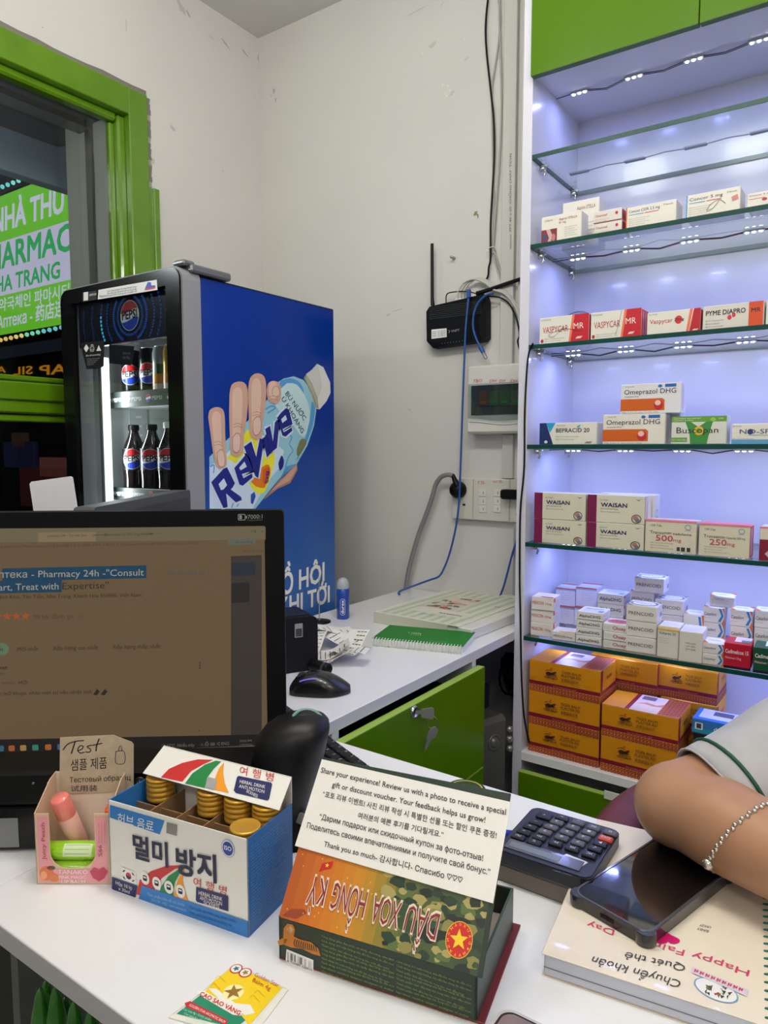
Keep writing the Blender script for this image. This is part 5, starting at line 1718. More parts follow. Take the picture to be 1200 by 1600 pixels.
# white card on a stand
wq = CAM + ray(84, 790) / FPX * 1.02
wu = (RGT * 0.99 + V(0, 0, 0.10)).normalized()
wfr = Frame(wq, RGT, (0, 0, 1))
wc = thing('white_card_stand', 'white rounded plastic card standing behind the monitor', 'card', (wq.x, wq.y, CZ))
pts = [wfr.px(*p) for p in ((46, 756), (49, 752.5), (108, 744.5), (112, 746), (128, 850), (60, 850))]
part(MB().prism(wfr, pts, -0.0045, 0, mat((232, 230, 238), 0.3)), 'plate', wc)
part(MB().box((-0.012, CZ - wq.z + 0.004, -0.012), (0.012, -0.04, -0.005), WPL, 0.001, wfr), 'support', wc)
part(MB().box((-0.022, CZ - wq.z + 0.0002, -0.022), (0.022, CZ - wq.z + 0.005, 0.010), WPL, 0.002, wfr), 'foot', wc)

# keyboard
A = V(-0.880, 0.907, CZ + 0.0005); ku = V(0.920, -0.392, 0).normalized(); kv = V(0.392, 0.920, 0).normalized()
kb_f = Frame(A, ku, kv)
kb = thing('keyboard', 'black computer keyboard half hidden behind the scanner', 'keyboard', kb_f.p(0.2, -0.06))
KL = 0.418
part(MB().box((0, -0.125, 0), (KL, 0, 0.014), BLK, 0.004, kb_f), 'case', kb)
keym = {}
for r in range(6):
    n = 21
    for i in range(n):
        if r == 0 and i in (6, 7, 8, 9, 10, 11):
            if i != 6:
                continue
            wdt = 6
        else:
            wdt = 1
        x = 0.008 + i * 0.0191
        y = -0.118 + r * 0.0188
        k = MB().box((x, y, 0.014), (x + 0.0191 * wdt - 0.0022, y + 0.0165, 0.0195), mat((20, 20, 22), 0.45, spec=0.35), 0.0018, kb_f)
        part(k, 'key', kb)
b = MB()
for r in range(6):
    for i in range(21):
        if r == 0 and 5 < i < 12:
            continue
        x = 0.008 + i * 0.0191 + 0.004
        y = -0.118 + r * 0.0188 + 0.0085
        b.text(kb_f, random.choice('ABCDEFGHJKLMNPRSTUXYZ') if r else '▪', x, y, mat((190, 190, 190), 0.5), ht=0.0042, h=0.0197, res=1)
part(b, 'legends', kb)['kind'] = 'stuff'

# barcode scanner
sd = 0.80
sc = thing('barcode_scanner', 'black egg shaped desktop barcode scanner with green ring on top', 'scanner', P(452, 1300, z=CZ))
c0 = V(0, 0, 0) + FH * sd


def sxz(u_, t_):
    d_ = ray(u_, t_)
    k_ = sd / d_.dot(FH)
    p_ = CAM + d_ * k_
    return (p_ - c0).dot(RGT), p_.z


levels = [(1296, 424, 474), (1275, 420, 476), (1245, 406, 488), (1215, 398, 497), (1190, 396, 504), (1168, 398, 509), (1150, 403, 513), (1137, 412, 515), (1128, 424, 514), (1121, 440, 508), (1117, 456, 500)]
vs, fs = [], []
n = 24
for (t_, l_, r_) in levels:
    xl, z_ = sxz(l_, t_); xr, _ = sxz(r_, t_)
    cx, hw = (xl + xr) / 2, (xr - xl) / 2
    dp = hw * 1.0
    for i in range(n):
        an = 2 * math.pi * i / n
        ca, sa = math.cos(an), math.sin(an)
        ex = 0.85 if ca > 0 else 1.0
        vs.append(c0 + RGT * (cx + hw * math.copysign(abs(ca) ** ex, ca)) + FH * (dp * math.copysign(abs(sa) ** 0.9, sa)) + V(0, 0, z_))
for j in range(len(levels) - 1):
    for i in range(n):
        fs.append((j * n + i, j * n + (i + 1) % n, (j + 1) * n + (i + 1) % n, (j + 1) * n + i))
fs.append(tuple(range((len(levels) - 1) * n, len(levels) * n)))
part(MB().add(vs, fs, mat((17, 17, 19), 0.42, spec=0.35), True), 'hood', sc)
bs_ = P(450, 1300, z=CZ)
part(MB().lathe(Frame((bs_.x, bs_.y, CZ), (1, 0, 0), (0, 1, 0)), [(0.046, 0), (0.046, 0.006), (0.036, 0.014), (0.026, 0.030), (0.024, 0.05)], BLKM, 24), 'base', sc)
xt, zt = sxz(481, 1123)
rc = c0 + RGT * xt + V(0, 0, zt + 0.001) - FH * 0.004
tu = (RGT * 0.985 - Z * 0.10).normalized(); tv = (FH * 0.86 + Z * 0.48).normalized()
ring = [rc + tu * (0.0165 * math.cos(i * math.pi / 14)) + tv * (0.0135 * math.sin(i * math.pi / 14)) for i in range(28)]
part(MB().tube(ring, 0.0020, mat((120, 176, 152), 0.3, emit=0.55), 8, True), 'light_ring', sc, 'green glowing ring')
part(MB().lathe(Frame(rc - tu.cross(tv) * 0.001, tu, tv), [(0.0148, 0.0), (0.0148, 0.001), (0.012, 0.0026), (0, 0.003)], mat((22, 22, 26), 0.3), 20), 'trigger_button', sc)
xw, zw = sxz(506, 1150)
path = []
for t_, l_, r_ in levels[1:9]:
    xr, z_ = sxz(r_ - 2, t_)
    path.append(c0 + RGT * (xr - 0.004) - FH * 0.012 + V(0, 0, z_))
part(MB().tube(smooth_path(path, 3), 0.0022, BLKG, 6), 'window_rim', sc)
xl, zl = sxz(472, 1264)
part(MB().box(c0 + RGT * (xl - 0.004) - FH * 0.016 + V(0, 0, zl - 0.007), c0 + RGT * (xl + 0.008) - FH * 0.028 + V(0, 0, zl + 0.007), mat((150, 146, 136), 0.35), 0.0006), 'rating_label', sc)

# ================================================================== things on the front counter
def c2(x, y):
    return (40 + x / 2.857, 1130 + y / 2.857)


def panel(name, root, fr, pts, m, th=0.0008, inner=None):
    return part(MB().prism(fr, pts, -th, 0, m), name, root)


# ---- lip balm display box with its kraft note
A, B = P(58, 1382, z=CZ), P(174.5, 1382, z=CZ)
lu = (B - A).normalized(); lvv = Z.cross(lu)
lw_, lh, ld_ = (B - A).length, 0.0765, 0.050
lf = Frame(A, lu, (0, 0, 1))                      # front face
lip = thing('lip_balm_box', 'small pink open display box of lip balms with a cut out front', 'box', A + lu * lw_ / 2 + lvv * ld_ / 2)
PINK = mat((232, 158, 164), 0.4); PEACH = mat((222, 190, 160), 0.5); CRM = mat((236, 220, 206), 0.5)


def lpx(x, y):      # zoom of 0,1180 at x5
    return lf.px(x / 5.0, 1180 + y / 5.0)


ul, ur, ub = lpx(385, 600)[0], lpx(738, 600)[0], lpx(560, 883)[1]
n = 10
notch = [(ur - (ur - ul) * 0.0 + 0.0, lh)]
r_ = 0.017
arc = [(ur - r_ + r_ * math.cos(math.radians(-a)), ub + r_ + r_ * math.sin(math.radians(-a))) for a in range(0, 91, 15)]
arc2 = [(ul + r_ + r_ * math.cos(math.radians(180 + a)), ub + r_ + r_ * math.sin(math.radians(180 + a))) for a in range(90, -1, -15)]
front = [(0, 0), (lw_, 0), (lw_, lh), (ur, lh)] + arc + arc2 + [(ul, lh), (0, lh)]
fp = panel('front_panel', lip, lf, front, PEACH)
b = MB()
mg = 0.0028
b.poly(lf, [(mg, mg), (lw_ - mg, mg), (lw_ - mg, ub - 0.001), (mg, ub - 0.001)], PINK, 0.0003)
b.poly(lf, [(mg, ub - 0.001), (ul - 0.001, ub + r_), (ul - 0.001, lh - mg), (mg, lh - mg)], PINK, 0.0003)
b.poly(lf, [(mg, ub - 0.001), (ul + r_ * 0.3, ub - 0.001), (ul + r_ * 0.06, ub + r_ * 0.6), (ul - 0.001, ub + r_)], PINK, 0.0003)
b.poly(lf, [(ur + 0.001, ub + r_), (lw_ - mg, ub - 0.001), (lw_ - mg, lh - mg), (ur + 0.001, lh - mg)], PINK, 0.0003)
b.poly(lf, [(ur - r_ * 0.3, ub - 0.001), (lw_ - mg, ub - 0.001), (ur + 0.001, ub + r_), (ur - r_ * 0.06, ub + r_ * 0.6)], PINK, 0.0003)
for cx, cy, rx, ry, cc in ((365, 920, 56, 60, (226, 120, 84)), (345, 935, 26, 34, (240, 168, 120)), (425, 955, 40, 34, (222, 132, 80)), (400, 880, 34, 18, (74, 84, 60))):
    a, c = lpx(cx, cy)
    b.poly(lf, ell(a, c, rx * 0.00013, ry * 0.00013, 16), mat(cc, 0.4), 0.0005 + 0.0001 * (cx % 7) / 7)
for pts, cc in (([(704, 905), (740, 872), (775, 890), (810, 870), (845, 905), (815, 960), (775, 982), (730, 955)], (196, 70, 92)), ([(704, 905), (770, 915), (845, 905), (815, 930), (770, 936), (730, 925)], (150, 40, 62)), ([(725, 890), (775, 898), (820, 888), (775, 910)], (236, 226, 224))):
    b.poly(lf, [lpx(*p) for p in pts], mat(cc, 0.35), 0.0006 + 0.0001 * (len(pts) % 3))
part(b, 'printed_art', fp)
b = MB()
WPK = mat((250, 236, 232), 0.5)
for s, x0, x1, y, hh, bo in (('TANAKO', 455, 688, 925, 34, 0.01), ('PINK MAGIC', 462, 678, 962, 26, 0.005), ('LIP BALM', 482, 668, 998, 28, 0.012)):
    b.aff(lf, s, lpx(x0, y), lpx(x1, y), lpx(x0, y - hh), WPK, 0.0008, bo)
RNK = mat((168, 74, 84), 0.5)
b.aff(lf, 'Juicy Peach', lpx(362, 815), lpx(350, 525), lpx(330, 815), RNK, 0.0008, 0.01)
b.aff(lf, '99%', lpx(765, 700), lpx(770, 792), lpx(800, 700), RNK, 0.0008, 0.0)
for k in range(3):
    b.aff(lf, 'natural peach extract', lpx(770 + k * 22, 525), lpx(772 + k * 22, 690), lpx(784 + k * 22, 525), mat((206, 126, 134), 0.5), 0.0008)
part(b, 'lettering', fp)
sl = Frame(A, lvv, (0, 0, 1)); sr_ = Frame(B, lvv, (0, 0, 1))
bh = 0.098
part(MB().prism(sl, [(0, 0), (ld_, 0), (ld_, bh), (ld_ * 0.72, bh - 0.002), (0, lh)], 0, 0.0008, PEACH), 'side_panel', lip)
part(MB().prism(sr_, [(0, 0), (ld_, 0), (ld_, bh), (ld_ * 0.72, bh - 0.002), (0, lh)], -0.0008, 0, PEACH), 'side_panel', lip)
lb = Frame(A + lvv * ld_, lu, (0, 0, 1))
part(MB().prism(lb, [(0, 0), (lw_, 0), (lw_, bh), (0, bh)], -0.0008, 0, CRM), 'back_panel', lip)
part(MB().box((0.001, 0, 0.0004), (lw_ - 0.001, ld_ - 0.001, 0.0012), CRM, 0, Frame(A, lu, lvv)), 'bottom_panel', lip)
# balms
GRN = mat((150, 206, 34), 0.2, coat=0.5); GRN2 = mat((176, 222, 60), 0.2, coat=0.5)


def balm(c, d, r, L, body, cap, label, name='lip_balm'):
    t = thing(name, label, 'lip balm', c, 0, 'lip balms in the pink display box')
    d = d.normalized()
    x = d.cross(Z if abs(d.z) < 0.9 else V(1, 0, 0)).normalized()
    f = Frame(c, x, d.cross(x)); f.n = d
    part(MB().lathe(f, [(r * 0.9, 0), (r, 0.002), (r, L * 0.62), (r * 0.96, L * 0.63)], body, 20), 'tube', t)
    part(MB().lathe(f, [(r * 0.97, L * 0.63), (r, L * 0.64), (r, L - 0.002), (r * 0.86, L), (0, L)], cap, 20), 'cap', t)
    return t, f


rb = 0.0095
fl_ = Frame(A, lu, lvv)
t, f = balm(fl_.p(0.006, 0.0125, 0.0012 + rb), lu, rb, 0.066, GRN2, GRN2, 'green lip balm lying at the bottom of the pink box')
t, f = balm(fl_.p(0.006, 0.0130, 0.0012 + rb * 3.02), lu, rb, 0.066, GRN, GRN, 'green lip balm lying on the other green one in the box')
lab = MB()
tc = fl_.p(0.006, 0.0130, 0.0012 + rb * 3.02)
for j in range(6):
    an0, an1 = math.radians(-10 + j * 13), math.radians(-10 + (j + 1) * 13)
    def q_(s, an): return tc + lu * s - lvv * ((rb + 0.0003) * math.cos(an)) + Z * ((rb + 0.0003) * math.sin(an))
    lab.add([q_(0.020, an0), q_(0.050, an0), q_(0.050, an1), q_(0.020, an1)], [(0, 1, 2, 3)], mat((206, 226, 176), 0.4))
    if j % 2:
        lab.add([q_(0.022, an0 + 0.05), q_(0.047, an0 + 0.05), q_(0.047, an0 + 0.10), q_(0.022, an0 + 0.10)], [(0, 1, 2, 3)], mat((120, 160, 70), 0.4))
part(lab, 'label', t)
PKC = mat((236, 128, 116), 0.22, coat=0.4)
tp = P(80, 1262, y=(A + lvv * 0.033).y + 0.006)
base = fl_.p(0.030, 0.036, 0.022)
d = (fl_.p(0.017, 0.020, 0.084) - base)
t, f = balm(base, d, 0.0098, d.length, mat((232, 176, 164), 0.3), PKC, 'pink capped lip balm leaning at the left of the box')
base = fl_.p(0.060, 0.040, 0.020)
d = fl_.p(0.069, 0.034, 0.066) - base
t, f = balm(base, d, 0.0090, d.length, mat((226, 160, 140), 0.3), mat((224, 96, 50), 0.3), 'orange capped lip balm half hidden at the right of the box')
# note
nfr = Frame(A + lvv * (ld_ - 0.0022), lu, (0, 0, 1))
NOTE = noisy('kraft_note', (186, 168, 142), (198, 180, 154), scale=90, rough=0.8)
npts = nfr.pxs([(93, 1240), (209, 1236), (209, 1163), (206, 1159), (177, 1148), (94, 1152)])
nt_ = thing('paper_note', 'handwritten kraft paper test note behind the lip balms', 'note', nfr.p(0.05, 0.1))
sheet = part(MB().prism(nfr, npts, 0, 0.0004, NOTE), 'sheet', nt_)
b = MB()
PEN = mat((36, 32, 34), 0.6)


def hs(pts, wd=0.0011):
    stroke(b, nfr, nfr.pxs([c2(*p) for p in pts]), wd, PEN, 0.0008, 4)


hs([(168, 118), (190, 92), (225, 80), (262, 76)]); hs([(222, 82), (215, 105), (205, 135)], 0.0014)
hs([(232, 122), (252, 115), (258, 102), (244, 100), (234, 118), (246, 132), (264, 128)])
hs([(296, 96), (276, 104), (292, 116), (286, 128), (268, 126)]); hs([(330, 68), (318, 100), (316, 124)], 0.0014); hs([(298, 98), (326, 92), (344, 88)])
b.ptext(nfr, '샘플 제품', c2(203, 208), c2(364, 196), c2(203, 160), PEN, 0.0008, 0.0, cap=0.84)
b.ptext(nfr, 'Тестовый образец', c2(198, 264), c2(470, 252), c2(198, 240), PEN, 0.0008, 0.012)
b.ptext(nfr, '试用装', c2(203, 302), c2(322, 300), c2(203, 276), PEN, 0.0008, 0.0, cap=0.84)
hs([(404, 124), (404, 176), (442, 176), (440, 124), (404, 126)], 0.0006); hs([(416, 122), (420, 104), (426, 100), (430, 106), (430, 124)], 0.0006)
part(b, 'handwriting', sheet)

# ---- herbal drink carton
A, B, Dp = P(174, 1388, z=CZ), P(389, 1465, z=CZ), P(447, 1391, z=CZ)
hu = (B - A).normalized(); hv = Z.cross(hu)
HW, HD, HH = (B - A).length, (Dp - B).dot(hv), 0.0945
hf = Frame(A, hu, (0, 0, 1))
hb = thing('herbal_drink_box', 'open white and blue carton of herbal drink bottles with raised lid', 'box', A + hu * HW / 2 + hv * HD / 2)
HB = mat((44, 122, 196), 0.4); HNV = mat((30, 34, 92), 0.4); HR = mat((200, 44, 44), 0.4); HG = mat((30, 130, 66), 0.4); HO = mat((238, 152, 30), 0.4)
HIN = mat((226, 222, 214), 0.6)
t_ = 0.0009
fp = part(MB().prism(hf, [(0, 0), (HW, 0), (HW, HH), (0, HH)], -t_, 0, CARD), 'front_panel', hb)
hs_r = Frame(B, hv, (0, 0, 1)); hs_l = Frame(A, hv, (0, 0, 1)); hs_b = Frame(A + hv * HD, hu, (0, 0, 1))
rp2 = part(MB().prism(hs_r, [(0, 0), (HD, 0), (HD, HH), (0, HH)], -t_, 0, mat((38, 104, 170), 0.4)), 'side_panel', hb)
part(MB().prism(hs_l, [(0, 0), (HD, 0), (HD, HH), (0, HH)], 0, t_, mat((44, 122, 196), 0.4)), 'side_panel', hb)
part(MB().prism(hs_b, [(0, 0), (HW, 0), (HW, HH), (0, HH)], 0, t_, CARD), 'back_panel', hb)
part(MB().box((t_, t_, 0.0003), (HW - t_, HD - t_, 0.0012), HIN, 0, Frame(A, hu, hv)), 'bottom_panel', hb)
part(MB().prism(hf, [(t_, 0.002), (HW - t_, 0.002), (HW - t_, HH - 0.0004), (t_, HH - 0.0004)], -t_ * 1.7, -t_, HIN), 'front_lining', hb)
# lid: riser at the back, then the printed flap falling forward
R0 = HH; RZ = P(447, 1212, y=Dp.y).z - CZ
part(MB().prism(hs_b, [(0.004, R0), (HW, R0), (HW, RZ), (0.006, RZ + 0.002)], 0, t_, CARD), 'lid_riser', hb)
E1 = A + hv * HD + hu * 0.006 + Z * (RZ + 0.002); E2 = A + hv * HD + hu * HW + Z * RZ
pl = Frame(A + hv * (HD - 0.030), hu, (0, 0, 1))
G1 = pl.p(*pl.px(223, 1208)); G2 = pl.p(*pl.px(436, 1266))
lf2 = Frame(E1, (E2 - E1), (E1 - G1))
lf2 = Frame(G1, (G2 - G1), (E1 - G1))
lid = part(MB().add([G1, G2, E2, E1] + [q - lf2.n * 0.0009 for q in (G1, G2, E2, E1)], [(0, 1, 2, 3), (7, 6, 5, 4), (0, 4, 5, 1), (1, 5, 6, 2), (2, 6, 7, 3), (3, 7, 4, 0)], CARD), 'lid_flap', hb)
b = MB()


def lp(pts, m, h=0.0004):
    b.poly(lf2, [lf2.px(*c2(*p)) for p in pts], m, h)


lp([(605, 242), (640, 205), (700, 178), (770, 162), (838, 164), (790, 186), (740, 214), (700, 262)], HR)
lp([(712, 270), (745, 225), (800, 186), (850, 168), (874, 172), (840, 205), (815, 240), (800, 290)], HG)
lp([(838, 296), (845, 250), (862, 205), (886, 176), (882, 220), (890, 270), (908, 312)], HO)
lp([(803, 288), (812, 240), (856, 252), (846, 300)], mat((176, 172, 176), 0.3, 0.3), 0.0007)
lp([(930, 300), (944, 242), (952, 236), (1096, 266), (1102, 274), (1088, 340), (1080, 346), (938, 312)], HNV, 0.0005)
b.aff(lf2, '여 행 병', lf2.px(*c2(954, 226)), lf2.px(*c2(1106, 260)), lf2.px(*c2(960, 190)), HR, 0.0007, 0.01, 0.86)
for k, s in enumerate(('HERBAL DRINK', 'ANTI MOTION', 'SICKNESS')):
    o0 = (956 - 3 * k + (36 if k == 2 else 0), 268 + k * 21)
    o1 = (1070 - 4 * k - (26 if k == 2 else 0), 294 + k * 21)
    b.aff(lf2, s, lf2.px(*c2(*o0)), lf2.px(*c2(*o1)), lf2.px(*c2(o0[0] + 3, o0[1] - 15)), WHITE, 0.0008, 0.0)
part(b, 'printed_art', lid)
b = MB()


def fp_(pts, m, h=0.0004):
    b.poly(hf, [hf.px(*c2(*p)) for p in pts], m, h)


fp_([(377, 364), (622, 434), (600, 496), (377, 420)], HB)
fp_([(632, 440), (678, 452), (676, 502), (630, 488)], mat((150, 146, 140), 0.3, 0.3), 0.0007)
fp_([(496, 762), (510, 700), (560, 660), (630, 636), (724, 632), (668, 650), (610, 690), (580, 730), (566, 790)], HR)
fp_([(588, 800), (606, 730), (640, 680), (690, 648), (724, 636), (690, 668), (668, 710), (660, 760), (664, 810)], HG, 0.0005)
fp_([(672, 820), (664, 760), (680, 700), (704, 660), (714, 640), (702, 700), (716, 760), (732, 808)], HO, 0.0006)
fp_([(505, 788), (521, 722), (994, 882), (996, 958)], HB, 0.0007)
fp_([(388, 684), (502, 724), (492, 782), (389, 744)], HNV, 0.0008)
fp_([(764, 728), (904, 768), (907, 776), (907, 838), (768, 796), (762, 788)], HNV, 0.0008)
for x, y in ((536, 690), (588, 712), (642, 730), (694, 748)):
    a, c = hf.px(*c2(x, y))
    b.poly(hf, ell(a, c, 0.0058, 0.0066, 18), WHITE, 0.0009)
    b.poly(hf, rrect(a - 0.0026, c - 0.0026, a + 0.0026, c + 0.0030, 0.001, 2), INK, 0.0011)
    b.poly(hf, rrect(a - 0.0018, c + 0.0002, a + 0.0018, c + 0.0020, 0.0005, 2), WHITE, 0.0012)
a, c = hf.px(*c2(905, 558))
b.poly(hf, ell(a, c, 0.0076, 0.0086, 24), mat((150, 170, 214), 0.4), 0.0006)
b.poly(hf, ell(a, c, 0.0068, 0.0078, 24), WHITE, 0.0007)
b.poly(hf, ell(a, c, 0.0060, 0.0068, 24), mat((34, 72, 160), 0.4), 0.0008)
b.text(hf, 'ISO', a, c - 0.0016, WHITE, w=0.0085, align='C', h=0.0010, bold=0.02)
a, c = hf.px(*c2(462, 680))
b.poly(hf, rrect(a - 0.0098, c - 0.0066, a + 0.0098, c + 0.0066, 0.0004, 1), WHITE, 0.0006)
b.poly(hf, ell(a, c, 0.0036, 0.0036, 18, 0, 180), HR, 0.0008)
b.poly(hf, ell(a, c, 0.0036, 0.0036, 18, 180, 360), HNV, 0.0008)
for sx_, sy_ in ((-1, 1), (1, 1), (-1, -1), (1, -1)):
    for k in range(3):
        stroke(b, hf, [(a + sx_ * (0.0052 + k * 0.0009) - 0.0008, c + sy_ * (0.0038 - k * 0.0002) - sx_ * sy_ * -0.0012), (a + sx_ * (0.0052 + k * 0.0009) + 0.0008, c + sy_ * (0.0038 - k * 0.0002) + sx_ * sy_ * -0.0012)], 0.0005, INK, 0.0008)
part(b, 'printed_art', fp)
b = MB()
HK = mat((34, 36, 66), 0.45)
for s, A_, B_, T_, m, bo, cp, hh in (('허브 음료', (412, 440), (572, 480), (414, 396), WHITE, 0.0, 0.86, 0.0006), ('멀미', (484, 588), (640, 632), (480, 488), HK, 0.035, 0.86, 0.0012), ('방지', (676, 658), (856, 700), (672, 546), HK, 0.035, 0.86, 0.0012),
                              ('여 행 병', (750, 720), (898, 766), (752, 682), HR, 0.005, 0.86, 0.0008), ('HERBAL DRINK', (776, 762), (882, 792), (776, 744), WHITE, 0.0, 0.727, 0.0011), ('ANTI MOTION', (782, 784), (880, 812), (782, 766), WHITE, 0.0, 0.727, 0.0011),
                              ('SICKNESS', (798, 806), (868, 826), (798, 788), WHITE, 0.0, 0.727, 0.0011), ('Hộp 10 lọ', (406, 716), (478, 742), (406, 700), WHITE, 0.01, 0.727, 0.0011), ('x 30ml', (418, 742), (468, 760), (418, 726), WHITE, 0.01, 0.727, 0.0011),
                              ('Thực phẩm bảo vệ sức khỏe', (545, 765), (712, 815), (545, 752), mat((150, 200, 240), 0.5), 0, 0.727, 0.0010), ('Số lô SX - HSD - xem trên bao bì', (565, 790), (720, 838), (565, 778), mat((150, 200, 240), 0.5), 0, 0.727, 0.0010),
                              ('Sản xuất tại: Nhà máy dược phẩm', (735, 825), (945, 890), (735, 812), mat((24, 74, 140), 0.5), 0, 0.727, 0.0010), ('Phân phối bởi công ty thương mại', (735, 848), (925, 906), (735, 836), mat((24, 74, 140), 0.5), 0, 0.727, 0.0010)):
    b.ptext(hf, s, c2(*A_), c2(*B_), c2(*T_), m, hh, bo, cp)
part(b, 'lettering', fp)
b = MB()
for k in range(26):
    y0 = HH - 0.010 - k * 0.0031
    b.text(hs_r, random.choice(['Thành phần: chiết xuất gừng, mật ong', 'Công dụng: hỗ trợ giảm buồn nôn', 'Hướng dẫn sử dụng: uống trước khi đi', 'Đối tượng sử dụng: người say tàu xe', 'Bảo quản nơi khô ráo, thoáng mát']), 0.004, y0, mat((120, 170, 220), 0.5), w=HD * random.uniform(0.45, 0.85), ht=0.0013, h=0.0005, res=1)
part(b, 'lettering', rp2)
# cardboard dividers
bf_ = Frame(A, hu, hv)
for i in range(1, 5):
    part(MB().box((HW * i / 5 - 0.0006, t_ * 2, 0.0013), (HW * i / 5 + 0.0006, HD - t_, HH - 0.014), KRAFT, 0, bf_), 'divider', hb)
part(MB().box((t_, HD / 2 - 0.0006, 0.0013), (HW - t_, HD / 2 + 0.0006, HH - 0.018), KRAFT, 0, bf_), 'divider', hb)
GCAP = mat((222, 168, 60), 0.32, 0.5)


def herbal(i, j, label, zoff=0.0):
    c = bf_.p(HW * (i + 0.5) / 5, HD * (0.27 if j == 0 else 0.75), 0.0013)
    t = thing('herbal_bottle', label, 'bottle', c, 0, 'gold capped bottles in the herbal drink box')
    f = Frame(c, hu, hv)
    part(MB().lathe(f, [(0.013, 0), (0.0155, 0.002), (0.0155, 0.055), (0.0115, 0.068), (0.0115, 0.076)], mat((70, 36, 14), 0.1, coat=0.4), 20), 'body', t)
    cp = []
    z0 = 0.074 + zoff
    for k in range(4):
        cp += [(0.0138, z0 + k * 0.0055), (0.0150, z0 + k * 0.0055 + 0.0012), (0.0150, z0 + k * 0.0055 + 0.0040), (0.0138, z0 + k * 0.0055 + 0.0052)]
    z1_ = z0 + 4 * 0.0055
    part(MB().lathe(f, cp + [(0.0148, z1_), (0.0148, z1_ + 0.002), (0.0138, z1_ + 0.003), (0.0128, z1_ + 0.0026), (0, z1_ + 0.0026)], GCAP, 24), 'cap', t)


herbal(0, 1, 'gold capped herbal bottle alone at the left end of the carton')
herbal(2, 1, 'gold capped herbal bottle in the back row, middle of the carton')
herbal(3, 1, 'gold capped herbal bottle in the back row, fourth compartment')
herbal(4, 1, 'gold capped herbal bottle in the back right corner of the carton')
herbal(4, 0, 'gold capped herbal bottle in the front right corner of the carton', -0.006)

# ---- green balm-oil box standing open with the review card
def c9(x, y):
    return (420 + x / 2.857, 1170 + y / 2.858)


A = V(-0.417, 0.435, CZ); gu = V(0.98, 0.2, 0).normalized(); gv = Z.cross(gu)
GW, GD, GH = 0.180, 0.122, 0.0395
gx = thing('balm_oil_box', 'open dark green camouflage printed balm box with its lid propped up', 'box', A + gu * GW / 2 + gv * GD / 2)
gff = Frame(A, gu, (0, 0, 1)); gft = Frame(A, gu, gv); gfr = Frame(A + gu * GW, gv, (0, 0, 1))
DG = mat((34, 52, 40), 0.45); DGI = mat((26, 40, 34), 0.6); WINE = mat((110, 34, 28), 0.4)
wth = 0.0022
part(MB().box((-0.0005, 0.0004, 0.0002), (GW + 0.006, GD + 0.006, 0.0024), WINE, 0.0006, gft), 'base_board', gx)
gfp = part(MB().box((0, 0.0024, -wth), (GW, GH, 0), DG, 0.0004, gff), 'front_wall', gx)
part(MB().box((0, 0.0024, -wth), (GD, GH + 0.001, 0), mat((58, 76, 66), 0.4), 0.0004, gfr), 'side_wall', gx)
part(MB().box((0, 0.0024, 0), (GD, GH + 0.001, wth), DG, 0.0004, Frame(A, gv, (0, 0, 1))), 'side_wall', gx)
part(MB().box((0, 0.0024, 0), (GW, GH + 0.001, wth), DG, 0.0004, Frame(A + gv * GD, gu, (0, 0, 1))), 'back_wall', gx)
part(MB().box((wth, GD * 0.52, 0.0026), (GW - wth, GD - wth, 0.014), mat((150, 140, 130), 0.6), 0.001, gft), 'inner_tray', gx)
TH = math.radians(38.4)
gd = Z * math.cos(TH) + gv * math.sin(TH)
LL = 0.140
gl = Frame(A + Z * GH, gu, gd)
lid = part(MB().box((0, 0, -0.0022), (GW + 0.004, LL, 0), DG, 0.0004, gl), 'lid', gx)
b = MB()
nst = 18
stops = [(0.0, (176, 84, 34)), (0.18, (206, 112, 30)), (0.38, (204, 138, 34)), (0.52, (140, 126, 44)), (0.66, (82, 96, 50)), (1.0, (50, 70, 44))]


def gradc(x):
    for (p0, c0_), (p1, c1_) in zip(stops, stops[1:]):
        if x <= p1:
            k = (x - p0) / (p1 - p0)
            return tuple(int(c0_[i] + (c1_[i] - c0_[i]) * k) for i in range(3))
    return stops[-1][1]


for i in range(nst):
    b.poly(gl, [(GW * i / nst, 0.0004), (GW * (i + 1) / nst, 0.0004), (GW * (i + 1) / nst, 0.062), (GW * i / nst, 0.062)], mat(gradc((i + 0.5) / nst), 0.4), 0.0002)
rnd = random.Random(5)
for i in range(86):
    x = GW * (0.50 + 0.50 * rnd.random() ** 0.8); y = 0.002 + rnd.random() * 0.056
    r = rnd.uniform(0.002, 0.0065)
    k = 9
    ph = rnd.random() * 6
    pts = [(min(GW - 0.0004, x + r * 1.35 * (0.7 + 0.5 * rnd.random()) * math.cos(2 * math.pi * j / k + ph)), max(0.0005, min(0.0615, y + r * (0.6 + 0.5 * rnd.random()) * math.sin(2 * math.pi * j / k + ph)))) for j in range(k)]
    cc = rnd.choice([(52, 76, 44), (36, 58, 40), (140, 134, 72), (168, 156, 92), (88, 108, 56), (30, 42, 32)])
    b.poly(gl, pts, mat(cc, 0.4), 0.0003 + i * 0.000002)
for i in range(18):
    x, y = GW * rnd.random() * 0.45, 0.004 + rnd.random() * 0.055
    b.poly(gl, ell(x, y, 0.0006, 0.0006, 6), mat((240, 190, 70), 0.4), 0.0004)
b.poly(gl, [gl.px(*c9(*p)) for p in ((60, 745), (100, 715), (160, 716), (170, 735), (120, 760))], mat((150, 66, 36), 0.4), 0.00035)
b.poly(gl, [gl.px(*c9(*p)) for p in ((225, 550), (240, 512), (290, 502), (278, 535), (250, 540))], RED, 0.0006)
a, c = gl.px(*c9(262, 521))
b.poly(gl, star(a, c, 0.0022), mat((240, 200, 40), 0.4), 0.0008)
a, c = gl.px(*c9(850, 853))
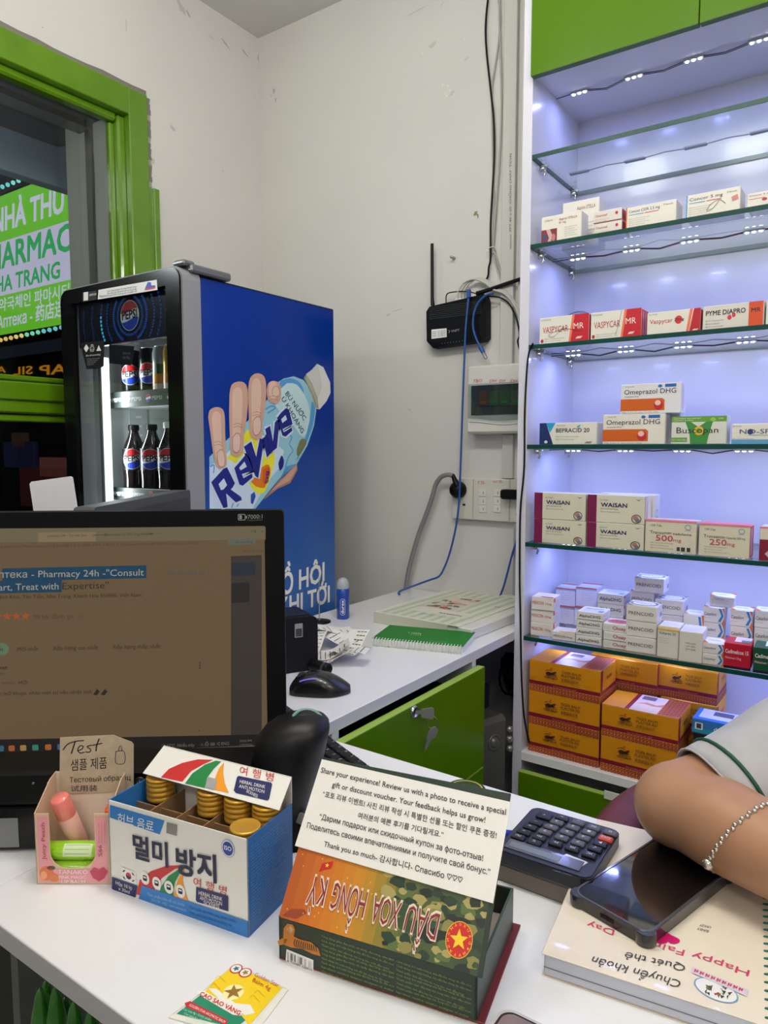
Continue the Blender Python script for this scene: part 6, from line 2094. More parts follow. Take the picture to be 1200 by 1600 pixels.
b.poly(gl, ell(a, c, 0.0112, 0.0132, 28), mat((226, 190, 60), 0.4), 0.0007)
b.poly(gl, ell(a, c, 0.0106, 0.0126, 28), mat((206, 36, 30), 0.4), 0.0008)
b.poly(gl, star(a, c, 0.0078, 0.42, 98), mat((244, 206, 40), 0.4), 0.0010)
for k in range(15):
    an = math.radians(24 * k)
    ca, sa = math.cos(an), math.sin(an)
    b.aff(gl, 'DAUXOAHONGKYVN★'[k], (a + 0.0082 * ca + 0.0010 * sa, c + 0.0098 * sa - 0.0010 * ca), (a + 0.0082 * ca - 0.0010 * sa, c + 0.0098 * sa + 0.0010 * ca), (a + 0.0102 * ca + 0.0010 * sa, c + 0.0120 * sa - 0.0010 * ca), mat((244, 206, 60), 0.4), 0.0010, res=1)
part(b, 'printed_art', lid)
b = MB()
for s, x0, x1 in (('DẦU', (768, 741), (628, 698)), ('XOA', (598, 690), (478, 655)), ('HỒNG', (446, 642), (300, 598)), ('KỲ', (268, 588), (196, 566))):
    ex = 7
    T0 = (x0[0] - 27, x0[1] + 122)
    b.ptext(gl, s, c9(x0[0] + 4, x0[1] - 6), c9(x1[0] - 4, x1[1] - 6), c9(T0[0] + 4, T0[1] + 4), mat((232, 216, 196), 0.4), 0.0010, 0.045)
    b.ptext(gl, s, c9(*x0), c9(*x1), c9(*T0), mat((140, 36, 46), 0.4), 0.0013, 0.0)
part(b, 'lettering', lid)
b = MB()
TG_, = (mat((196, 120, 40), 0.5),)
for pts, m in (([(40, 858), (60, 845), (85, 850), (70, 872), (45, 876)], TG_), ([(66, 840), (68, 800), (84, 780), (108, 784), (118, 806), (112, 836), (140, 850), (190, 862), (222, 890), (232, 925), (196, 915), (150, 892), (100, 886), (70, 874)], TG_), ([(80, 800), (98, 790), (110, 806), (100, 826), (84, 822)], mat((226, 190, 140), 0.5))):
    b.poly(gff, [gff.px(*c9(*p)) for p in pts], m, 0.0004)
for k in range(11):
    x = 120 + k * 9
    stroke(b, gff, [gff.px(*c9(x, 848 + k * 3)), gff.px(*c9(x - 6 + k, 868 + k * 3)), gff.px(*c9(x + 4, 884 + k * 2))], 0.0008, INK, 0.0006)
b.poly(gff, [gff.px(*c9(*p)) for p in ((76, 948), (200, 1000), (200, 942), (80, 893))], WHITE, 0.0004)
x = 0.0
rnd = random.Random(9)
for k in range(26):
    f0 = 0.06 + k * 0.034
    if rnd.random() < 0.75:
        wd = rnd.choice([0.008, 0.014, 0.02])
        q = [gff.px(*c9(78 + 122 * f, 900 + 50 * f + dy)) for f, dy in ((f0, 34), (f0 + wd, 34), (f0 + wd, 2), (f0, 2))]
        b.poly(gff, q, INK, 0.0006)
b.aff(gff, '8 936089 120015', gff.px(*c9(84, 948)), gff.px(*c9(194, 992)), gff.px(*c9(85, 938)), INK, 0.0006)
YG = mat((140, 160, 70), 0.5)
for col, (xa, xb) in enumerate(((236, 560), (570, 905))):
    for k in range(13):
        ya = 838 + (xa - 236) * 0.335 + k * 19.5
        b.aff(gff, random.choice(['Thành phần: tinh dầu bạc hà, long não, tinh dầu tràm', 'Công dụng: giảm đau nhức cơ, khớp, đau lưng, cảm lạnh', 'Cách dùng: bôi một lượng vừa đủ lên vùng da cần xoa', 'Chống chỉ định: trẻ em dưới 30 tháng tuổi, da bị hở', 'Ingredients: menthol, camphor, eucalyptus oil, methyl']),
              gff.px(*c9(xa, ya)), gff.px(*c9(xb - 30 * rnd.random() * (k % 3), ya + (xb - xa) * 0.335)), gff.px(*c9(xa, ya - 9)), YG, 0.0005, res=1)
part(b, 'lettering', gfp)
# review card
qd = [gl.px(*p) for p in ((462, 1322), (771, 1412), (799, 1254), (504, 1187))]
cd = thing('review_card', 'white printed card asking for reviews on the propped lid', 'card', gl.p(GW / 2, 0.09, 0.001))
sheet = part(MB().prism(gl, qd, 0.0012, 0.0018, mat((236, 233, 228), 0.5)), 'sheet', cd)
b = MB()
CT = mat((64, 60, 62), 0.6)
for s, A_, B_, cp in (('Share your experience! Review us with a photo to receive a special', (235, 108), (1060, 298), 0.727), ('gift or discount voucher. Your feedback helps us grow!', (285, 172), (968, 333), 0.727),
                      ('“포토 리뷰 이벤트! 사진 리뷰 작성 시 특별한 선물 또는 할인 쿠폰 증정!', (243, 214), (1018, 402), 0.80), ('여러분의 예쁜 후기를 기다릴게요.”', (400, 310), (780, 398), 0.80),
                      ('“Дарим подарок или скидочный купон за фото-отзыв!', (228, 315), (958, 503), 0.727), ('Поделитесь своими впечатлениями и получите свой бонус.”', (173, 354), (990, 566), 0.727),
                      ('Thank you so much- 감사합니다- Спасибо ♡♡♡', (248, 437), (866, 602), 0.727)):
    b.ptext(gl, s, c9(*A_), c9(*B_), c9(A_[0] + 5, A_[1] - 24), CT, 0.0022, 0.014, cp)
part(b, 'lettering', sheet)

# ---- round tin behind the card
q = P(728, 1248, z=CZ)
tin = thing('balm_tin', 'round green balm tin half hidden behind the review card', 'tin', q)
f = Frame(q, (0.94, 0.34, 0), (-0.34, 0.94, 0))
part(MB().lathe(f, [(0.0235, 0), (0.0245, 0.001), (0.0245, 0.008), (0.0240, 0.009)], mat((150, 140, 70), 0.3, 0.6), 28), 'body', tin)
ld_p = part(MB().lathe(f, [(0.0252, 0.008), (0.0252, 0.0135), (0.0240, 0.0148), (0.0225, 0.0140), (0, 0.0140)], mat((40, 66, 34), 0.3, 0.2), 28), 'lid', tin)
ft = Frame(q + Z * 0.0142, f.u, f.v)
b = MB()
b.ring(ft, ell(0, 0, 0.0215, 0.0215, 28), ell(0, 0, 0.0195, 0.0195, 28), mat((196, 176, 60), 0.3), 0.0002)
b.poly(ft, ell(-0.006, 0.004, 0.008, 0.005, 14), mat((170, 150, 60), 0.3), 0.0003)
b.poly(ft, rrect(-0.004, -0.012, 0.014, 0.002, 0.003), mat((120, 160, 40), 0.3), 0.0004)
b.text(ft, 'BALM', -0.002, -0.008, mat((220, 206, 60), 0.3), w=0.014, h=0.0006)
part(b, 'printed_art', ld_p)

# ---- pen
q = P(802, 1304, z=CZ + 0.006)
dpen = V(-0.93, -0.36, 0).normalized()
t = thing('blue_pen', 'blue pen lying behind the review card', 'pen', (q.x, q.y, CZ))
f = Frame(q, dpen.cross(Z), Z); f.n = dpen
part(MB().lathe(f, [(0.0035, 0), (0.0045, 0.001), (0.0045, 0.030), (0.0043, 0.031)], mat((30, 50, 170), 0.25), 14), 'cap', t)
part(MB().lathe(f, [(0.0040, 0.031), (0.0040, 0.115), (0.0015, 0.125), (0.0, 0.127)], mat((40, 60, 180), 0.3), 12), 'barrel', t)

# ---- sachet
def c10(x, y):
    return (x / 2.609, 1300 + y / 2.609)


SZ = CZ + 0.0032
sfm = Frame((-0.42, 0.38, SZ), (1, 0, 0), (0, 1, 0))
out = [sfm.px(*c10(*p)) for p in ((955, 531), (1175, 632), (1050, 800), (1000, 830), (686, 745), (800, 660))]
sa = thing('balm_sachet', 'yellow and green star balm sachet lying on the counter', 'sachet', (-0.42, 0.375, CZ))
cx = sum(p[0] for p in out) / 6; cy = sum(p[1] for p in out) / 6
inn = [(cx + (x - cx) * 0.90, cy + (y - cy) * 0.90) for x, y in out]
b = MB()
n = len(out)
vs = [sfm.p(x, y, -0.0028) for x, y in out] + [sfm.p(x, y, -0.0018) for x, y in out] + [sfm.p(x, y, 0) for x, y in inn]
fs = [(i, (i + 1) % n, n + (i + 1) % n, n + i) for i in range(n)] + [(n + i, n + (i + 1) % n, 2 * n + (i + 1) % n, 2 * n + i) for i in range(n)] + [tuple(range(2 * n, 3 * n)), tuple(reversed(range(n)))]
pouch = part(MB().add(vs, fs, mat((232, 230, 220), 0.25, coat=0.3)), 'pouch', sa)


def sp(pts, m, h):
    b.poly(sfm, [sfm.px(*c10(*p)) for p in pts], m, h)


sp([(955, 545), (1150, 636), (1015, 790), (985, 745), (830, 660), (870, 610)], mat((246, 210, 20), 0.3, coat=0.3), 0.0003)
sp([(815, 668), (960, 720), (1000, 770), (960, 800), (720, 742)], mat((30, 138, 104), 0.3, coat=0.3), 0.0004)
sp([(850, 640), (880, 640), (960, 700), (1020, 706), (1040, 740), (1000, 750), (900, 690)], WHITE, 0.00045)
sp([(804, 652), (830, 650), (990, 738), (980, 752), (950, 748), (820, 672)], mat((240, 238, 230), 0.3), 0.0006)
b.aff(sfm, 'CAO SAO VÀNG', sfm.px(*c10(812, 668)), sfm.px(*c10(976, 752)), sfm.px(*c10(822, 652)), mat((200, 40, 40), 0.4), 0.0009, 0.03)
sp([(752, 700), (775, 692), (930, 770), (920, 790), (760, 716)], mat((196, 40, 50), 0.4), 0.0006)
b.aff(sfm, 'GOLDEN STAR AROMATIC BALM', sfm.px(*c10(770, 712)), sfm.px(*c10(915, 784)), sfm.px(*c10(776, 702)), WHITE, 0.0008)
for k in range(3):
    b.aff(sfm, 'Cao xoa 4g - Dược phẩm', sfm.px(*c10(745 + 4 * k, 728 + k * 18)), sfm.px(*c10(860 + 10 * k, 775 + k * 22)), sfm.px(*c10(750 + 4 * k, 719 + k * 18)), mat((190, 230, 210), 0.4), 0.0008)
a, c = sfm.px(*c10(952, 655))
b.poly(sfm, ell(a, c, 0.0085, 0.0085, 24), mat((250, 240, 170), 0.3), 0.0005)
b.poly(sfm, star(a, c, 0.0082, 0.40, 62), mat((150, 110, 40), 0.3), 0.0008)
for x, y in ((963, 560), (1000, 576)):
    a, c = sfm.px(*c10(x, y))
    b.poly(sfm, ell(a, c, 0.0056, 0.0056, 20), mat((200, 50, 40), 0.3), 0.0006)
    b.poly(sfm, ell(a, c, 0.0045, 0.0045, 20), WHITE, 0.0007)
    b.poly(sfm, star(a, c, 0.0032, 0.5, 70), mat((170, 130, 50) if x > 980 else (40, 110, 130), 0.3), 0.0008)
b.aff(sfm, 'Golden Star', sfm.px(*c10(1036, 590)), sfm.px(*c10(1134, 636)), sfm.px(*c10(1044, 574)), mat((190, 50, 40), 0.4), 0.0007, 0.005)
b.aff(sfm, 'Balm 4g', sfm.px(*c10(1028, 612)), sfm.px(*c10(1100, 650)), sfm.px(*c10(1036, 596)), mat((190, 50, 40), 0.4), 0.0007, 0.005)
for x, y in ((900, 600), (1040, 680), (880, 630), (1060, 660)):
    stroke(b, sfm, [sfm.px(*c10(x - 22, y)), sfm.px(*c10(x - 8, y - 12)), sfm.px(*c10(x + 4, y)), sfm.px(*c10(x + 18, y + 14))], 0.0005, mat((210, 170, 20), 0.4), 0.0006)
part(b, 'printed_art', pouch)

# ---- calculator on a flat grey box
def c11(x, y):
    return (760 + x / 5.0, 1240 + y / 5.0)


bxw = thing('flat_grey_box', 'flat grey brown box under the calculator', 'box', (-0.26, 0.70, CZ))
bx_ = Frame((-0.318, 0.652, CZ), (1, 0, 0), (0, 1, 0))
GB = mat((112, 102, 92), 0.5)
part(MB().box((0, 0, 0.0003), (0.094, 0.100, 0.019), GB, 0.0015, bx_), 'body', bxw)
part(MB().box((-0.001, -0.001, 0.019), (0.095, 0.101, 0.0225), mat((92, 84, 76), 0.5), 0.001, bx_), 'lid', bxw)
CKZ = CZ + 0.0362
cl = Frame((-0.312, 0.647, CKZ), V(0.9995, 0.03, 0), V(-0.03, 0.9995, 0))
calc = thing('calculator', 'dark navy desk calculator lying upside down to the viewer', 'calculator', (-0.262, 0.70, CZ + 0.0227))
pts = [cl.px(*c11(*p)) for p in ((690, 668), (1085, 385), (440, 138))]
CWd, CDp = 0.100, 0.108
cas = part(MB().prism(cl, rrect(0, 0, CWd, CDp, 0.010, 5), -0.0135, -0.001, mat((30, 32, 42), 0.35)), 'case', calc)
part(MB().prism(cl, rrect(0.0015, 0.0015, CWd - 0.0015, CDp - 0.0015, 0.009, 5), -0.001, 0, mat((42, 44, 58), 0.35)), 'face_plate', calc)
part(MB().box((0.006, 0.008, 0), (CWd - 0.014, 0.026, 0.0014), mat((92, 98, 118), 0.12, coat=0.6), 0.0006, cl), 'display', calc)
part(MB().box((0.010, 0.011, 0.0014), (CWd - 0.036, 0.021, 0.0017), mat((116, 124, 136), 0.25), 0, cl), 'display_glass', calc)
q = [cl.px(*c11(*p)) for p in ((585, 500), (745, 572), (793, 542), (625, 475))]
part(MB().prism(cl, q, 0.0, 0.0008, mat((206, 210, 224), 0.2)), 'solar_cell', calc)
b = MB()
KTX = mat((206, 208, 214), 0.5)
KEYS = [(452, 190, '+', 1.35), (385, 240, '−', 1), (340, 275, '×', 1), (292, 315, '÷', 1), (248, 353, 'MU', 1), (590, 205, '=', 1), (550, 240, '3', 0), (505, 277, '6', 0), (458, 316, '9', 0), (412, 358, 'M+', 1), (372, 396, '%', 1),
        (715, 242, '.', 0), (675, 280, '2', 0), (630, 320, '5', 0), (587, 360, '8', 0), (540, 405, 'M-', 1), (838, 282, '00', 0), (800, 320, '1', 0), (757, 360, '4', 0), (715, 402, '7', 0), (670, 446, 'MR', 1),
        (968, 322, '0', 0), (930, 368, 'C/CE', 2), (888, 408, '▶', 1), (848, 448, '√', 1), (803, 494, 'MC', 1)]
for x, y, s, kd in KEYS:
    a, c = cl.px(*c11(x, y))
    hw_, hd_ = 0.0072 * (1.18 if kd == 1.35 else 1), 0.0046 * (1.3 if kd == 1.35 else 1)
    cc = (190, 66, 36) if kd == 2 else ((24, 25, 34) if kd >= 1 else (78, 78, 86))
    k = part(MB().box((a - hw_, c - hd_, 0), (a + hw_, c + hd_, 0.0036), mat(cc, 0.35), 0.0010, cl), 'key', calc)
    part(MB().aff(cl, s, (a + 0.0011 * len(s) + 0.0006, c + 0.0020), (a - 0.0011 * len(s) - 0.0006, c + 0.0020), (a + 0.0011 * len(s) + 0.0006, c - 0.0020), KTX, 0.0039, 0.01), 'legend', k)
b.aff(cl, 'electronic calculator', cl.px(*c11(660, 640)), cl.px(*c11(515, 598)), cl.px(*c11(665, 648)), mat((150, 154, 170), 0.5), 0.0005)
part(b, 'lettering', calc)

# ---- cream notebook
def c12(x, y):
    return (840 + x / 3.3333, 1380 + y / 3.3318)


NZ = CZ + 0.0205
A, B, D = P(846, 1489, z=NZ), P(1188, 1600, z=NZ), P(999, 1294, z=NZ)
nf2, w_, d_ = quadframe(A, B, D)
d_ = 0.250; w_ = 0.178
NCR = noisy('cream_cover', (228, 216, 198), (234, 224, 206), scale=14, rough=0.38, coat=0.1)
nb2 = thing('cream_notebook', 'thick cream notebook with upside down handwriting in the right foreground', 'notebook', nf2.p(w_ / 2, d_ / 2, -0.0205))
part(MB().box((0.002, 0.0015, -0.0202), (w_ - 0.006, d_ - 0.002, -0.0012), mat((196, 198, 208), 0.7), 0.001, nf2), 'pages', nb2)
part(MB().box((0.002, 0.001, -0.0128), (w_ - 0.006, 0.0016, -0.0122), mat((120, 122, 134), 0.7), 0, nf2), 'page_gap', nb2)
cov = part(MB().box((0, 0, -0.0012), (w_, d_, 0), NCR, 0.0005, nf2), 'cover', nb2)
part(MB().box((0, 0, -0.0205), (w_, d_, -0.0202), NCR, 0, nf2), 'back_cover', nb2)
for i in range(24):
    y = 0.008 + i * (d_ - 0.016) / 23
    part(MB().tube([nf2.p(w_ - 0.004 + 0.0085 * math.cos(2 * math.pi * k / 9), y + 0.0006 * k / 9, -0.0095 + 0.0115 * math.sin(2 * math.pi * k / 9)) for k in range(9)], 0.0010, mat((30, 110, 96), 0.4), 5, True), 'binding_ring', nb2)
b = MB()
DK = mat((60, 60, 66), 0.6); MG = mat((206, 60, 110), 0.5)


def up(s, A_, B_, T_, m, bo=0.0):
    part(MB().ptext(nf2, s, c12(*A_), c12(*B_), c12(*T_), m, 0.0006, bo), 'handwritten_line', cov)


up('Chuyển khoản', (752, 512), (292, 384), (735, 552), DK)
up('Quét thẻ', (774, 430), (462, 360), (762, 466), DK)
up('Happy', (1106, 458), (808, 362), (1096, 490), MG, 0.004)
up('Fain', (768, 352), (604, 306), (758, 382), MG, 0.004)
up('Day', (402, 246), (262, 202), (394, 276), MG, 0.004)
up('CRAZY', (906, 228), (846, 214), (902, 240), DK)
up('BABY', (892, 248), (832, 232), (888, 260), DK)
b = MB()
ht = [c12(680 + 62 * (16 * math.sin(t) ** 3) / 16, 292 + 3 + 2.0 * -(13 * math.cos(t) - 5 * math.cos(2 * t) - 2 * math.cos(3 * t) - math.cos(4 * t)) * -1) for t in [2 * math.pi * i / 24 for i in range(24)]]
b.poly(nf2, nf2.pxs(ht), mat((206, 22, 104), 0.3), 0.0006)
part(b, 'printed_heart', cov)
b = MB()
el = []
for i in range(26):
    t = 2 * math.pi * i / 26
    x, y = 122 * math.cos(t), 52 * math.sin(t)
    el.append(c12(930 + x * 0.94 - y * 0.34, 560 + x * 0.40 + y * 0.9))
el2 = [((px_ - c12(930, 560)[0]) * 0.93 + c12(930, 560)[0], (py_ - c12(930, 560)[1]) * 0.93 + c12(930, 560)[1]) for px_, py_ in el]
b.poly(nf2, nf2.pxs(el), mat((110, 160, 206), 0.3), 0.0005)
b.poly(nf2, nf2.pxs(el2), mat((236, 236, 232), 0.25), 0.0006)
rnd = random.Random(2)
for i in range(22):
    x, y = 930 + rnd.uniform(-60, 60), 560 + rnd.uniform(-30, 34)
    cc = rnd.choice([(52, 62, 48), (70, 78, 58), (40, 48, 42), (120, 116, 70), (150, 60, 50)])
    b.poly(nf2, nf2.pxs([c12(x, y), c12(x + rnd.uniform(10, 26), y + rnd.uniform(-14, 10)), c12(x + rnd.uniform(0, 20), y + rnd.uniform(10, 22))]), mat(cc, 0.5), 0.0007 + i * 0.00001)
b.poly(nf2, nf2.pxs([c12(802, 470), c12(808, 440), c12(1100, 562), c12(1088, 594)]), mat((214, 206, 220), 0.3), 0.0009)
for k in range(9):
    x, y = 826 + k * 29, 462 + k * 12
    stroke(b, nf2, nf2.pxs([c12(x - 9, y + 8), c12(x - 4, y - 8), c12(x + 4, y + 8), c12(x + 10, y - 4)]), 0.0009, mat((206, 70, 100), 0.5), 0.0011)
part(b, 'sticker', cov)

# ---- smartphone lying on the notebook
PZ = NZ + 0.0128
q = [P(*p, z=PZ) for p in ((892, 1392), (1013, 1461), (1142, 1362), (1030, 1307))]
A = q[0]
pu = (q[1] - q[0]).normalized(); pv = Z.cross(pu)
PW, PL = 0.0800, 0.1560
pff = Frame(A, pu, pv)
ph = thing('smartphone', 'black smartphone in a dark clear case lying on the notebook', 'phone', pff.p(PW / 2, PL / 2, -0.0124))
CASE = mat((40, 40, 44), 0.2, coat=0.4)
part(MB().prism(pff, rrect(0, 0, PW, PL, 0.012, 5), -0.0124, -0.0012, CASE, True), 'case', ph)
o, i_ = rrect(0, 0, PW, PL, 0.012, 5), rrect(0.0025, 0.0025, PW - 0.0025, PL - 0.0025, 0.010, 5)
n = len(o)
b = MB()
vs = [pff.p(x, y, -0.0012) for x, y in o] + [pff.p(x, y, 0.0) for x, y in [(cx_ * 0.985 + PW / 2 * 0.015, cy_ * 0.99 + PL / 2 * 0.01) for cx_, cy_ in o]] + [pff.p(x, y, 0.0) for x, y in i_] + [pff.p(x, y, -0.0012) for x, y in i_]
for k in range(3):
    b.add(vs, [(k * n + i, k * n + (i + 1) % n, (k + 1) * n + (i + 1) % n, (k + 1) * n + i) for i in range(n)], mat((70, 72, 78), 0.18, coat=0.6))
part(b, 'case_rim', ph)
part(MB().prism(pff, rrect(0.0025, 0.0025, PW - 0.0025, PL - 0.0025, 0.010, 5), -0.0012, -0.0006, mat((8, 9, 14), 0.03, coat=1.0, spec=0.8)), 'screen', ph)
for cx_, cy_ in ((0, 0), (PW, 0), (0, PL), (PW, PL)):
    f = Frame(pff.p(cx_ + (0.006 if cx_ == 0 else -0.006), cy_ + (0.006 if cy_ == 0 else -0.006), -0.0124), pu, pv)
    part(MB().lathe(f, [(0.0085, 0.0), (0.0092, 0.002), (0.0092, 0.0095), (0.0085, 0.0115)], CASE, 14), 'corner_bumper', ph)
part(MB().box((PW * 0.40, -0.0006, -0.0085), (PW * 0.58, 0.0004, -0.0045), BLKG, 0.0008, pff), 'port', ph)

# ---- second phone at the bottom edge of the picture
q0 = P(806, 1590, z=CZ + 0.0098)
f = Frame(P(770, 1600, z=CZ + 0.0098), V(0.93, 0.36, 0).normalized(), V(0.36, -0.93, 0).normalized())
f = Frame(P(786, 1569, z=CZ + 0.0098), (1, 0, 0), (0, 1, 0))
ph2 = thing('second_smartphone', 'smartphone in a clear case cut off at the bottom edge', 'phone', f.p(0.036, -0.07, -0.0098))
part(MB().prism(f, rrect(0, -0.155, 0.076, 0.0, 0.012, 6), -0.0096, -0.0006, mat((196, 192, 190), 0.15, coat=0.5), True), 'case', ph2)
part(MB().prism(f, rrect(0.003, -0.152, 0.073, -0.003, 0.010, 6), -0.0006, 0.0, mat((34, 30, 32), 0.2), True), 'frame', ph2)
part(MB().prism(f, rrect(0.005, -0.150, 0.071, -0.005, 0.009, 6), 0.0, 0.0004, mat((128, 106, 108), 0.1, coat=0.8)), 'screen', ph2)

# ---- green bottles on the shelf under the counter
BG = mat((60, 150, 40), 0.12, trans=0.55, coat=0.3, name='green_plastic')
BG2 = mat((84, 178, 44), 0.3, name='green_liquid')
spots = [((62, 1543), 0.610, 0.0), ((86, 1541), 0.615, 0.0), ((115, 1563), 0.610, 0.0), ((71, 1530), 0.575, 0.05), ((140, 1577), 0.608, 0.02), ((160, 1592), 0.605, 0.02), ((101, 1556), 0.560, 0.06)]
lbs = ['green tapered bottle at the left end under the counter edge', 'tall green tapered bottle second from the left under the counter', 'green tapered bottle third from the left under the counter', 'green tapered bottle behind the two leftmost ones', 'green tapered bottle half in shadow to the right', 'green tapered bottle furthest right under the counter edge', 'green tapered bottle behind the third one in the row']
for k, ((x, y), zt_, dy) in enumerate(spots):
    q = P(x, y, z=zt_)
    hz = zt_ - 0.3185
    c = V(q.x, q.y, 0.3185)
    t = thing('green_bottle', lbs[k], 'bottle', c, 0, 'green bottles on the shelf under the counter')
    f = Frame(c, (1, 0, 0), (0, 1, 0))
    part(MB().lathe(f, [(0.012, 0), (0.0145, 0.003), (0.0150, hz - 0.10), (0.0140, hz - 0.07), (0.0105, hz - 0.035), (0.0055, hz - 0.010), (0.0028, hz - 0.002), (0, hz)], BG, 16), 'body', t)
    part(MB().lathe(f, [(0.0110, 0.002), (0.0128, 0.006), (0.0128, hz - 0.10), (0.0100, hz - 0.062), (0.0, hz - 0.058)], BG2, 14), 'contents', t)
    wr = wrapper(c, 0.0152, math.radians(-60))
    b = MB()
    wpoly(b, wr, -0.014, 0.014, hz * 0.30, hz - 0.13, mat((200, 214, 190), 0.4))
    part(b, 'label', t)

# ================================================================== medicine cartons in the cabinet
WH = (226, 223, 212)
CBK = (40, 38, 44)
RD = (196, 30, 48)


def draw(mb, fr, w, h, ops, z=0.0003):
    for k, op in enumerate(ops):
        hh = z + 0.00006 * k
        if op[0] == 'r':
            _, x0, y0, x1, y1, c = op
            mb.poly(fr, [(x0 * w, y0 * h), (x1 * w, y0 * h), (x1 * w, y1 * h), (x0 * w, y1 * h)], mat(c, 0.42), hh)
        elif op[0] == 'p':
            mb.poly(fr, [(x * w, y * h) for x, y in op[1]], mat(op[2], 0.42), hh)
        elif op[0] == 'e':
            _, cx, cy, rx, ry, c = op
            mb.poly(fr, ell(cx * w, cy * h, rx * w, ry * h, 16), mat(c, 0.42), hh)
        elif op[0] == 'o':
            _, cx, cy, rx, ry, c = op[:6]
            mb.ring(fr, ell(cx * w, cy * h, rx * w, ry * h, 18), ell(cx * w, cy * h, rx * w * op[6] if len(op) > 6 else rx * w * 0.82, ry * h * op[6] if len(op) > 6 else ry * h * 0.82, 18), mat(c, 0.42), hh)
        elif op[0] == 't':
            s, x, y, tw, th, c = op[1:7]
            bo = op[7] if len(op) > 7 else 0.01
            mb.aff(fr, s, (x * w, y * h), ((x + tw) * w, y * h), (x * w, (y + th) * h), mat(c, 0.5), hh + 0.0003, bo)
        elif op[0] == 'l':          # fine print
            _, x, y, tw, n, st, c = op
            for i in range(n):
                mb.aff(fr, 'Hộp 3 vỉ x 10 viên nén bao phim', (x * w, (y - i * st) * h), ((x + tw * (1 - 0.2 * (i % 2))) * w, (y - i * st) * h), (x * w, (y - i * st + st * 0.42) * h), mat(c, 0.5), hh + 0.0003, 0, res=1)
        elif op[0] == 's':
            stroke(mb, fr, [(x * w, y * h) for x, y in op[1]], op[2], mat(op[3], 0.5), hh + 0.0004)


def carton(label, pl, pr, pyt, z0, yf, dep, base, front=(), side=(), top=(), rz=0.0, group=None, top_z=None, name='medicine_carton', sidecol=None):
    pm = (pyt + 20)
    x0, x1 = P(pl, pm, y=yf).x, P(pr, pm, y=yf).x
    z1 = top_z if top_z is not None else P(pl, pyt, y=yf).z
    w, h = x1 - x0, z1 - z0 - 0.0007
    u = V(math.cos(rz), math.sin(rz), 0); v = V(-math.sin(rz), math.cos(rz), 0)
    o = V(x0, yf, z0 + 0.0002)
    t = thing(name, label, 'box', o + u * w / 2 + v * dep / 2, rz, group)
    top_f = Frame(o, u, v)
    m = mat(base, 0.42)
    body = part(MB().box((0, 0, 0), (w, dep, h), m, 0.0010, top_f), 'body', t)
    ff_ = Frame(o, u, (0, 0, 1))
    if front:
        b_ = MB(); draw(b_, ff_, w, h, front); part(b_, 'printed_front', t)
    sf2 = Frame(o + u * w, v, (0, 0, 1))
    fl = MB().box((0.002, 0.002, 0), (dep - 0.002, h - 0.002, 0.0004), mat(sidecol or base, 0.45), 0.0002, sf2)
    flp = part(fl, 'tuck_flap', t)
    if side:
        b_ = MB(); draw(b_, sf2, dep, h, side, 0.0007); part(b_, 'printed_side', flp)
    if top:
        b_ = MB(); draw(b_, Frame(o + Z * h, u, v), w, dep, top); part(b_, 'printed_top', t)
    return w, h, z1


S1, S2, S3, S4, S5, S6 = STOP
FY_ = 1.622
TXS = (90, 88, 92)
# ---- shelf 2
stella = [('r', 0, 0, 0.40, 0.52, (130, 36, 48)), ('p', [(0.12, 0.52), (0.20, 0.2), (0.14, 0.0), (0.24, 0.0), (0.28, 0.3), (0.22, 0.52)], (206, 170, 172)), ('e', 0.09, 0.25, 0.05, 0.14, (60, 66, 110)), ('e', 0.31, 0.2, 0.05, 0.14, (196, 120, 126)),
          ('t', 'Aspirin STELLA', 0.45, 0.78, 0.45, 0.08, (150, 50, 56)), ('t', '81 mg', 0.45, 0.66, 0.17, 0.08, (150, 50, 56)), ('l', 0.60, 0.48, 0.3, 5, 0.08, TXS), ('t', 'STELLA', 0.08, 0.82, 0.2, 0.05, TXS)]
carton('white aspirin carton with dark red pattern at the left end', 846, 908, 340, S2, FY_, 0.045, WH, stella)
carton('white aspirin carton standing behind the dark red patterned one', 879, 936, 318, S2, 1.70, 0.05, WH, [('t', 'Aspirin STELLA', 0.40, 0.80, 0.5, 0.08, (150, 50, 56)), ('t', '81 mg', 0.40, 0.68, 0.2, 0.08, (150, 50, 56)), ('l', 0.55, 0.5, 0.35, 5, 0.08, TXS)])
clop = [('t', 'Clopistad', 0.06, 0.52, 0.42, 0.2, (170, 40, 60)), ('e', 0.82, 0.62, 0.05, 0.14, (186, 30, 56)), ('l', 0.06, 0.25, 0.5, 2, 0.14, TXS), ('r', 0.0, 0.0, 1.0, 0.06, (150, 30, 44))]
_, _, zt_ = carton('low red and white carton under its twin, beside the aspirin', 928, 971, 355, S2, FY_, 0.06, (220, 214, 206), clop, top_z=S2 + 0.026, sidecol=(176, 30, 46))
carton('low red and white carton on top of its twin', 927, 971, 336, zt_, FY_, 0.06, (220, 214, 206), clop, top_z=zt_ + 0.026, sidecol=(176, 30, 46))
conc = lambda s, c1: [('r', 0, 0, 0.025, 1, c1), ('t', s, 0.06, 0.74, 0.62, 0.13, (40, 60, 100)), ('r', 0.06, 0.63, 0.36, 0.66, (60, 150, 190)), ('r', 0.38, 0.63, 0.66, 0.66, (206, 60, 60)), ('l', 0.06, 0.45, 0.42, 5, 0.09, TXS), ('t', 'Merck', 0.76, 0.82, 0.18, 0.06, TXS)]
carton('white heart tablet carton with orange left edge', 978, 1056, 325, S2, FY_, 0.055, WH, conc('Concor COR 2.5 mg', (220, 110, 40)))
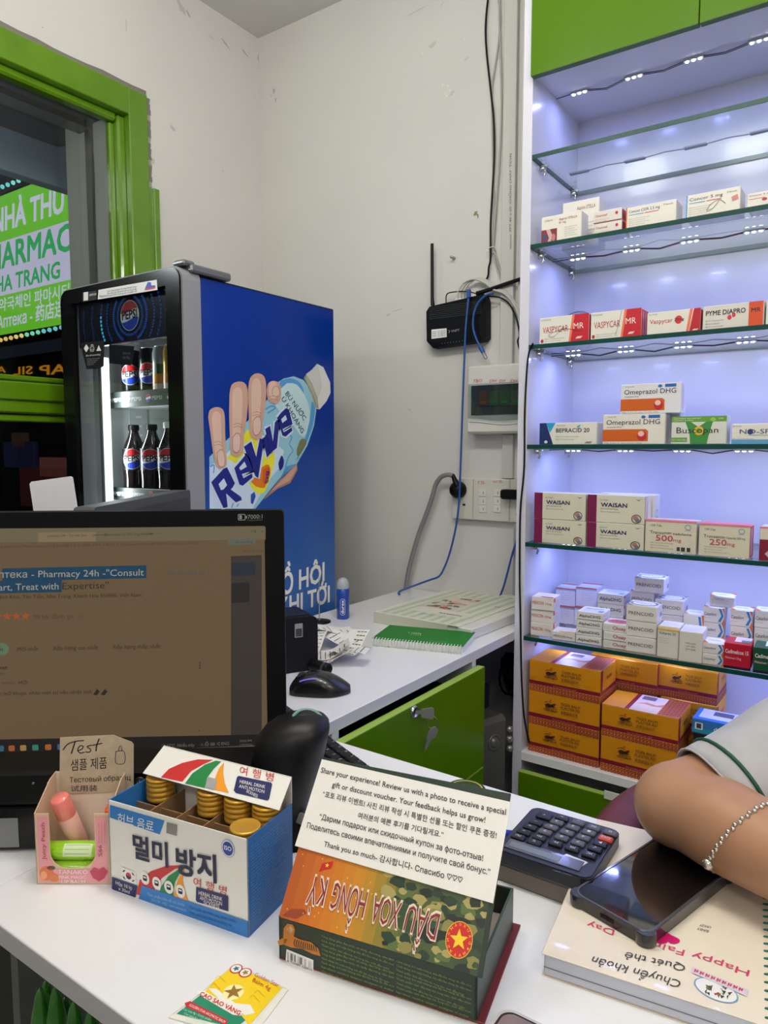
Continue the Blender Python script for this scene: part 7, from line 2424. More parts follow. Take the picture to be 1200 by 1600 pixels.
carton('taller white heart tablet carton with blue edge and pen loop', 1072, 1156, 306, S2, FY_, 0.06, WH, conc('Concor 5 mg', (90, 150, 200)) + [('p', [(0.84, 0.62), (0.95, 0.70), (0.97, 0.50), (0.86, 0.44)], (206, 130, 126)), ('s', [(0.74, 0.40), (0.62, 0.60), (0.46, 0.46), (0.40, 0.22), (0.50, 0.28), (0.62, 0.56)], 0.0008, CBK)])
carton('white carton with small red heart at the frame edge', 1167, 1236, 303, S2, FY_, 0.06, WH, [('t', 'Concor 5 mg', 0.05, 0.78, 0.5, 0.1, TXS), ('e', 0.40, 0.50, 0.06, 0.1, (170, 40, 70)), ('r', 0.05, 0.60, 0.4, 0.63, (206, 60, 60))])
# ---- shelf 3
vas = lambda nm: [('t', nm, 0.07, 0.42, 0.52, 0.24, (176, 40, 46), 0.008), ('p', [(0.60, 0), (0.66, 0), (0.73, 1), (0.67, 1)], (236, 120, 90)), ('l', 0.12, 0.18, 0.40, 2, 0.08, TXS), ('e', 0.06, 0.13, 0.03, 0.07, (176, 40, 46)), ('t', 'Rx Thuốc kê đơn', 0.04, 0.88, 0.2, 0.05, TXS)]
vmr = vas('VASPYCAR') + [('p', [(0.64, 0), (1, 0), (1, 1), (0.72, 1)], (196, 30, 46)), ('t', 'MR', 0.70, 0.48, 0.20, 0.22, (236, 226, 220), 0.01), ('p', [(0.74, 0.12), (0.84, 0.12), (0.88, 0.2), (0.78, 0.2)], (230, 200, 196))]
carton('red and white heart capsule carton, first on its shelf', 843, 920, 497, S3, FY_, 0.05, WH, vmr + [('s', [(0.86, 0.36), (0.5, 0.52), (0.2, 0.34), (0.3, 0.26), (0.5, 0.6)], 0.0007, CBK)], sidecol=(176, 26, 40))
carton('larger red and white heart capsule carton, second on its shelf', 923, 1002, 489, S3, FY_ + 0.002, 0.055, WH, vmr + [('s', [(0.62, 1.0), (0.56, 0.5), (0.5, 0.1)], 0.0006, CBK)], side=[('r', 0.15, 0.1, 0.3, 0.9, (226, 150, 150)), ('r', 0.5, 0.1, 0.58, 0.9, (226, 150, 150))], sidecol=(186, 28, 42))
carton('white carton with red 20 mg heart mark and red stripe', 1011, 1094, 489, S3, FY_, 0.05, WH, [('t', 'Vaspycar', 0.05, 0.50, 0.44, 0.2, (190, 40, 56), 0.012), ('e', 0.60, 0.58, 0.07, 0.18, (206, 50, 60)), ('t', '20mg', 0.52, 0.54, 0.18, 0.13, CBK), ('p', [(0.74, 0), (0.79, 0), (0.86, 1), (0.81, 1)], (236, 120, 90)), ('p', [(0.80, 0), (1, 0), (1, 1), (0.88, 1)], (186, 24, 42)), ('p', [(0.86, 0.06), (0.95, 0.06), (0.97, 0.12), (0.88, 0.12)], (230, 200, 196)), ('t', 'Rx Thuốc', 0.04, 0.88, 0.16, 0.05, TXS)], sidecol=(176, 26, 40))
carton('white carton with black capitals and orange end, by the frame edge', 1098, 1193, 479, S3, FY_, 0.05, (214, 211, 202), [('t', 'PYME DIAPRO', 0.05, 0.60, 0.66, 0.2, CBK, 0.02), ('r', 0.76, 0, 0.99, 1, (214, 76, 34)), ('t', 'MR', 0.80, 0.58, 0.15, 0.18, CBK, 0.02), ('e', 0.45, 0.46, 0.035, 0.10, (206, 60, 76)), ('e', 0.52, 0.54, 0.03, 0.09, (206, 60, 76)), ('l', 0.05, 0.36, 0.3, 3, 0.12, TXS), ('r', 0.0, 0.0, 0.76, 0.06, (190, 188, 182))])
carton('white carton only just showing past the orange ended one', 1197, 1262, 468, S3, FY_, 0.05, WH, [('t', 'Diamicron', 0.1, 0.6, 0.6, 0.15, (60, 80, 130))])
# clear dome behind the red cartons
q = P(903, 500, y=1.80)
t = thing('clear_plastic_dome', 'clear plastic dome lid standing behind the red cartons', 'lid', (q.x, 1.80, S3))
f = Frame((q.x, 1.80, S3 + 0.052), (1, 0, 0), (0, 0, 1))
part(MB().lathe(f, [(0.050, 0), (0.049, 0.010), (0.042, 0.022), (0.026, 0.030), (0, 0.033)], thin_glass('clear_plastic', (236, 236, 242), 0.2), 28, cap=False), 'dome', t)
part(MB().tube([f.p(0.050 * math.cos(i * math.pi / 16), 0.050 * math.sin(i * math.pi / 16), 0) for i in range(32)], 0.0016, mat((120, 122, 136), 0.2), 6, True), 'rim', t)
# ---- shelf 4
carton('white carton with navy and cyan corner at the left end', 843, 932, 661, S4, FY_, 0.05, WH, [('p', [(0, 0), (0.25, 0), (0.12, 1), (0, 1)], (24, 50, 104)), ('p', [(0.12, 1), (0.19, 0.55), (0.29, 1)], (30, 160, 206)), ('t', 'BEPRACID 20', 0.30, 0.56, 0.58, 0.19, (40, 60, 76), 0.015), ('p', [(0.66, 0.80), (0.70, 0.76), (0.73, 0.90), (0.68, 0.86)], (60, 170, 200)), ('l', 0.30, 0.34, 0.4, 2, 0.13, TXS), ('e', 0.12, 0.12, 0.03, 0.07, (220, 226, 230)), ('p', [(0.80, 0.06), (0.90, 0.06), (0.93, 0.13), (0.83, 0.13)], (120, 120, 124)), ('t', 'Rx Thuốc', 0.32, 0.85, 0.15, 0.05, TXS)])
ome = [('t', 'Omeprazol DHG', 0.06, 0.66, 0.86, 0.17, CBK, 0.012), ('p', [(0, 0.10), (0.74, 0.10), (0.74, 0.44), (0.70, 0.50), (0, 0.50)], (206, 96, 26)), ('e', 0.64, 0.28, 0.075, 0.17, (190, 40, 50)), ('e', 0.63, 0.35, 0.05, 0.09, (240, 190, 180)), ('r', 0.74, 0.86, 0.92, 0.96, (40, 100, 176)), ('e', 0.66, 0.90, 0.035, 0.05, (40, 110, 190)), ('l', 0.03, 0.03, 0.62, 1, 0.1, TXS), ('t', 'Rx Thuốc kê đơn', 0.08, 0.90, 0.14, 0.04, TXS), ('t', 'Omeprazole 20mg', 0.07, 0.56, 0.24, 0.05, TXS)]
oside = [('r', 0.30, 0.1, 0.36, 0.9, (160, 160, 166)), ('r', 0.5, 0.15, 0.54, 0.85, (190, 190, 196))]
_, _, zt_ = carton('white and orange stomach capsule carton standing on the glass shelf', 942, 1039, 648, S4, FY_, 0.046, WH, ome, oside)
for k, lb in enumerate(('front white and orange stomach capsule carton of the upper row', 'middle white and orange carton of the upper row', 'rear white and orange carton of the upper row')):
    carton(lb, 970, 1064, 601, zt_ if k < 1 else S4, FY_ + 0.004 + k * 0.0485, 0.046, (224, 224, 228), ome, oside, group='white and orange cartons', top_z=P(970, 601, y=FY_ + 0.004).z)
carton('green and white cramp tablet carton with body silhouette', 1049, 1135, 651, S4, FY_, 0.045, (216, 218, 208), [('r', 0, 0.80, 1, 1, (104, 160, 60)), ('p', [(0.26, 0.80), (0.36, 0.80), (0.50, 0.62), (0.64, 0.80), (0.76, 0.80), (0.70, 0.4), (0.66, 0.0), (0.36, 0.0), (0.34, 0.4)], (60, 140, 64)), ('r', 0, 0.08, 0.30, 0.24, (104, 160, 60)), ('e', 0.51, 0.48, 0.09, 0.16, (236, 176, 50)), ('e', 0.51, 0.48, 0.05, 0.09, (90, 170, 70)), ('t', 'Buscopan', 0.10, 0.40, 0.76, 0.22, (34, 44, 40), 0.012), ('t', 'ABDOMINAL DISCOMFORT', 0.04, 0.90, 0.5, 0.05, (226, 236, 210)), ('t', 'CRAMPS & PAIN', 0.04, 0.83, 0.36, 0.05, (226, 236, 210)), ('t', 'FAST & RELIABLE', 0.02, 0.13, 0.26, 0.05, (226, 236, 210)), ('e', 0.76, 0.88, 0.05, 0.07, (150, 200, 90)), ('t', '100', 0.86, 0.88, 0.08, 0.06, (226, 236, 210))])
carton('white and pale blue carton running out of the frame', 1143, 1236, 662, S4, FY_, 0.045, WH, [('t', 'NO-SPA', 0.14, 0.50, 0.64, 0.24, (50, 66, 110), 0.004), ('r', 0, 0.0, 1, 0.22, (90, 160, 206)), ('e', 0.32, 0.60, 0.05, 0.14, (40, 60, 130)), ('l', 0.02, 0.24, 0.36, 1, 0.1, (40, 90, 160)), ('r', 0.30, 0.42, 0.7, 0.44, (60, 160, 110)), ('t', 'Rx Thuốc', 0.02, 0.85, 0.15, 0.05, TXS)])
# ---- shelf 5
wai = [('r', 0, 0, 0.165, 1, (120, 24, 74)), ('t', 'WAISAN', 0.24, 0.58, 0.46, 0.15, (40, 40, 92), 0.03), ('t', 'Eperison hydroclorid 50 mg', 0.24, 0.49, 0.30, 0.05, TXS), ('l', 0.24, 0.38, 0.34, 1, 0.1, TXS), ('t', 'Rx Thuốc', 0.23, 0.80, 0.14, 0.05, TXS), ('o', 0.86, 0.19, 0.085, 0.16, (90, 70, 80)), ('e', 0.85, 0.22, 0.045, 0.08, (176, 120, 110)), ('e', 0.88, 0.14, 0.04, 0.07, (110, 116, 130)), ('p', [(0.84, 0.90), (0.89, 0.86), (0.94, 0.90), (0.89, 0.83)], (60, 60, 76))]
zt1 = P(836, 810, y=FY_).z
wside = [('r', 0.0, 0.0, 0.18, 1.0, (206, 200, 200)), ('r', 0.3, 0.2, 0.36, 0.8, (150, 140, 146))]
carton('purple ended muscle tablet carton, lower left of the block of four', 834.5, 915, 810, S5, FY_, 0.05, (216, 212, 190), wai, wside)
carton('purple ended muscle tablet carton, lower right of the block of four', 917.5, 1006, 813, S5, FY_ - 0.004, 0.05, (216, 212, 190), wai, wside, top_z=zt1)
carton('purple ended muscle tablet carton, upper left of the block of four', 835, 915, 769, zt1, FY_, 0.05, (216, 212, 190), wai, wside)
carton('purple ended muscle tablet carton, upper right of the block of four', 918, 1008, 771, zt1, FY_ - 0.002, 0.05, (216, 212, 190), wai, wside, top_z=P(835, 769, y=FY_).z)
carton('purple ended carton standing behind the upper right one', 936, 1022, 772, zt1, FY_ + 0.055, 0.05, (216, 212, 200), wai, [('o', 0.5, 0.3, 0.2, 0.16, (120, 100, 110))], top_z=P(835, 769, y=FY_).z)
carton('purple ended carton hidden behind the lower right one', 936, 1020, 812, S5, FY_ + 0.055, 0.05, (216, 212, 200), wai, wside, top_z=zt1)
tra = lambda mg, nm: [('t', '100 ' + nm, 0.12, 0.80, 0.22, 0.07, TXS), ('t', 'Transamin', 0.10, 0.57, 0.42, 0.10, (50, 48, 60), 0.008), ('t', 'tablets' if nm == 'Tab.' else 'Capsules 250 mg', 0.55, 0.57, 0.36, 0.07, (50, 48, 60)), ('t', mg, 0.22, 0.36, 0.34, 0.19, (190, 90, 96), 0.015), ('t', 'mg', 0.57, 0.36, 0.15, 0.11, (190, 90, 96)), ('o', 0.84, 0.82, 0.06, 0.08, (50, 130, 180)), ('t', 'DAIICHI', 0.78, 0.71, 0.11, 0.03, (50, 130, 180)), ('r', 0, 0.95, 1, 1, (222, 132, 142)), ('l', 0.12, 0.28, 0.45, 3, 0.08, TXS)]
carton('cream and pink tablet carton with large 500 and a barcode', 1008, 1088, 811, S5, FY_ - 0.004, 0.05, (218, 210, 186), tra('500', 'Tab.') + [('r', 0.64, 0.08, 0.90, 0.20, (60, 60, 60)), ('r', 0.70, 0.08, 0.72, 0.20, WH), ('r', 0.80, 0.08, 0.83, 0.20, WH)], top=[('r', 0, 0, 1, 0.5, (226, 140, 150))], sidecol=(222, 214, 206))
carton('cream and pink capsule carton with large 250', 1092, 1172, 817, S5, FY_ - 0.004, 0.05, (218, 210, 186), tra('250', 'Cap.'), [('r', 0.2, 0.1, 0.5, 0.9, (240, 200, 200))], [('r', 0, 0, 1, 1, (226, 120, 136))], sidecol=(214, 70, 84))
carton('cream carton with dark red end cut by the frame', 1187, 1262, 822, S5, FY_ - 0.004, 0.05, (218, 208, 190), [('r', 0, 0, 0.22, 0.62, (130, 24, 50)), ('p', [(0.12, 0.2), (0.2, 0.3), (0.28, 0.2), (0.2, 0.1)], (196, 180, 186)), ('r', 0, 0.94, 1, 1, (222, 132, 142))])
# ---- shelf 6 : many small cartons
Y6 = FY_


def stack(label, n, pl, pr, ptop, pbot, yf, dep, base, front, side=(), top=(), rz=0.0, group=None, sidecol=None):
    """n equal cartons on shelf 6, one on the other; ptop = top edge of the uppermost front, pixels"""
    zt = P(pl, ptop, y=yf).z
    h = (zt - S6) / n
    for k in range(n):
        pos = ['at the bottom of its stack', 'second from the bottom of its stack', 'third from the bottom of its stack', 'on top of its stack'] if n == 4 else (['at the bottom of its stack', 'in the middle of its stack', 'on top of its stack'] if n == 3 else ['at the bottom of its pair', 'on top of its pair'])
        lb = label if n == 1 else label + ', ' + (pos[k] if k < n - 1 else pos[-1])
        jit = random.Random(int(pl) * 7 + k)
        dx_ = jit.uniform(-0.9, 0.9)
        carton(lb, pl + dx_, pr + dx_, ptop, S6 + k * h, yf + jit.uniform(0, 0.003), dep, base, front, side, top if k == n - 1 else (), rz + jit.uniform(-0.025, 0.025), group, S6 + (k + 1) * h, sidecol=sidecol)
    return zt


mex = [('t', 'MEXICON', 0.05, 0.42, 0.50, 0.26, (200, 60, 40), 0.012), ('t', '15mg', 0.64, 0.44, 0.26, 0.18, (200, 60, 40)), ('r', 0, 0.0, 1, 0.04, (210, 200, 190))]
gsd = [('l', 0.2, 0.7, 0.6, 5, 0.13, (140, 140, 150)), ('r', 0.0, 0.66, 0.16, 1.0, (216, 60, 50))]
gtop = [('l', 0.25, 0.8, 0.6, 5, 0.13, (140, 140, 150)), ('r', 0.4, 0.0, 0.95, 0.18, (216, 70, 60))]
stack('small white and red carton at the left wall', 3, 830, 864, 931, 1000, Y6 + 0.004, 0.055, (226, 222, 218), mex, gsd, gtop, rz=0.10, group='red lettered cartons at the left wall')
carton('flat white and yellow carton lying in front of the red lettered stack', 862, 897, 984, S6, Y6 - 0.006, 0.05, (226, 222, 218), [('t', 'MEXICON', 0.08, 0.35, 0.50, 0.3, (60, 56, 50), 0.012), ('t', '15mg', 0.62, 0.38, 0.26, 0.2, (60, 56, 50))], (), [('l', 0.25, 0.8, 0.6, 5, 0.13, (150, 150, 150)), ('r', 0.3, 0.0, 1.0, 0.2, (226, 180, 50))], rz=0.12, top_z=S6 + 0.021)
alp = [('t', 'AlphaDHG', 0.08, 0.32, 0.82, 0.34, (46, 46, 58), 0.016)]
atop = [('t', 'AlphaDHG', 0.15, 0.55, 0.7, 0.2, (90, 96, 110), 0.01), ('l', 0.2, 0.40, 0.6, 3, 0.12, (140, 140, 150)), ('r', 0.75, 0.1, 0.95, 0.4, (120, 160, 160))]
stack('slim white carton beside the crimson lettered ones', 4, 901, 941, 954, 1010, Y6 - 0.004, 0.062, (228, 226, 222), alp, (), atop, rz=0.06, group='slim white cartons in a stack of four')
stack('slim white carton behind the stack of four', 4, 933, 974, 926, 965, 1.735, 0.06, (228, 226, 226), alp, gsd, atop, rz=0.05, group='slim white cartons at the back')
cho = [('t', 'Choay', 0.38, 0.32, 0.50, 0.42, (176, 40, 60), 0.016), ('l', 0.05, 0.55, 0.26, 2, 0.2, (130, 130, 140))]
stack('slim white carton with crimson name', 3, 942, 982, 973, 1014, Y6 - 0.006, 0.058, (226, 224, 218), cho, (), [('e', 0.5, 0.5, 0.45, 0.35, (206, 110, 110)), ('t', 'Choay', 0.2, 0.45, 0.5, 0.25, (150, 30, 50)), ('l', 0.2, 0.25, 0.5, 2, 0.1, (140, 140, 150))], rz=0.05, group='crimson lettered cartons in a stack of three')
ptop_ = [('e', 0.5, 0.5, 0.46, 0.40, (236, 236, 240)), ('o', 0.5, 0.5, 0.47, 0.41, (110, 110, 116)), ('p', [(0, 0), (0.25, 0), (0, 0.3)], (120, 124, 120)), ('p', [(1, 1), (0.75, 1), (1, 0.7)], (120, 124, 120)), ('t', 'PREN', 0.25, 0.4, 0.5, 0.2, (140, 140, 150))]
pre = [('t', 'PRENCOID', 0.08, 0.40, 0.82, 0.22, (50, 44, 56), 0.012)]
psd = [('r', 0.55, 0.2, 0.9, 0.5, (150, 150, 156)), ('l', 0.1, 0.8, 0.7, 3, 0.12, (140, 140, 150))]
zp = stack('white black lettered carton near the front', 3, 979, 1026, 944, 1022, Y6 - 0.006, 0.060, (226, 222, 214), pre, psd, ptop_, rz=0.04, group='white black lettered cartons in the front stack')
stack('white black lettered carton at the back right', 3, 1023, 1067, 935, 970, 1.715, 0.06, (228, 224, 226), pre, psd, ptop_, rz=0.05, group='white black lettered cartons at the back right')
z2_ = stack('white black lettered carton behind the front stack', 3, 985, 1022, 922, 960, 1.735, 0.06, (228, 224, 226), pre, psd, ptop_, rz=0.03, group='white black lettered cartons at the back left')
carton('white carton with black capitals, the highest one on its shelf', 991, 1037, 898, z2_, 1.725, 0.06, (230, 226, 230), pre, psd, ptop_, rz=0.06, top_z=z2_ + (zp - S6) / 3)
for k, (a_, b_) in enumerate(((868, 898), (899, 931))):
    stack('red taped white carton at the back ' + ('left' if k == 0 else 'centre'), 2, a_, b_, 917 - k, 950, 1.775, 0.07, (224, 224, 230), [('l', 0.3, 0.7, 0.5, 4, 0.12, (170, 170, 180)), ('r', 0, 0.92, 1, 1, (216, 90, 90)), ('r', 0, 0.86, 1, 0.92, (130, 196, 196))], (), [('r', 0, 0.7, 1, 0.9, (206, 70, 76)), ('r', 0, 0.15, 1, 0.25, (110, 190, 190))], rz=0.06)
carton('upright white pain relief carton with yellow band', 1027, 1060, 978, S6, Y6 - 0.010, 0.065, (222, 218, 208), [('t', 'Voltaren 50', 0.08, 0.76, 0.78, 0.10, (60, 60, 66), 0.01), ('r', 0, 0.88, 1, 0.94, (230, 180, 60)), ('l', 0.08, 0.62, 0.5, 3, 0.07, (130, 130, 130))], (), [('r', 0, 0.0, 1, 0.14, (232, 190, 70)), ('l', 0.1, 0.7, 0.7, 4, 0.12, (150, 150, 156))], rz=0.04)
carton('tall blank white carton with printed batch numbers', 1061, 1097, 985, S6, Y6 - 0.014, 0.07, (220, 216, 206), [('t', 'LOT 25041', 0.30, 0.50, 0.42, 0.05, (120, 120, 120)), ('t', 'EXP 2028', 0.30, 0.40, 0.42, 0.05, (120, 120, 120)), ('t', 'MFG 2025', 0.30, 0.60, 0.42, 0.05, (120, 120, 120))], (), [('l', 0.1, 0.8, 0.7, 6, 0.12, (150, 150, 160))], rz=0.05)
cat_ = [('t', 'Catanfort', 0.06, 0.45, 0.56, 0.22, (50, 60, 110), 0.012), ('p', [(0.70, 0.1), (0.84, 0.1), (0.96, 0.5), (0.84, 0.95), (0.72, 0.95), (0.86, 0.5)], (50, 130, 200)), ('p', [(0.88, 0), (1, 0), (1, 0.4)], (216, 110, 70)), ('p', [(0.88, 1), (1, 1), (1, 0.6)], (216, 110, 70)), ('l', 0.06, 0.28, 0.3, 1, 0.1, TXS)]
ctop = [('e', 0.5, 0.5, 0.46, 0.42, (236, 236, 240)), ('p', [(0, 0), (0.28, 0), (0, 0.4)], (216, 110, 70)), ('p', [(1, 1), (0.72, 1), (1, 0.6)], (216, 110, 70)), ('t', 'Catanfort', 0.2, 0.42, 0.55, 0.2, (90, 100, 150))]
G6 = 'white blue arc cartons on the right of the shelf'
stack('small white blue arc carton furthest left of its kind', 1, 1067, 1099, 958, 975, 1.70, 0.05, (226, 224, 228), cat_, (), ctop, rz=0.05, group=G6)
stack('blue arc carton right of the leftmost one', 3, 1099, 1132, 947, 975, 1.705, 0.05, (226, 224, 228), cat_, (), ctop, rz=0.05, group=G6)
zc_ = P(1099, 947, y=1.705).z
carton('small white blue arc carton turned upside down on the pair', 1108, 1147, 930, zc_, 1.715, 0.05, (226, 224, 230), [('l', 0.1, 0.6, 0.7, 3, 0.15, (130, 130, 150)), ('t', 'Catanfort', 0.2, 0.7, 0.4, 0.15, (110, 110, 140))], (), ctop, rz=0.04, top_z=zc_ + 0.024)
stack('blue arc carton right of the dark gap', 3, 1141, 1176, 952, 985, 1.69, 0.05, (226, 224, 228), cat_, (), ctop, rz=0.05, group=G6)
stack('blue arc carton at the right frame edge', 3, 1179, 1216, 953, 985, 1.69, 0.05, (226, 224, 228), cat_, (), ctop, rz=0.05, group=G6)
stack('blue arc carton beside the red carton', 2, 1097, 1130, 1003, 1038, Y6 - 0.008, 0.055, (226, 222, 220), cat_, (), ctop, rz=0.05, group=G6)
cad = lambda c: [('t', 'Cadimelcox 15', 0.05, 0.60, 0.86, 0.16, (240, 226, 226), 0.016), ('t', 'Meloxicam 15mg', 0.05, 0.38, 0.60, 0.10, (230, 190, 190)), ('r', 0, 0.0, 1, 0.10, (30, 24, 28))]
carton('red pain tablet carton in the front row', 1131, 1173, 1003, S6, Y6 - 0.012, 0.060, (186, 20, 52), cad(0), (), [('r', 0.35, 0.3, 0.95, 1, (226, 210, 214)), ('r', 0.6, 0.3, 0.95, 0.6, (60, 130, 104)), ('t', 'Cadimelcox', 0.4, 0.7, 0.5, 0.1, (186, 20, 52))], rz=0.05)
carton('dark green pain tablet carton at the right frame edge', 1177, 1226, 1010, S6, Y6 - 0.012, 0.060, (16, 78, 54), cad(0), (), [('r', 0.35, 0.3, 0.95, 1, (214, 226, 220))], rz=0.05)
# ---- orange plaster cartons on the bottom board
OZ = (214, 140, 10)
OZ2 = (226, 158, 40)
MAR = (132, 16, 44)


def tiger_ops():
    ops = [('r', 0, 0.22, 1, 0.34, MAR), ('r', 0, 0.0, 1, 0.21, (216, 132, 56))]
    for i in range(22):
        for j in range(2):
            ops.append(('o', (i + 0.5 + 0.0 * j) / 22, 0.05 + j * 0.11, 0.019, 0.050, MAR, 0.5))
    ops += [('t', 'TIGER BALM', 0.47, 0.74, 0.27, 0.085, (70, 30, 30), 0.012), ('t', 'PLASTER-RD', 0.47, 0.63, 0.27, 0.085, (70, 30, 30), 0.012), ('t', '虎標鎮痛貼布', 0.47, 0.49, 0.24, 0.08, (110, 50, 30), 0.0), ('t', 'TIGER BALM', 0.22, 0.50, 0.20, 0.055, (70, 30, 30), 0.03),
            ('p', [(0.24, 0.66), (0.28, 0.72), (0.33, 0.70), (0.39, 0.76), (0.40, 0.72), (0.36, 0.66), (0.41, 0.62), (0.34, 0.63), (0.29, 0.60), (0.26, 0.62)], (60, 30, 26)), ('s', [(0.24, 0.74), (0.29, 0.78), (0.33, 0.75)], 0.0012, (60, 30, 26)), ('s', [(0.25, 0.58), (0.33, 0.57), (0.42, 0.60)], 0.0010, (60, 30, 26)), ('e', 0.325, 0.82, 0.012, 0.03, (186, 60, 40)),
            ('t', 'Fast and effective pain relief', 0.36, 0.26, 0.32, 0.04, (216, 140, 120))]
    return ops


TOPS = [('r', 0.0, 0, 0.30, 1, OZ), ('r', 0.30, 0, 0.36, 1, MAR), ('r', 0.36, 0, 0.72, 1, (226, 206, 196)), ('p', [(0.36, 0.42), (0.5, 0.56), (0.64, 0.50), (0.72, 0.62), (0.72, 0.44), (0.6, 0.40), (0.48, 0.46)], (206, 140, 100)), ('r', 0.40, 0.72, 0.58, 0.94, (120, 100, 104)), ('r', 0.72, 0, 1, 1, (216, 132, 70))] + [('o', 0.745 + 0.047 * i, 0.08 + 0.105 * j, 0.020, 0.045, MAR, 0.5) for i in range(6) for j in range(9)]
SIDES = [('r', 0, 0.22, 1, 0.34, MAR), ('r', 0, 0.0, 1, 0.21, (216, 132, 56)), ('r', 0, 0.34, 0.12, 1, MAR), ('t', 'TIGER', 0.34, 0.62, 0.36, 0.1, (90, 40, 30), 0.02)] + [('o', (i + 0.5) / 14, 0.05 + j * 0.11, 0.030, 0.050, MAR, 0.5) for i in range(14) for j in range(2)]
BZ = 0.4502
GT = 'orange plaster cartons on the bottom board'
TYF = 1.622


def tiger(label, pl, pr, z0, z1, yf, dep=0.115, base=OZ, top=False, lines=False):
    ops = tiger_ops()
    if lines:
        ops += [('l', 0.02, 0.46, 0.9, 2, 0.06, (150, 90, 10))]
    carton(label, pl, pr, 1100, z0, yf, dep, base, ops, SIDES, TOPS if top else (), 0.0, GT, z1, sidecol=base, name='plaster_carton')


zA = [BZ, P(827, 1129, y=TYF).z, P(826, 1077, y=TYF).z, P(825, 1029, y=TYF).z]
for k, lb in enumerate(('orange plaster carton at the foot of the left stack', 'orange plaster carton in the middle of the left stack', 'orange plaster carton on top of the left stack')):
    tiger(lb, 826, 937, zA[k], zA[k + 1], TYF, top=(k == 2), lines=(k == 2))
zM1 = P(941, 1148, y=TYF - 0.006).z; zM2 = P(941, 1099, y=TYF - 0.006).z
tiger('orange plaster carton at the foot of the middle stack', 940, 1060, BZ, zM1, TYF - 0.006)
tiger('orange plaster carton on top of the middle stack with its printed top showing', 940, 1061, zM1, zM2, TYF - 0.006, top=True, lines=True)
tb = 1.762
hB = (zA[3] - BZ) / 3
tiger('orange plaster carton at the back, just right of the left stack', 920, 1025, BZ + 2 * hB, zA[3], tb - 0.01)
tiger('orange plaster carton at the foot behind the left stack', 920, 1025, BZ, BZ + hB, tb - 0.01)
tiger('orange plaster carton in the middle behind the left stack', 920, 1025, BZ + hB, BZ + 2 * hB, tb - 0.01)
tiger('orange plaster carton highest at the back right', 1027, 1119, BZ + 2 * hB, zA[3], tb, top=False)
tiger('orange plaster carton second from the top at the back right', 1031, 1120, BZ + hB, BZ + 2 * hB, tb - 0.004, base=OZ2)
tiger('orange plaster carton at the foot of the back right stack', 1031, 1120, BZ, BZ + hB, tb - 0.004)
# blue and black cartons beside them
yb_ = 1.665
carton('black carton under the blue one near the sleeve', 1083, 1160, 1143, BZ, yb_, 0.08, (26, 26, 30), [('r', 0, 0.8, 1, 0.86, (70, 70, 76)), ('t', 'durex', 0.2, 0.5, 0.4, 0.06, (120, 120, 126))])
zb2 = P(1083, 1143, y=yb_).z
carton('blue carton with white emblem near the sleeve', 1081, 1160, 1121, zb2, yb_, 0.08, (50, 120, 190), [('r', 0, 0.0, 1, 0.35, (40, 150, 190)), ('r', 0.06, 0.25, 0.22, 0.75, (226, 230, 236)), ('r', 0.09, 0.32, 0.19, 0.68, (60, 60, 70)), ('t', 'durex', 0.44, 0.35, 0.36, 0.28, (226, 236, 244), 0.02)], (), [('r', 0.1, 0.2, 0.95, 0.95, (206, 210, 232)), ('r', 0.35, 0.5, 0.75, 0.85, (90, 90, 110)), ('r', 0, 0, 1, 0.18, (40, 110, 200))], name='blue_carton')

# ================================================================== person behind the counter
SKIN = noisy('skin', (168, 124, 95), (176, 130, 100), scale=18, rough=0.5, bump=0.04, bscale=300)
SKIN.node_tree.nodes['Principled BSDF'].inputs['Subsurface Weight'].default_value = 0.12
SKIN.node_tree.nodes['Principled BSDF'].inputs['Subsurface Radius'].default_value = (0.010, 0.004, 0.002)
SHIRT = noisy('white_cotton', (170, 169, 172), (179, 178, 181), scale=30, rough=0.8, bump=0.25, bscale=22)
TRIM = mat((8, 74, 50), 0.6, name='green_trim')
ELB = P(1060, 1254, z=0.8285); SHO = V(0.06, 0.985, 0.915)
WRA = P(1150, 1314, z=0.829); WRB = P(1200, 1327, z=0.829)
fd = (WRB - ELB).normalized()
WRI = ELB + fd * 0.235
pe = thing('person', 'person in white short sleeved shirt with green trim resting a forearm on the counter', 'person', (0.25, 1.12, 0))
TC = V(0.25, 1.10, 0)


def ell_rings(mb, rings, m, n=20):
    """loft of ellipses (centre, x radius, y radius)"""
    vs, fs = [], []
    for c, rx, ry in rings:
        for i in range(n):
            a = 2 * math.pi * i / n
            vs.append(Vector(c) + V(rx * math.cos(a), ry * math.sin(a), 0))
    for j in range(len(rings) - 1):
        for i in range(n):
            fs.append((j * n + i, j * n + (i + 1) % n, (j + 1) * n + (i + 1) % n, (j + 1) * n + i))
    fs.append(tuple(reversed(range(n)))); fs.append(tuple(range((len(rings) - 1) * n, len(rings) * n)))
    mb.add(vs, fs, m, True)


def ball(mb, c, r, m, sq=(1, 1, 1), n=14):
    rings = []
    vs, fs = [], []
    for j in range(1, n):
        t = math.pi * j / n
        for i in range(n * 2):
            a = math.pi * i / n
            vs.append(Vector(c) + V(r * sq[0] * math.sin(t) * math.cos(a), r * sq[1] * math.sin(t) * math.sin(a), -r * sq[2] * math.cos(t)))
    k = 2 * n
    for j in range(n - 2):
        for i in range(k):
            fs.append((j * k + i, j * k + (i + 1) % k, (j + 1) * k + (i + 1) % k, (j + 1) * k + i))
    fs.append(tuple(reversed(range(k)))); fs.append(tuple(range((n - 2) * k, (n - 1) * k)))
    mb.add(vs, fs, m, True)


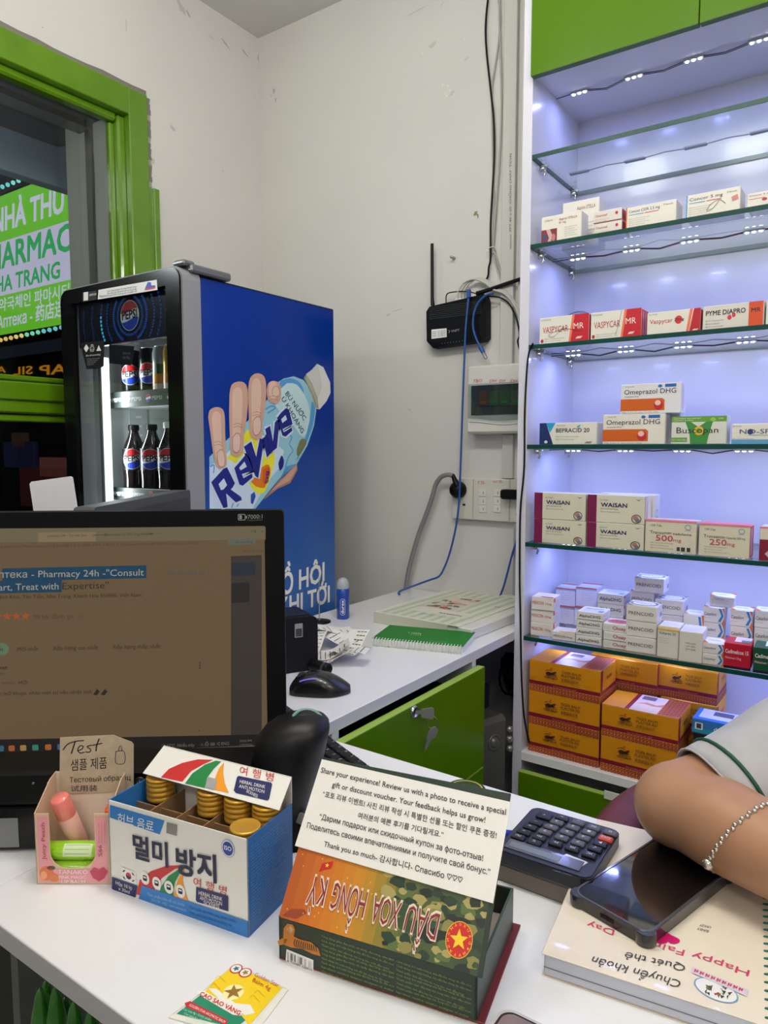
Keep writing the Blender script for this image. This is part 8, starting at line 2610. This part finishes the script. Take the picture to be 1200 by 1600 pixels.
def melt(mb, name, root, voxel, m, smooth=6):
    """fuse overlapping solids into one continuous surface"""
    ob = mb.build(name + '_tmp')
    md = ob.modifiers.new('r', 'REMESH'); md.mode = 'VOXEL'; md.voxel_size = voxel
    sm_ = ob.modifiers.new('s', 'SMOOTH'); sm_.factor = 0.5; sm_.iterations = smooth
    dg = bpy.context.evaluated_depsgraph_get()
    ev = ob.evaluated_get(dg)
    me = bpy.data.meshes.new_from_object(ev)
    bpy.data.objects.remove(ob)
    inv = INV[root]
    me.transform(inv)
    me.materials.clear(); me.materials.append(m)
    me.polygons.foreach_set('use_smooth', [True] * len(me.polygons))
    me.polygons.foreach_set('material_index', [0] * len(me.polygons))
    me.name = name
    o2 = bpy.data.objects.new(name, me)
    COL.objects.link(o2)
    o2.parent = root
    return o2


def hand(mb, wrist, fwd, up, side, flip):
    """palm, four bent fingers of unequal length and a thumb from the side of the palm"""
    fwd, up, side = fwd.normalized(), up.normalized(), side.normalized()
    mb.tube([wrist - fwd * 0.01, wrist + fwd * 0.03, wrist + fwd * 0.075, wrist + fwd * 0.09], [0.025, 0.034, 0.040, 0.034], SKIN, 16, flat=0.42, upv=up)
    for k, (o_, l_) in enumerate(((-0.030, 0.066), (-0.010, 0.078), (0.010, 0.072), (0.029, 0.056))):
        b0 = wrist + fwd * 0.080 + side * o_
        mb.tube([b0, b0 + fwd * l_ * 0.42 - up * 0.004, b0 + fwd * l_ * 0.74 - up * 0.014, b0 + fwd * l_ * 0.95 - up * 0.028], [0.0098, 0.0092, 0.0084, 0.0066], SKIN, 10)
    t0 = wrist + fwd * 0.028 - side * 0.030 * flip
    mb.tube([t0, t0 + fwd * 0.030 - side * 0.018 * flip - up * 0.004, t0 + fwd * 0.056 - side * 0.020 * flip - up * 0.008, t0 + fwd * 0.072 - side * 0.016 * flip - up * 0.012], [0.013, 0.0115, 0.0100, 0.0078], SKIN, 10)


bd = MB()
# trunk and legs, seated
ell_rings(bd, [(TC + V(0, 0.03, 0.46), 0.15, 0.11), (TC + V(0, 0.02, 0.54), 0.165, 0.115), (TC + V(0, 0.0, 0.66), 0.145, 0.10), (TC + V(0, -0.03, 0.80), 0.155, 0.105), (TC + V(0, -0.06, 0.90), 0.165, 0.10), (TC + V(0, -0.075, 0.97), 0.13, 0.075), (TC + V(0, -0.085, 1.01), 0.07, 0.055)], SKIN)
for s in (-1, 1):
    bd.tube([TC + V(s * 0.09, 0.02, 0.50), TC + V(s * 0.11, -0.20, 0.51), TC + V(s * 0.12, -0.40, 0.50), TC + V(s * 0.12, -0.42, 0.47), TC + V(s * 0.12, -0.38, 0.28), TC + V(s * 0.12, -0.36, 0.07)], [0.085, 0.078, 0.060, 0.058, 0.052, 0.036], SKIN, 16)
    bd.tube([TC + V(s * 0.12, -0.34, 0.045), TC + V(s * 0.125, -0.44, 0.04), TC + V(s * 0.13, -0.53, 0.03)], [0.040, 0.038, 0.026], SKIN, 14)
# neck and head, looking down to the counter
HC = TC + V(-0.02, -0.155, 1.185)
bd.tube([TC + V(0, -0.08, 0.97), TC + V(-0.005, -0.10, 1.05), HC + V(0, 0.02, -0.03)], [0.060, 0.053, 0.055], SKIN, 16)
ball(bd, HC, 0.1, SKIN, (0.76, 0.92, 1.12))
ball(bd, HC + V(-0.004, -0.040, -0.050), 0.06, SKIN, (0.92, 0.88, 1.0))
bd.tube([HC + V(-0.004, -0.085, 0.012), HC + V(-0.006, -0.103, -0.020), HC + V(-0.006, -0.100, -0.030)], [0.007, 0.013, 0.010], SKIN, 10)
for s in (-1, 1):
    ball(bd, HC + V(s * 0.078, 0.010, -0.01), 0.028, SKIN, (0.35, 0.7, 1.1), 8)
# right arm (in view)
ue = (SHO - ELB)
wA = ELB + fd * 0.11
arm = [SHO + V(0.06, 0.02, 0.0), SHO, ELB + ue * 0.62 + V(0, 0, -0.004), ELB + ue * 0.30 + V(0.002, 0.004, -0.002), ELB + V(0.010, 0.008, 0.002), ELB + V(0.014, -0.006, -0.001), ELB + fd * 0.05 + V(0, 0, 0.001), ELB + fd * 0.10, ELB + fd * 0.16, WRI]
bd.tube(arm, [0.062, 0.058, 0.049, 0.044, 0.0425, 0.043, 0.0455, 0.042, 0.036, 0.028], SKIN, 26)
ball(bd, ELB + V(-0.001, 0.001, -0.003), 0.0445, SKIN)
hand(bd, WRI, fd + V(0.25, 0.1, 0), Z, fd.cross(Z), -1)
# left arm
EL2 = TC + V(0.30, -0.24, 0.825); SH2 = TC + V(0.19, -0.08, 0.955); W2 = V(0.30, 0.735, 0.79)
bd.tube([SH2 - V(0.06, 0, 0), SH2, (SH2 + EL2) / 2, EL2 + V(0, 0.01, 0), EL2 * 0.5 + W2 * 0.5, W2], [0.062, 0.060, 0.052, 0.047, 0.041, 0.028], SKIN, 20)
ball(bd, EL2, 0.046, SKIN)
hd = (W2 - EL2).normalized()
hand(bd, W2, hd, Z, hd.cross(Z), 1)
melt(bd, 'body', pe, 0.0055, SKIN, 8)
# face details and hair
for s in (-1, 1):
    e = MB(); ball(e, HC + V(s * 0.030 - 0.004, -0.084, 0.004), 0.010, mat((236, 232, 228), 0.2), (1.2, 0.6, 0.6), 8)
    ball(e, HC + V(s * 0.030 - 0.004, -0.0885, 0.002), 0.005, mat((30, 20, 16), 0.2), (1, 0.6, 1), 6)
    part(e, 'eye', pe)
    part(MB().tube([HC + V(s * 0.016 - 0.004, -0.091, 0.024), HC + V(s * 0.032 - 0.004, -0.088, 0.029), HC + V(s * 0.048 - 0.004, -0.074, 0.023)], [0.003, 0.0036, 0.002], mat((34, 26, 22), 0.7), 6), 'eyebrow', pe)
part(MB().tube([HC + V(-0.026, -0.087, -0.060), HC + V(-0.004, -0.0965, -0.059), HC + V(0.018, -0.087, -0.060)], [0.002, 0.0052, 0.002], mat((176, 96, 88), 0.5), 8), 'lips', pe)
hr = MB()
HAIR = noisy('black_hair', (18, 15, 14), (34, 28, 26), scale=60, rough=0.45, stretch=(6, 6, 0.6))
ball(hr, HC + V(0, 0.020, 0.022), 0.104, HAIR, (0.82, 0.92, 1.04))
hr.tube([HC + V(0, 0.085, 0.02), HC + V(0, 0.105, -0.08), HC + V(0.01, 0.10, -0.20), HC + V(0.01, 0.09, -0.30)], [0.055, 0.045, 0.032, 0.012], HAIR, 12)
for s in (-1, 1):
    hr.tube([HC + V(s * 0.055, -0.045, 0.075), HC + V(s * 0.078, -0.02, 0.03), HC + V(s * 0.080, 0.02, -0.05)], [0.022, 0.017, 0.012], HAIR, 10)
melt(hr, 'hair', pe, 0.008, HAIR, 4)
# shirt
st_ = MB()
ell_rings(st_, [(TC + V(0, 0.03, 0.50), 0.185, 0.135), (TC + V(0, 0.01, 0.62), 0.172, 0.128), (TC + V(0, -0.03, 0.78), 0.176, 0.128), (TC + V(0, -0.06, 0.89), 0.182, 0.120), (TC + V(0, -0.075, 0.965), 0.150, 0.094), (TC + V(0, -0.085, 1.005), 0.082, 0.068)], SHIRT, 24)
st_.tube([TC + V(-0.10, -0.07, 0.945), SHO + V(0.0, 0.0, 0.004), SHO - ue * 0.05], [0.078, 0.084, 0.083], SHIRT, 20)
st_.tube([TC + V(0.10, -0.07, 0.945), SH2, SH2 * 0.55 + EL2 * 0.45], [0.078, 0.080, 0.074], SHIRT, 20)
shirt = melt(st_, 'shirt', pe, 0.009, SHIRT, 8)


def open_tube(mb, cs, rads, axis_list, m, n=36, th=0.0018, wob=0.0):
    """a hollow sleeve: outer wall, folded edge, inner wall"""
    outer, inner = [], []
    for j, (c, r, ax) in enumerate(zip(cs, rads, axis_list)):
        x = ax.cross(Z).normalized(); y = x.cross(ax).normalized()
        ro, ri = [], []
        for i in range(n):
            a = 2 * math.pi * i / n
            rr = r * (1 + wob * (math.sin(3 * a + j * 0.55) * 0.6 + math.sin(5 * a - j * 0.8) * 0.4) * (j / len(cs)))
            p = x * math.cos(a) + y * math.sin(a) * 1.04
            ro.append(c + p * rr); ri.append(c + p * (rr - th))
        outer.append(ro); inner.append(ri)
    rings = outer + inner[::-1]
    vs = [p for r in rings for p in r]
    fs = []
    for j in range(len(rings) - 1):
        for i in range(n):
            fs.append((j * n + i, j * n + (i + 1) % n, (j + 1) * n + (i + 1) % n, (j + 1) * n + i))
    mb.add(vs, fs, m, True)
    return outer


ua = (ELB - SHO).normalized()
LS = (SHO - ELB).length
cuff = (LS - 0.047)
cs, rr_, axs = [], [], []
NS = 30
for j in range(NS + 1):
    s = -0.03 + (cuff + 0.03) * j / NS
    k = j / NS
    cs.append(SHO + ua * s + V(0.0, -0.006 * k, 0.004 - 0.022 * k))
    rr_.append(0.084 - 0.0235 * k + 0.004 * math.sin(math.pi * k))
    axs.append((ua + V(0.10 * k, 0.0, -0.10 * k)).normalized())
sl = MB()
outer = open_tube(sl, cs, rr_, axs, SHIRT, wob=0.035)
part(sl, 'sleeve', shirt)
ri = NS - 2
ring = [p + (p - cs[ri]).normalized() * 0.0008 for p in outer[ri]]
part(MB().tube(ring, 0.0021, TRIM, 6, True), 'green_trim', shirt, 'dark green piping round the sleeve')
ring = [p + (p - cs[-1]).normalized() * 0.0002 for p in outer[-1]]
part(MB().tube(ring, 0.0012, SHIRT, 6, True), 'cuff_hem', shirt)
pn = MB()
for s in (-1, 1):
    pn.tube([TC + V(s * 0.09, 0.03, 0.50), TC + V(s * 0.11, -0.20, 0.51), TC + V(s * 0.12, -0.40, 0.505), TC + V(s * 0.12, -0.44, 0.46), TC + V(s * 0.12, -0.39, 0.28), TC + V(s * 0.12, -0.36, 0.09)], [0.098, 0.090, 0.072, 0.068, 0.062, 0.055], SKIN, 16)
ell_rings(pn, [(TC + V(0, 0.03, 0.44), 0.16, 0.12), (TC + V(0, 0.03, 0.50), 0.18, 0.13), (TC + V(0, 0.02, 0.56), 0.175, 0.125)], SKIN)
melt(pn, 'trousers', pe, 0.010, mat((30, 32, 40), 0.8), 6)
# bracelet of silver beads lying round the forearm
bt = thing('bracelet', 'silver chain bracelet with one large bead on the forearm', 'bracelet', WRA)
SILV = mat((206, 200, 192), 0.22, 0.9, name='silver')
bc_ = ELB + fd * ((WRA - ELB).dot(fd))
bx_ax = fd.cross(Z).normalized(); by_ax = bx_ax.cross(fd).normalized()
br = 0.0425
N_ = 64
for i in range(N_):
    a = 2 * math.pi * i / N_
    tilt = 0.020 * math.sin(a)
    c = bc_ + bx_ax * (br * math.cos(a)) + by_ax * (br * math.sin(a)) + fd * (tilt * 1.0 + 0.0008 * (-1) ** i)
    b_ = MB(); ball(b_, c, 0.0023, SILV, (1, 1, 1), 5)
    part(b_, 'bead', bt)
a = math.radians(-26)
b_ = MB(); ball(b_, bc_ + bx_ax * (0.0450 * math.cos(a)) + by_ax * (0.0450 * math.sin(a)) + fd * (0.020 * math.sin(a)), 0.0058, SILV, (1, 1, 1), 10)
part(b_, 'large_bead', bt)

# chair
ch = thing('leather_chair', 'dark red leather armchair behind the counter', 'chair', (0.25, 1.15, 0))
LEA = noisy('red_leather', (88, 30, 28), (102, 38, 34), scale=30, rough=0.55, bump=0.2, bscale=120)
part(MB().box((0.02, 0.90, 0.37), (0.48, 1.32, 0.445), LEA, 0.03), 'seat', ch)
part(MB().box((0.03, 1.30, 0.46), (0.47, 1.38, 0.98), LEA, 0.03), 'backrest', ch)
for s in (-1, 1):
    xx = 0.25 + s * 0.27
    if s < 0:
        pts = [V(-0.12, 1.34, 0.62), V(-0.20, 1.26, 0.655), V(-0.262, 1.12, 0.668), V(-0.285, 1.00, 0.668), V(-0.282, 0.90, 0.660)]
    else:
        pts = [V(0.56, 1.30, 0.62), V(0.58, 1.2, 0.655), V(0.585, 1.08, 0.668), V(0.58, 0.94, 0.668)]
    part(MB().tube(smooth_path(pts, 4), 0.030, LEA, 14, flat=0.7, upv=(0, 0, 1)), 'armrest', ch)
    q = pts[2]
    part(MB().tube([V(0.25 + s * 0.20, 1.12, 0.39), V(0.25 + s * 0.29, 1.12, 0.42), q - V(0, 0, 0.02)], 0.014, BLK, 8), 'arm_support', ch)
part(MB().tube([V(0.25, 1.12, 0.09), V(0.25, 1.12, 0.375)], 0.028, BLK, 12), 'column', ch)
for k in range(5):
    a = 2 * math.pi * k / 5 + 0.3
    e = V(0.25 + 0.28 * math.cos(a), 1.12 + 0.20 * math.sin(a), 0.06)
    part(MB().tube([V(0.25, 1.12, 0.10), e], [0.024, 0.016], BLK, 8), 'leg', ch)
    f = Frame(e - V(0.012, 0, 0.030), (0, 1, 0), (0, 0, 1)); f.n = V(1, 0, 0)
    part(MB().lathe(f, [(0.026, 0), (0.029, 0.006), (0.029, 0.018), (0.026, 0.024)], BLKM, 12), 'castor', ch)
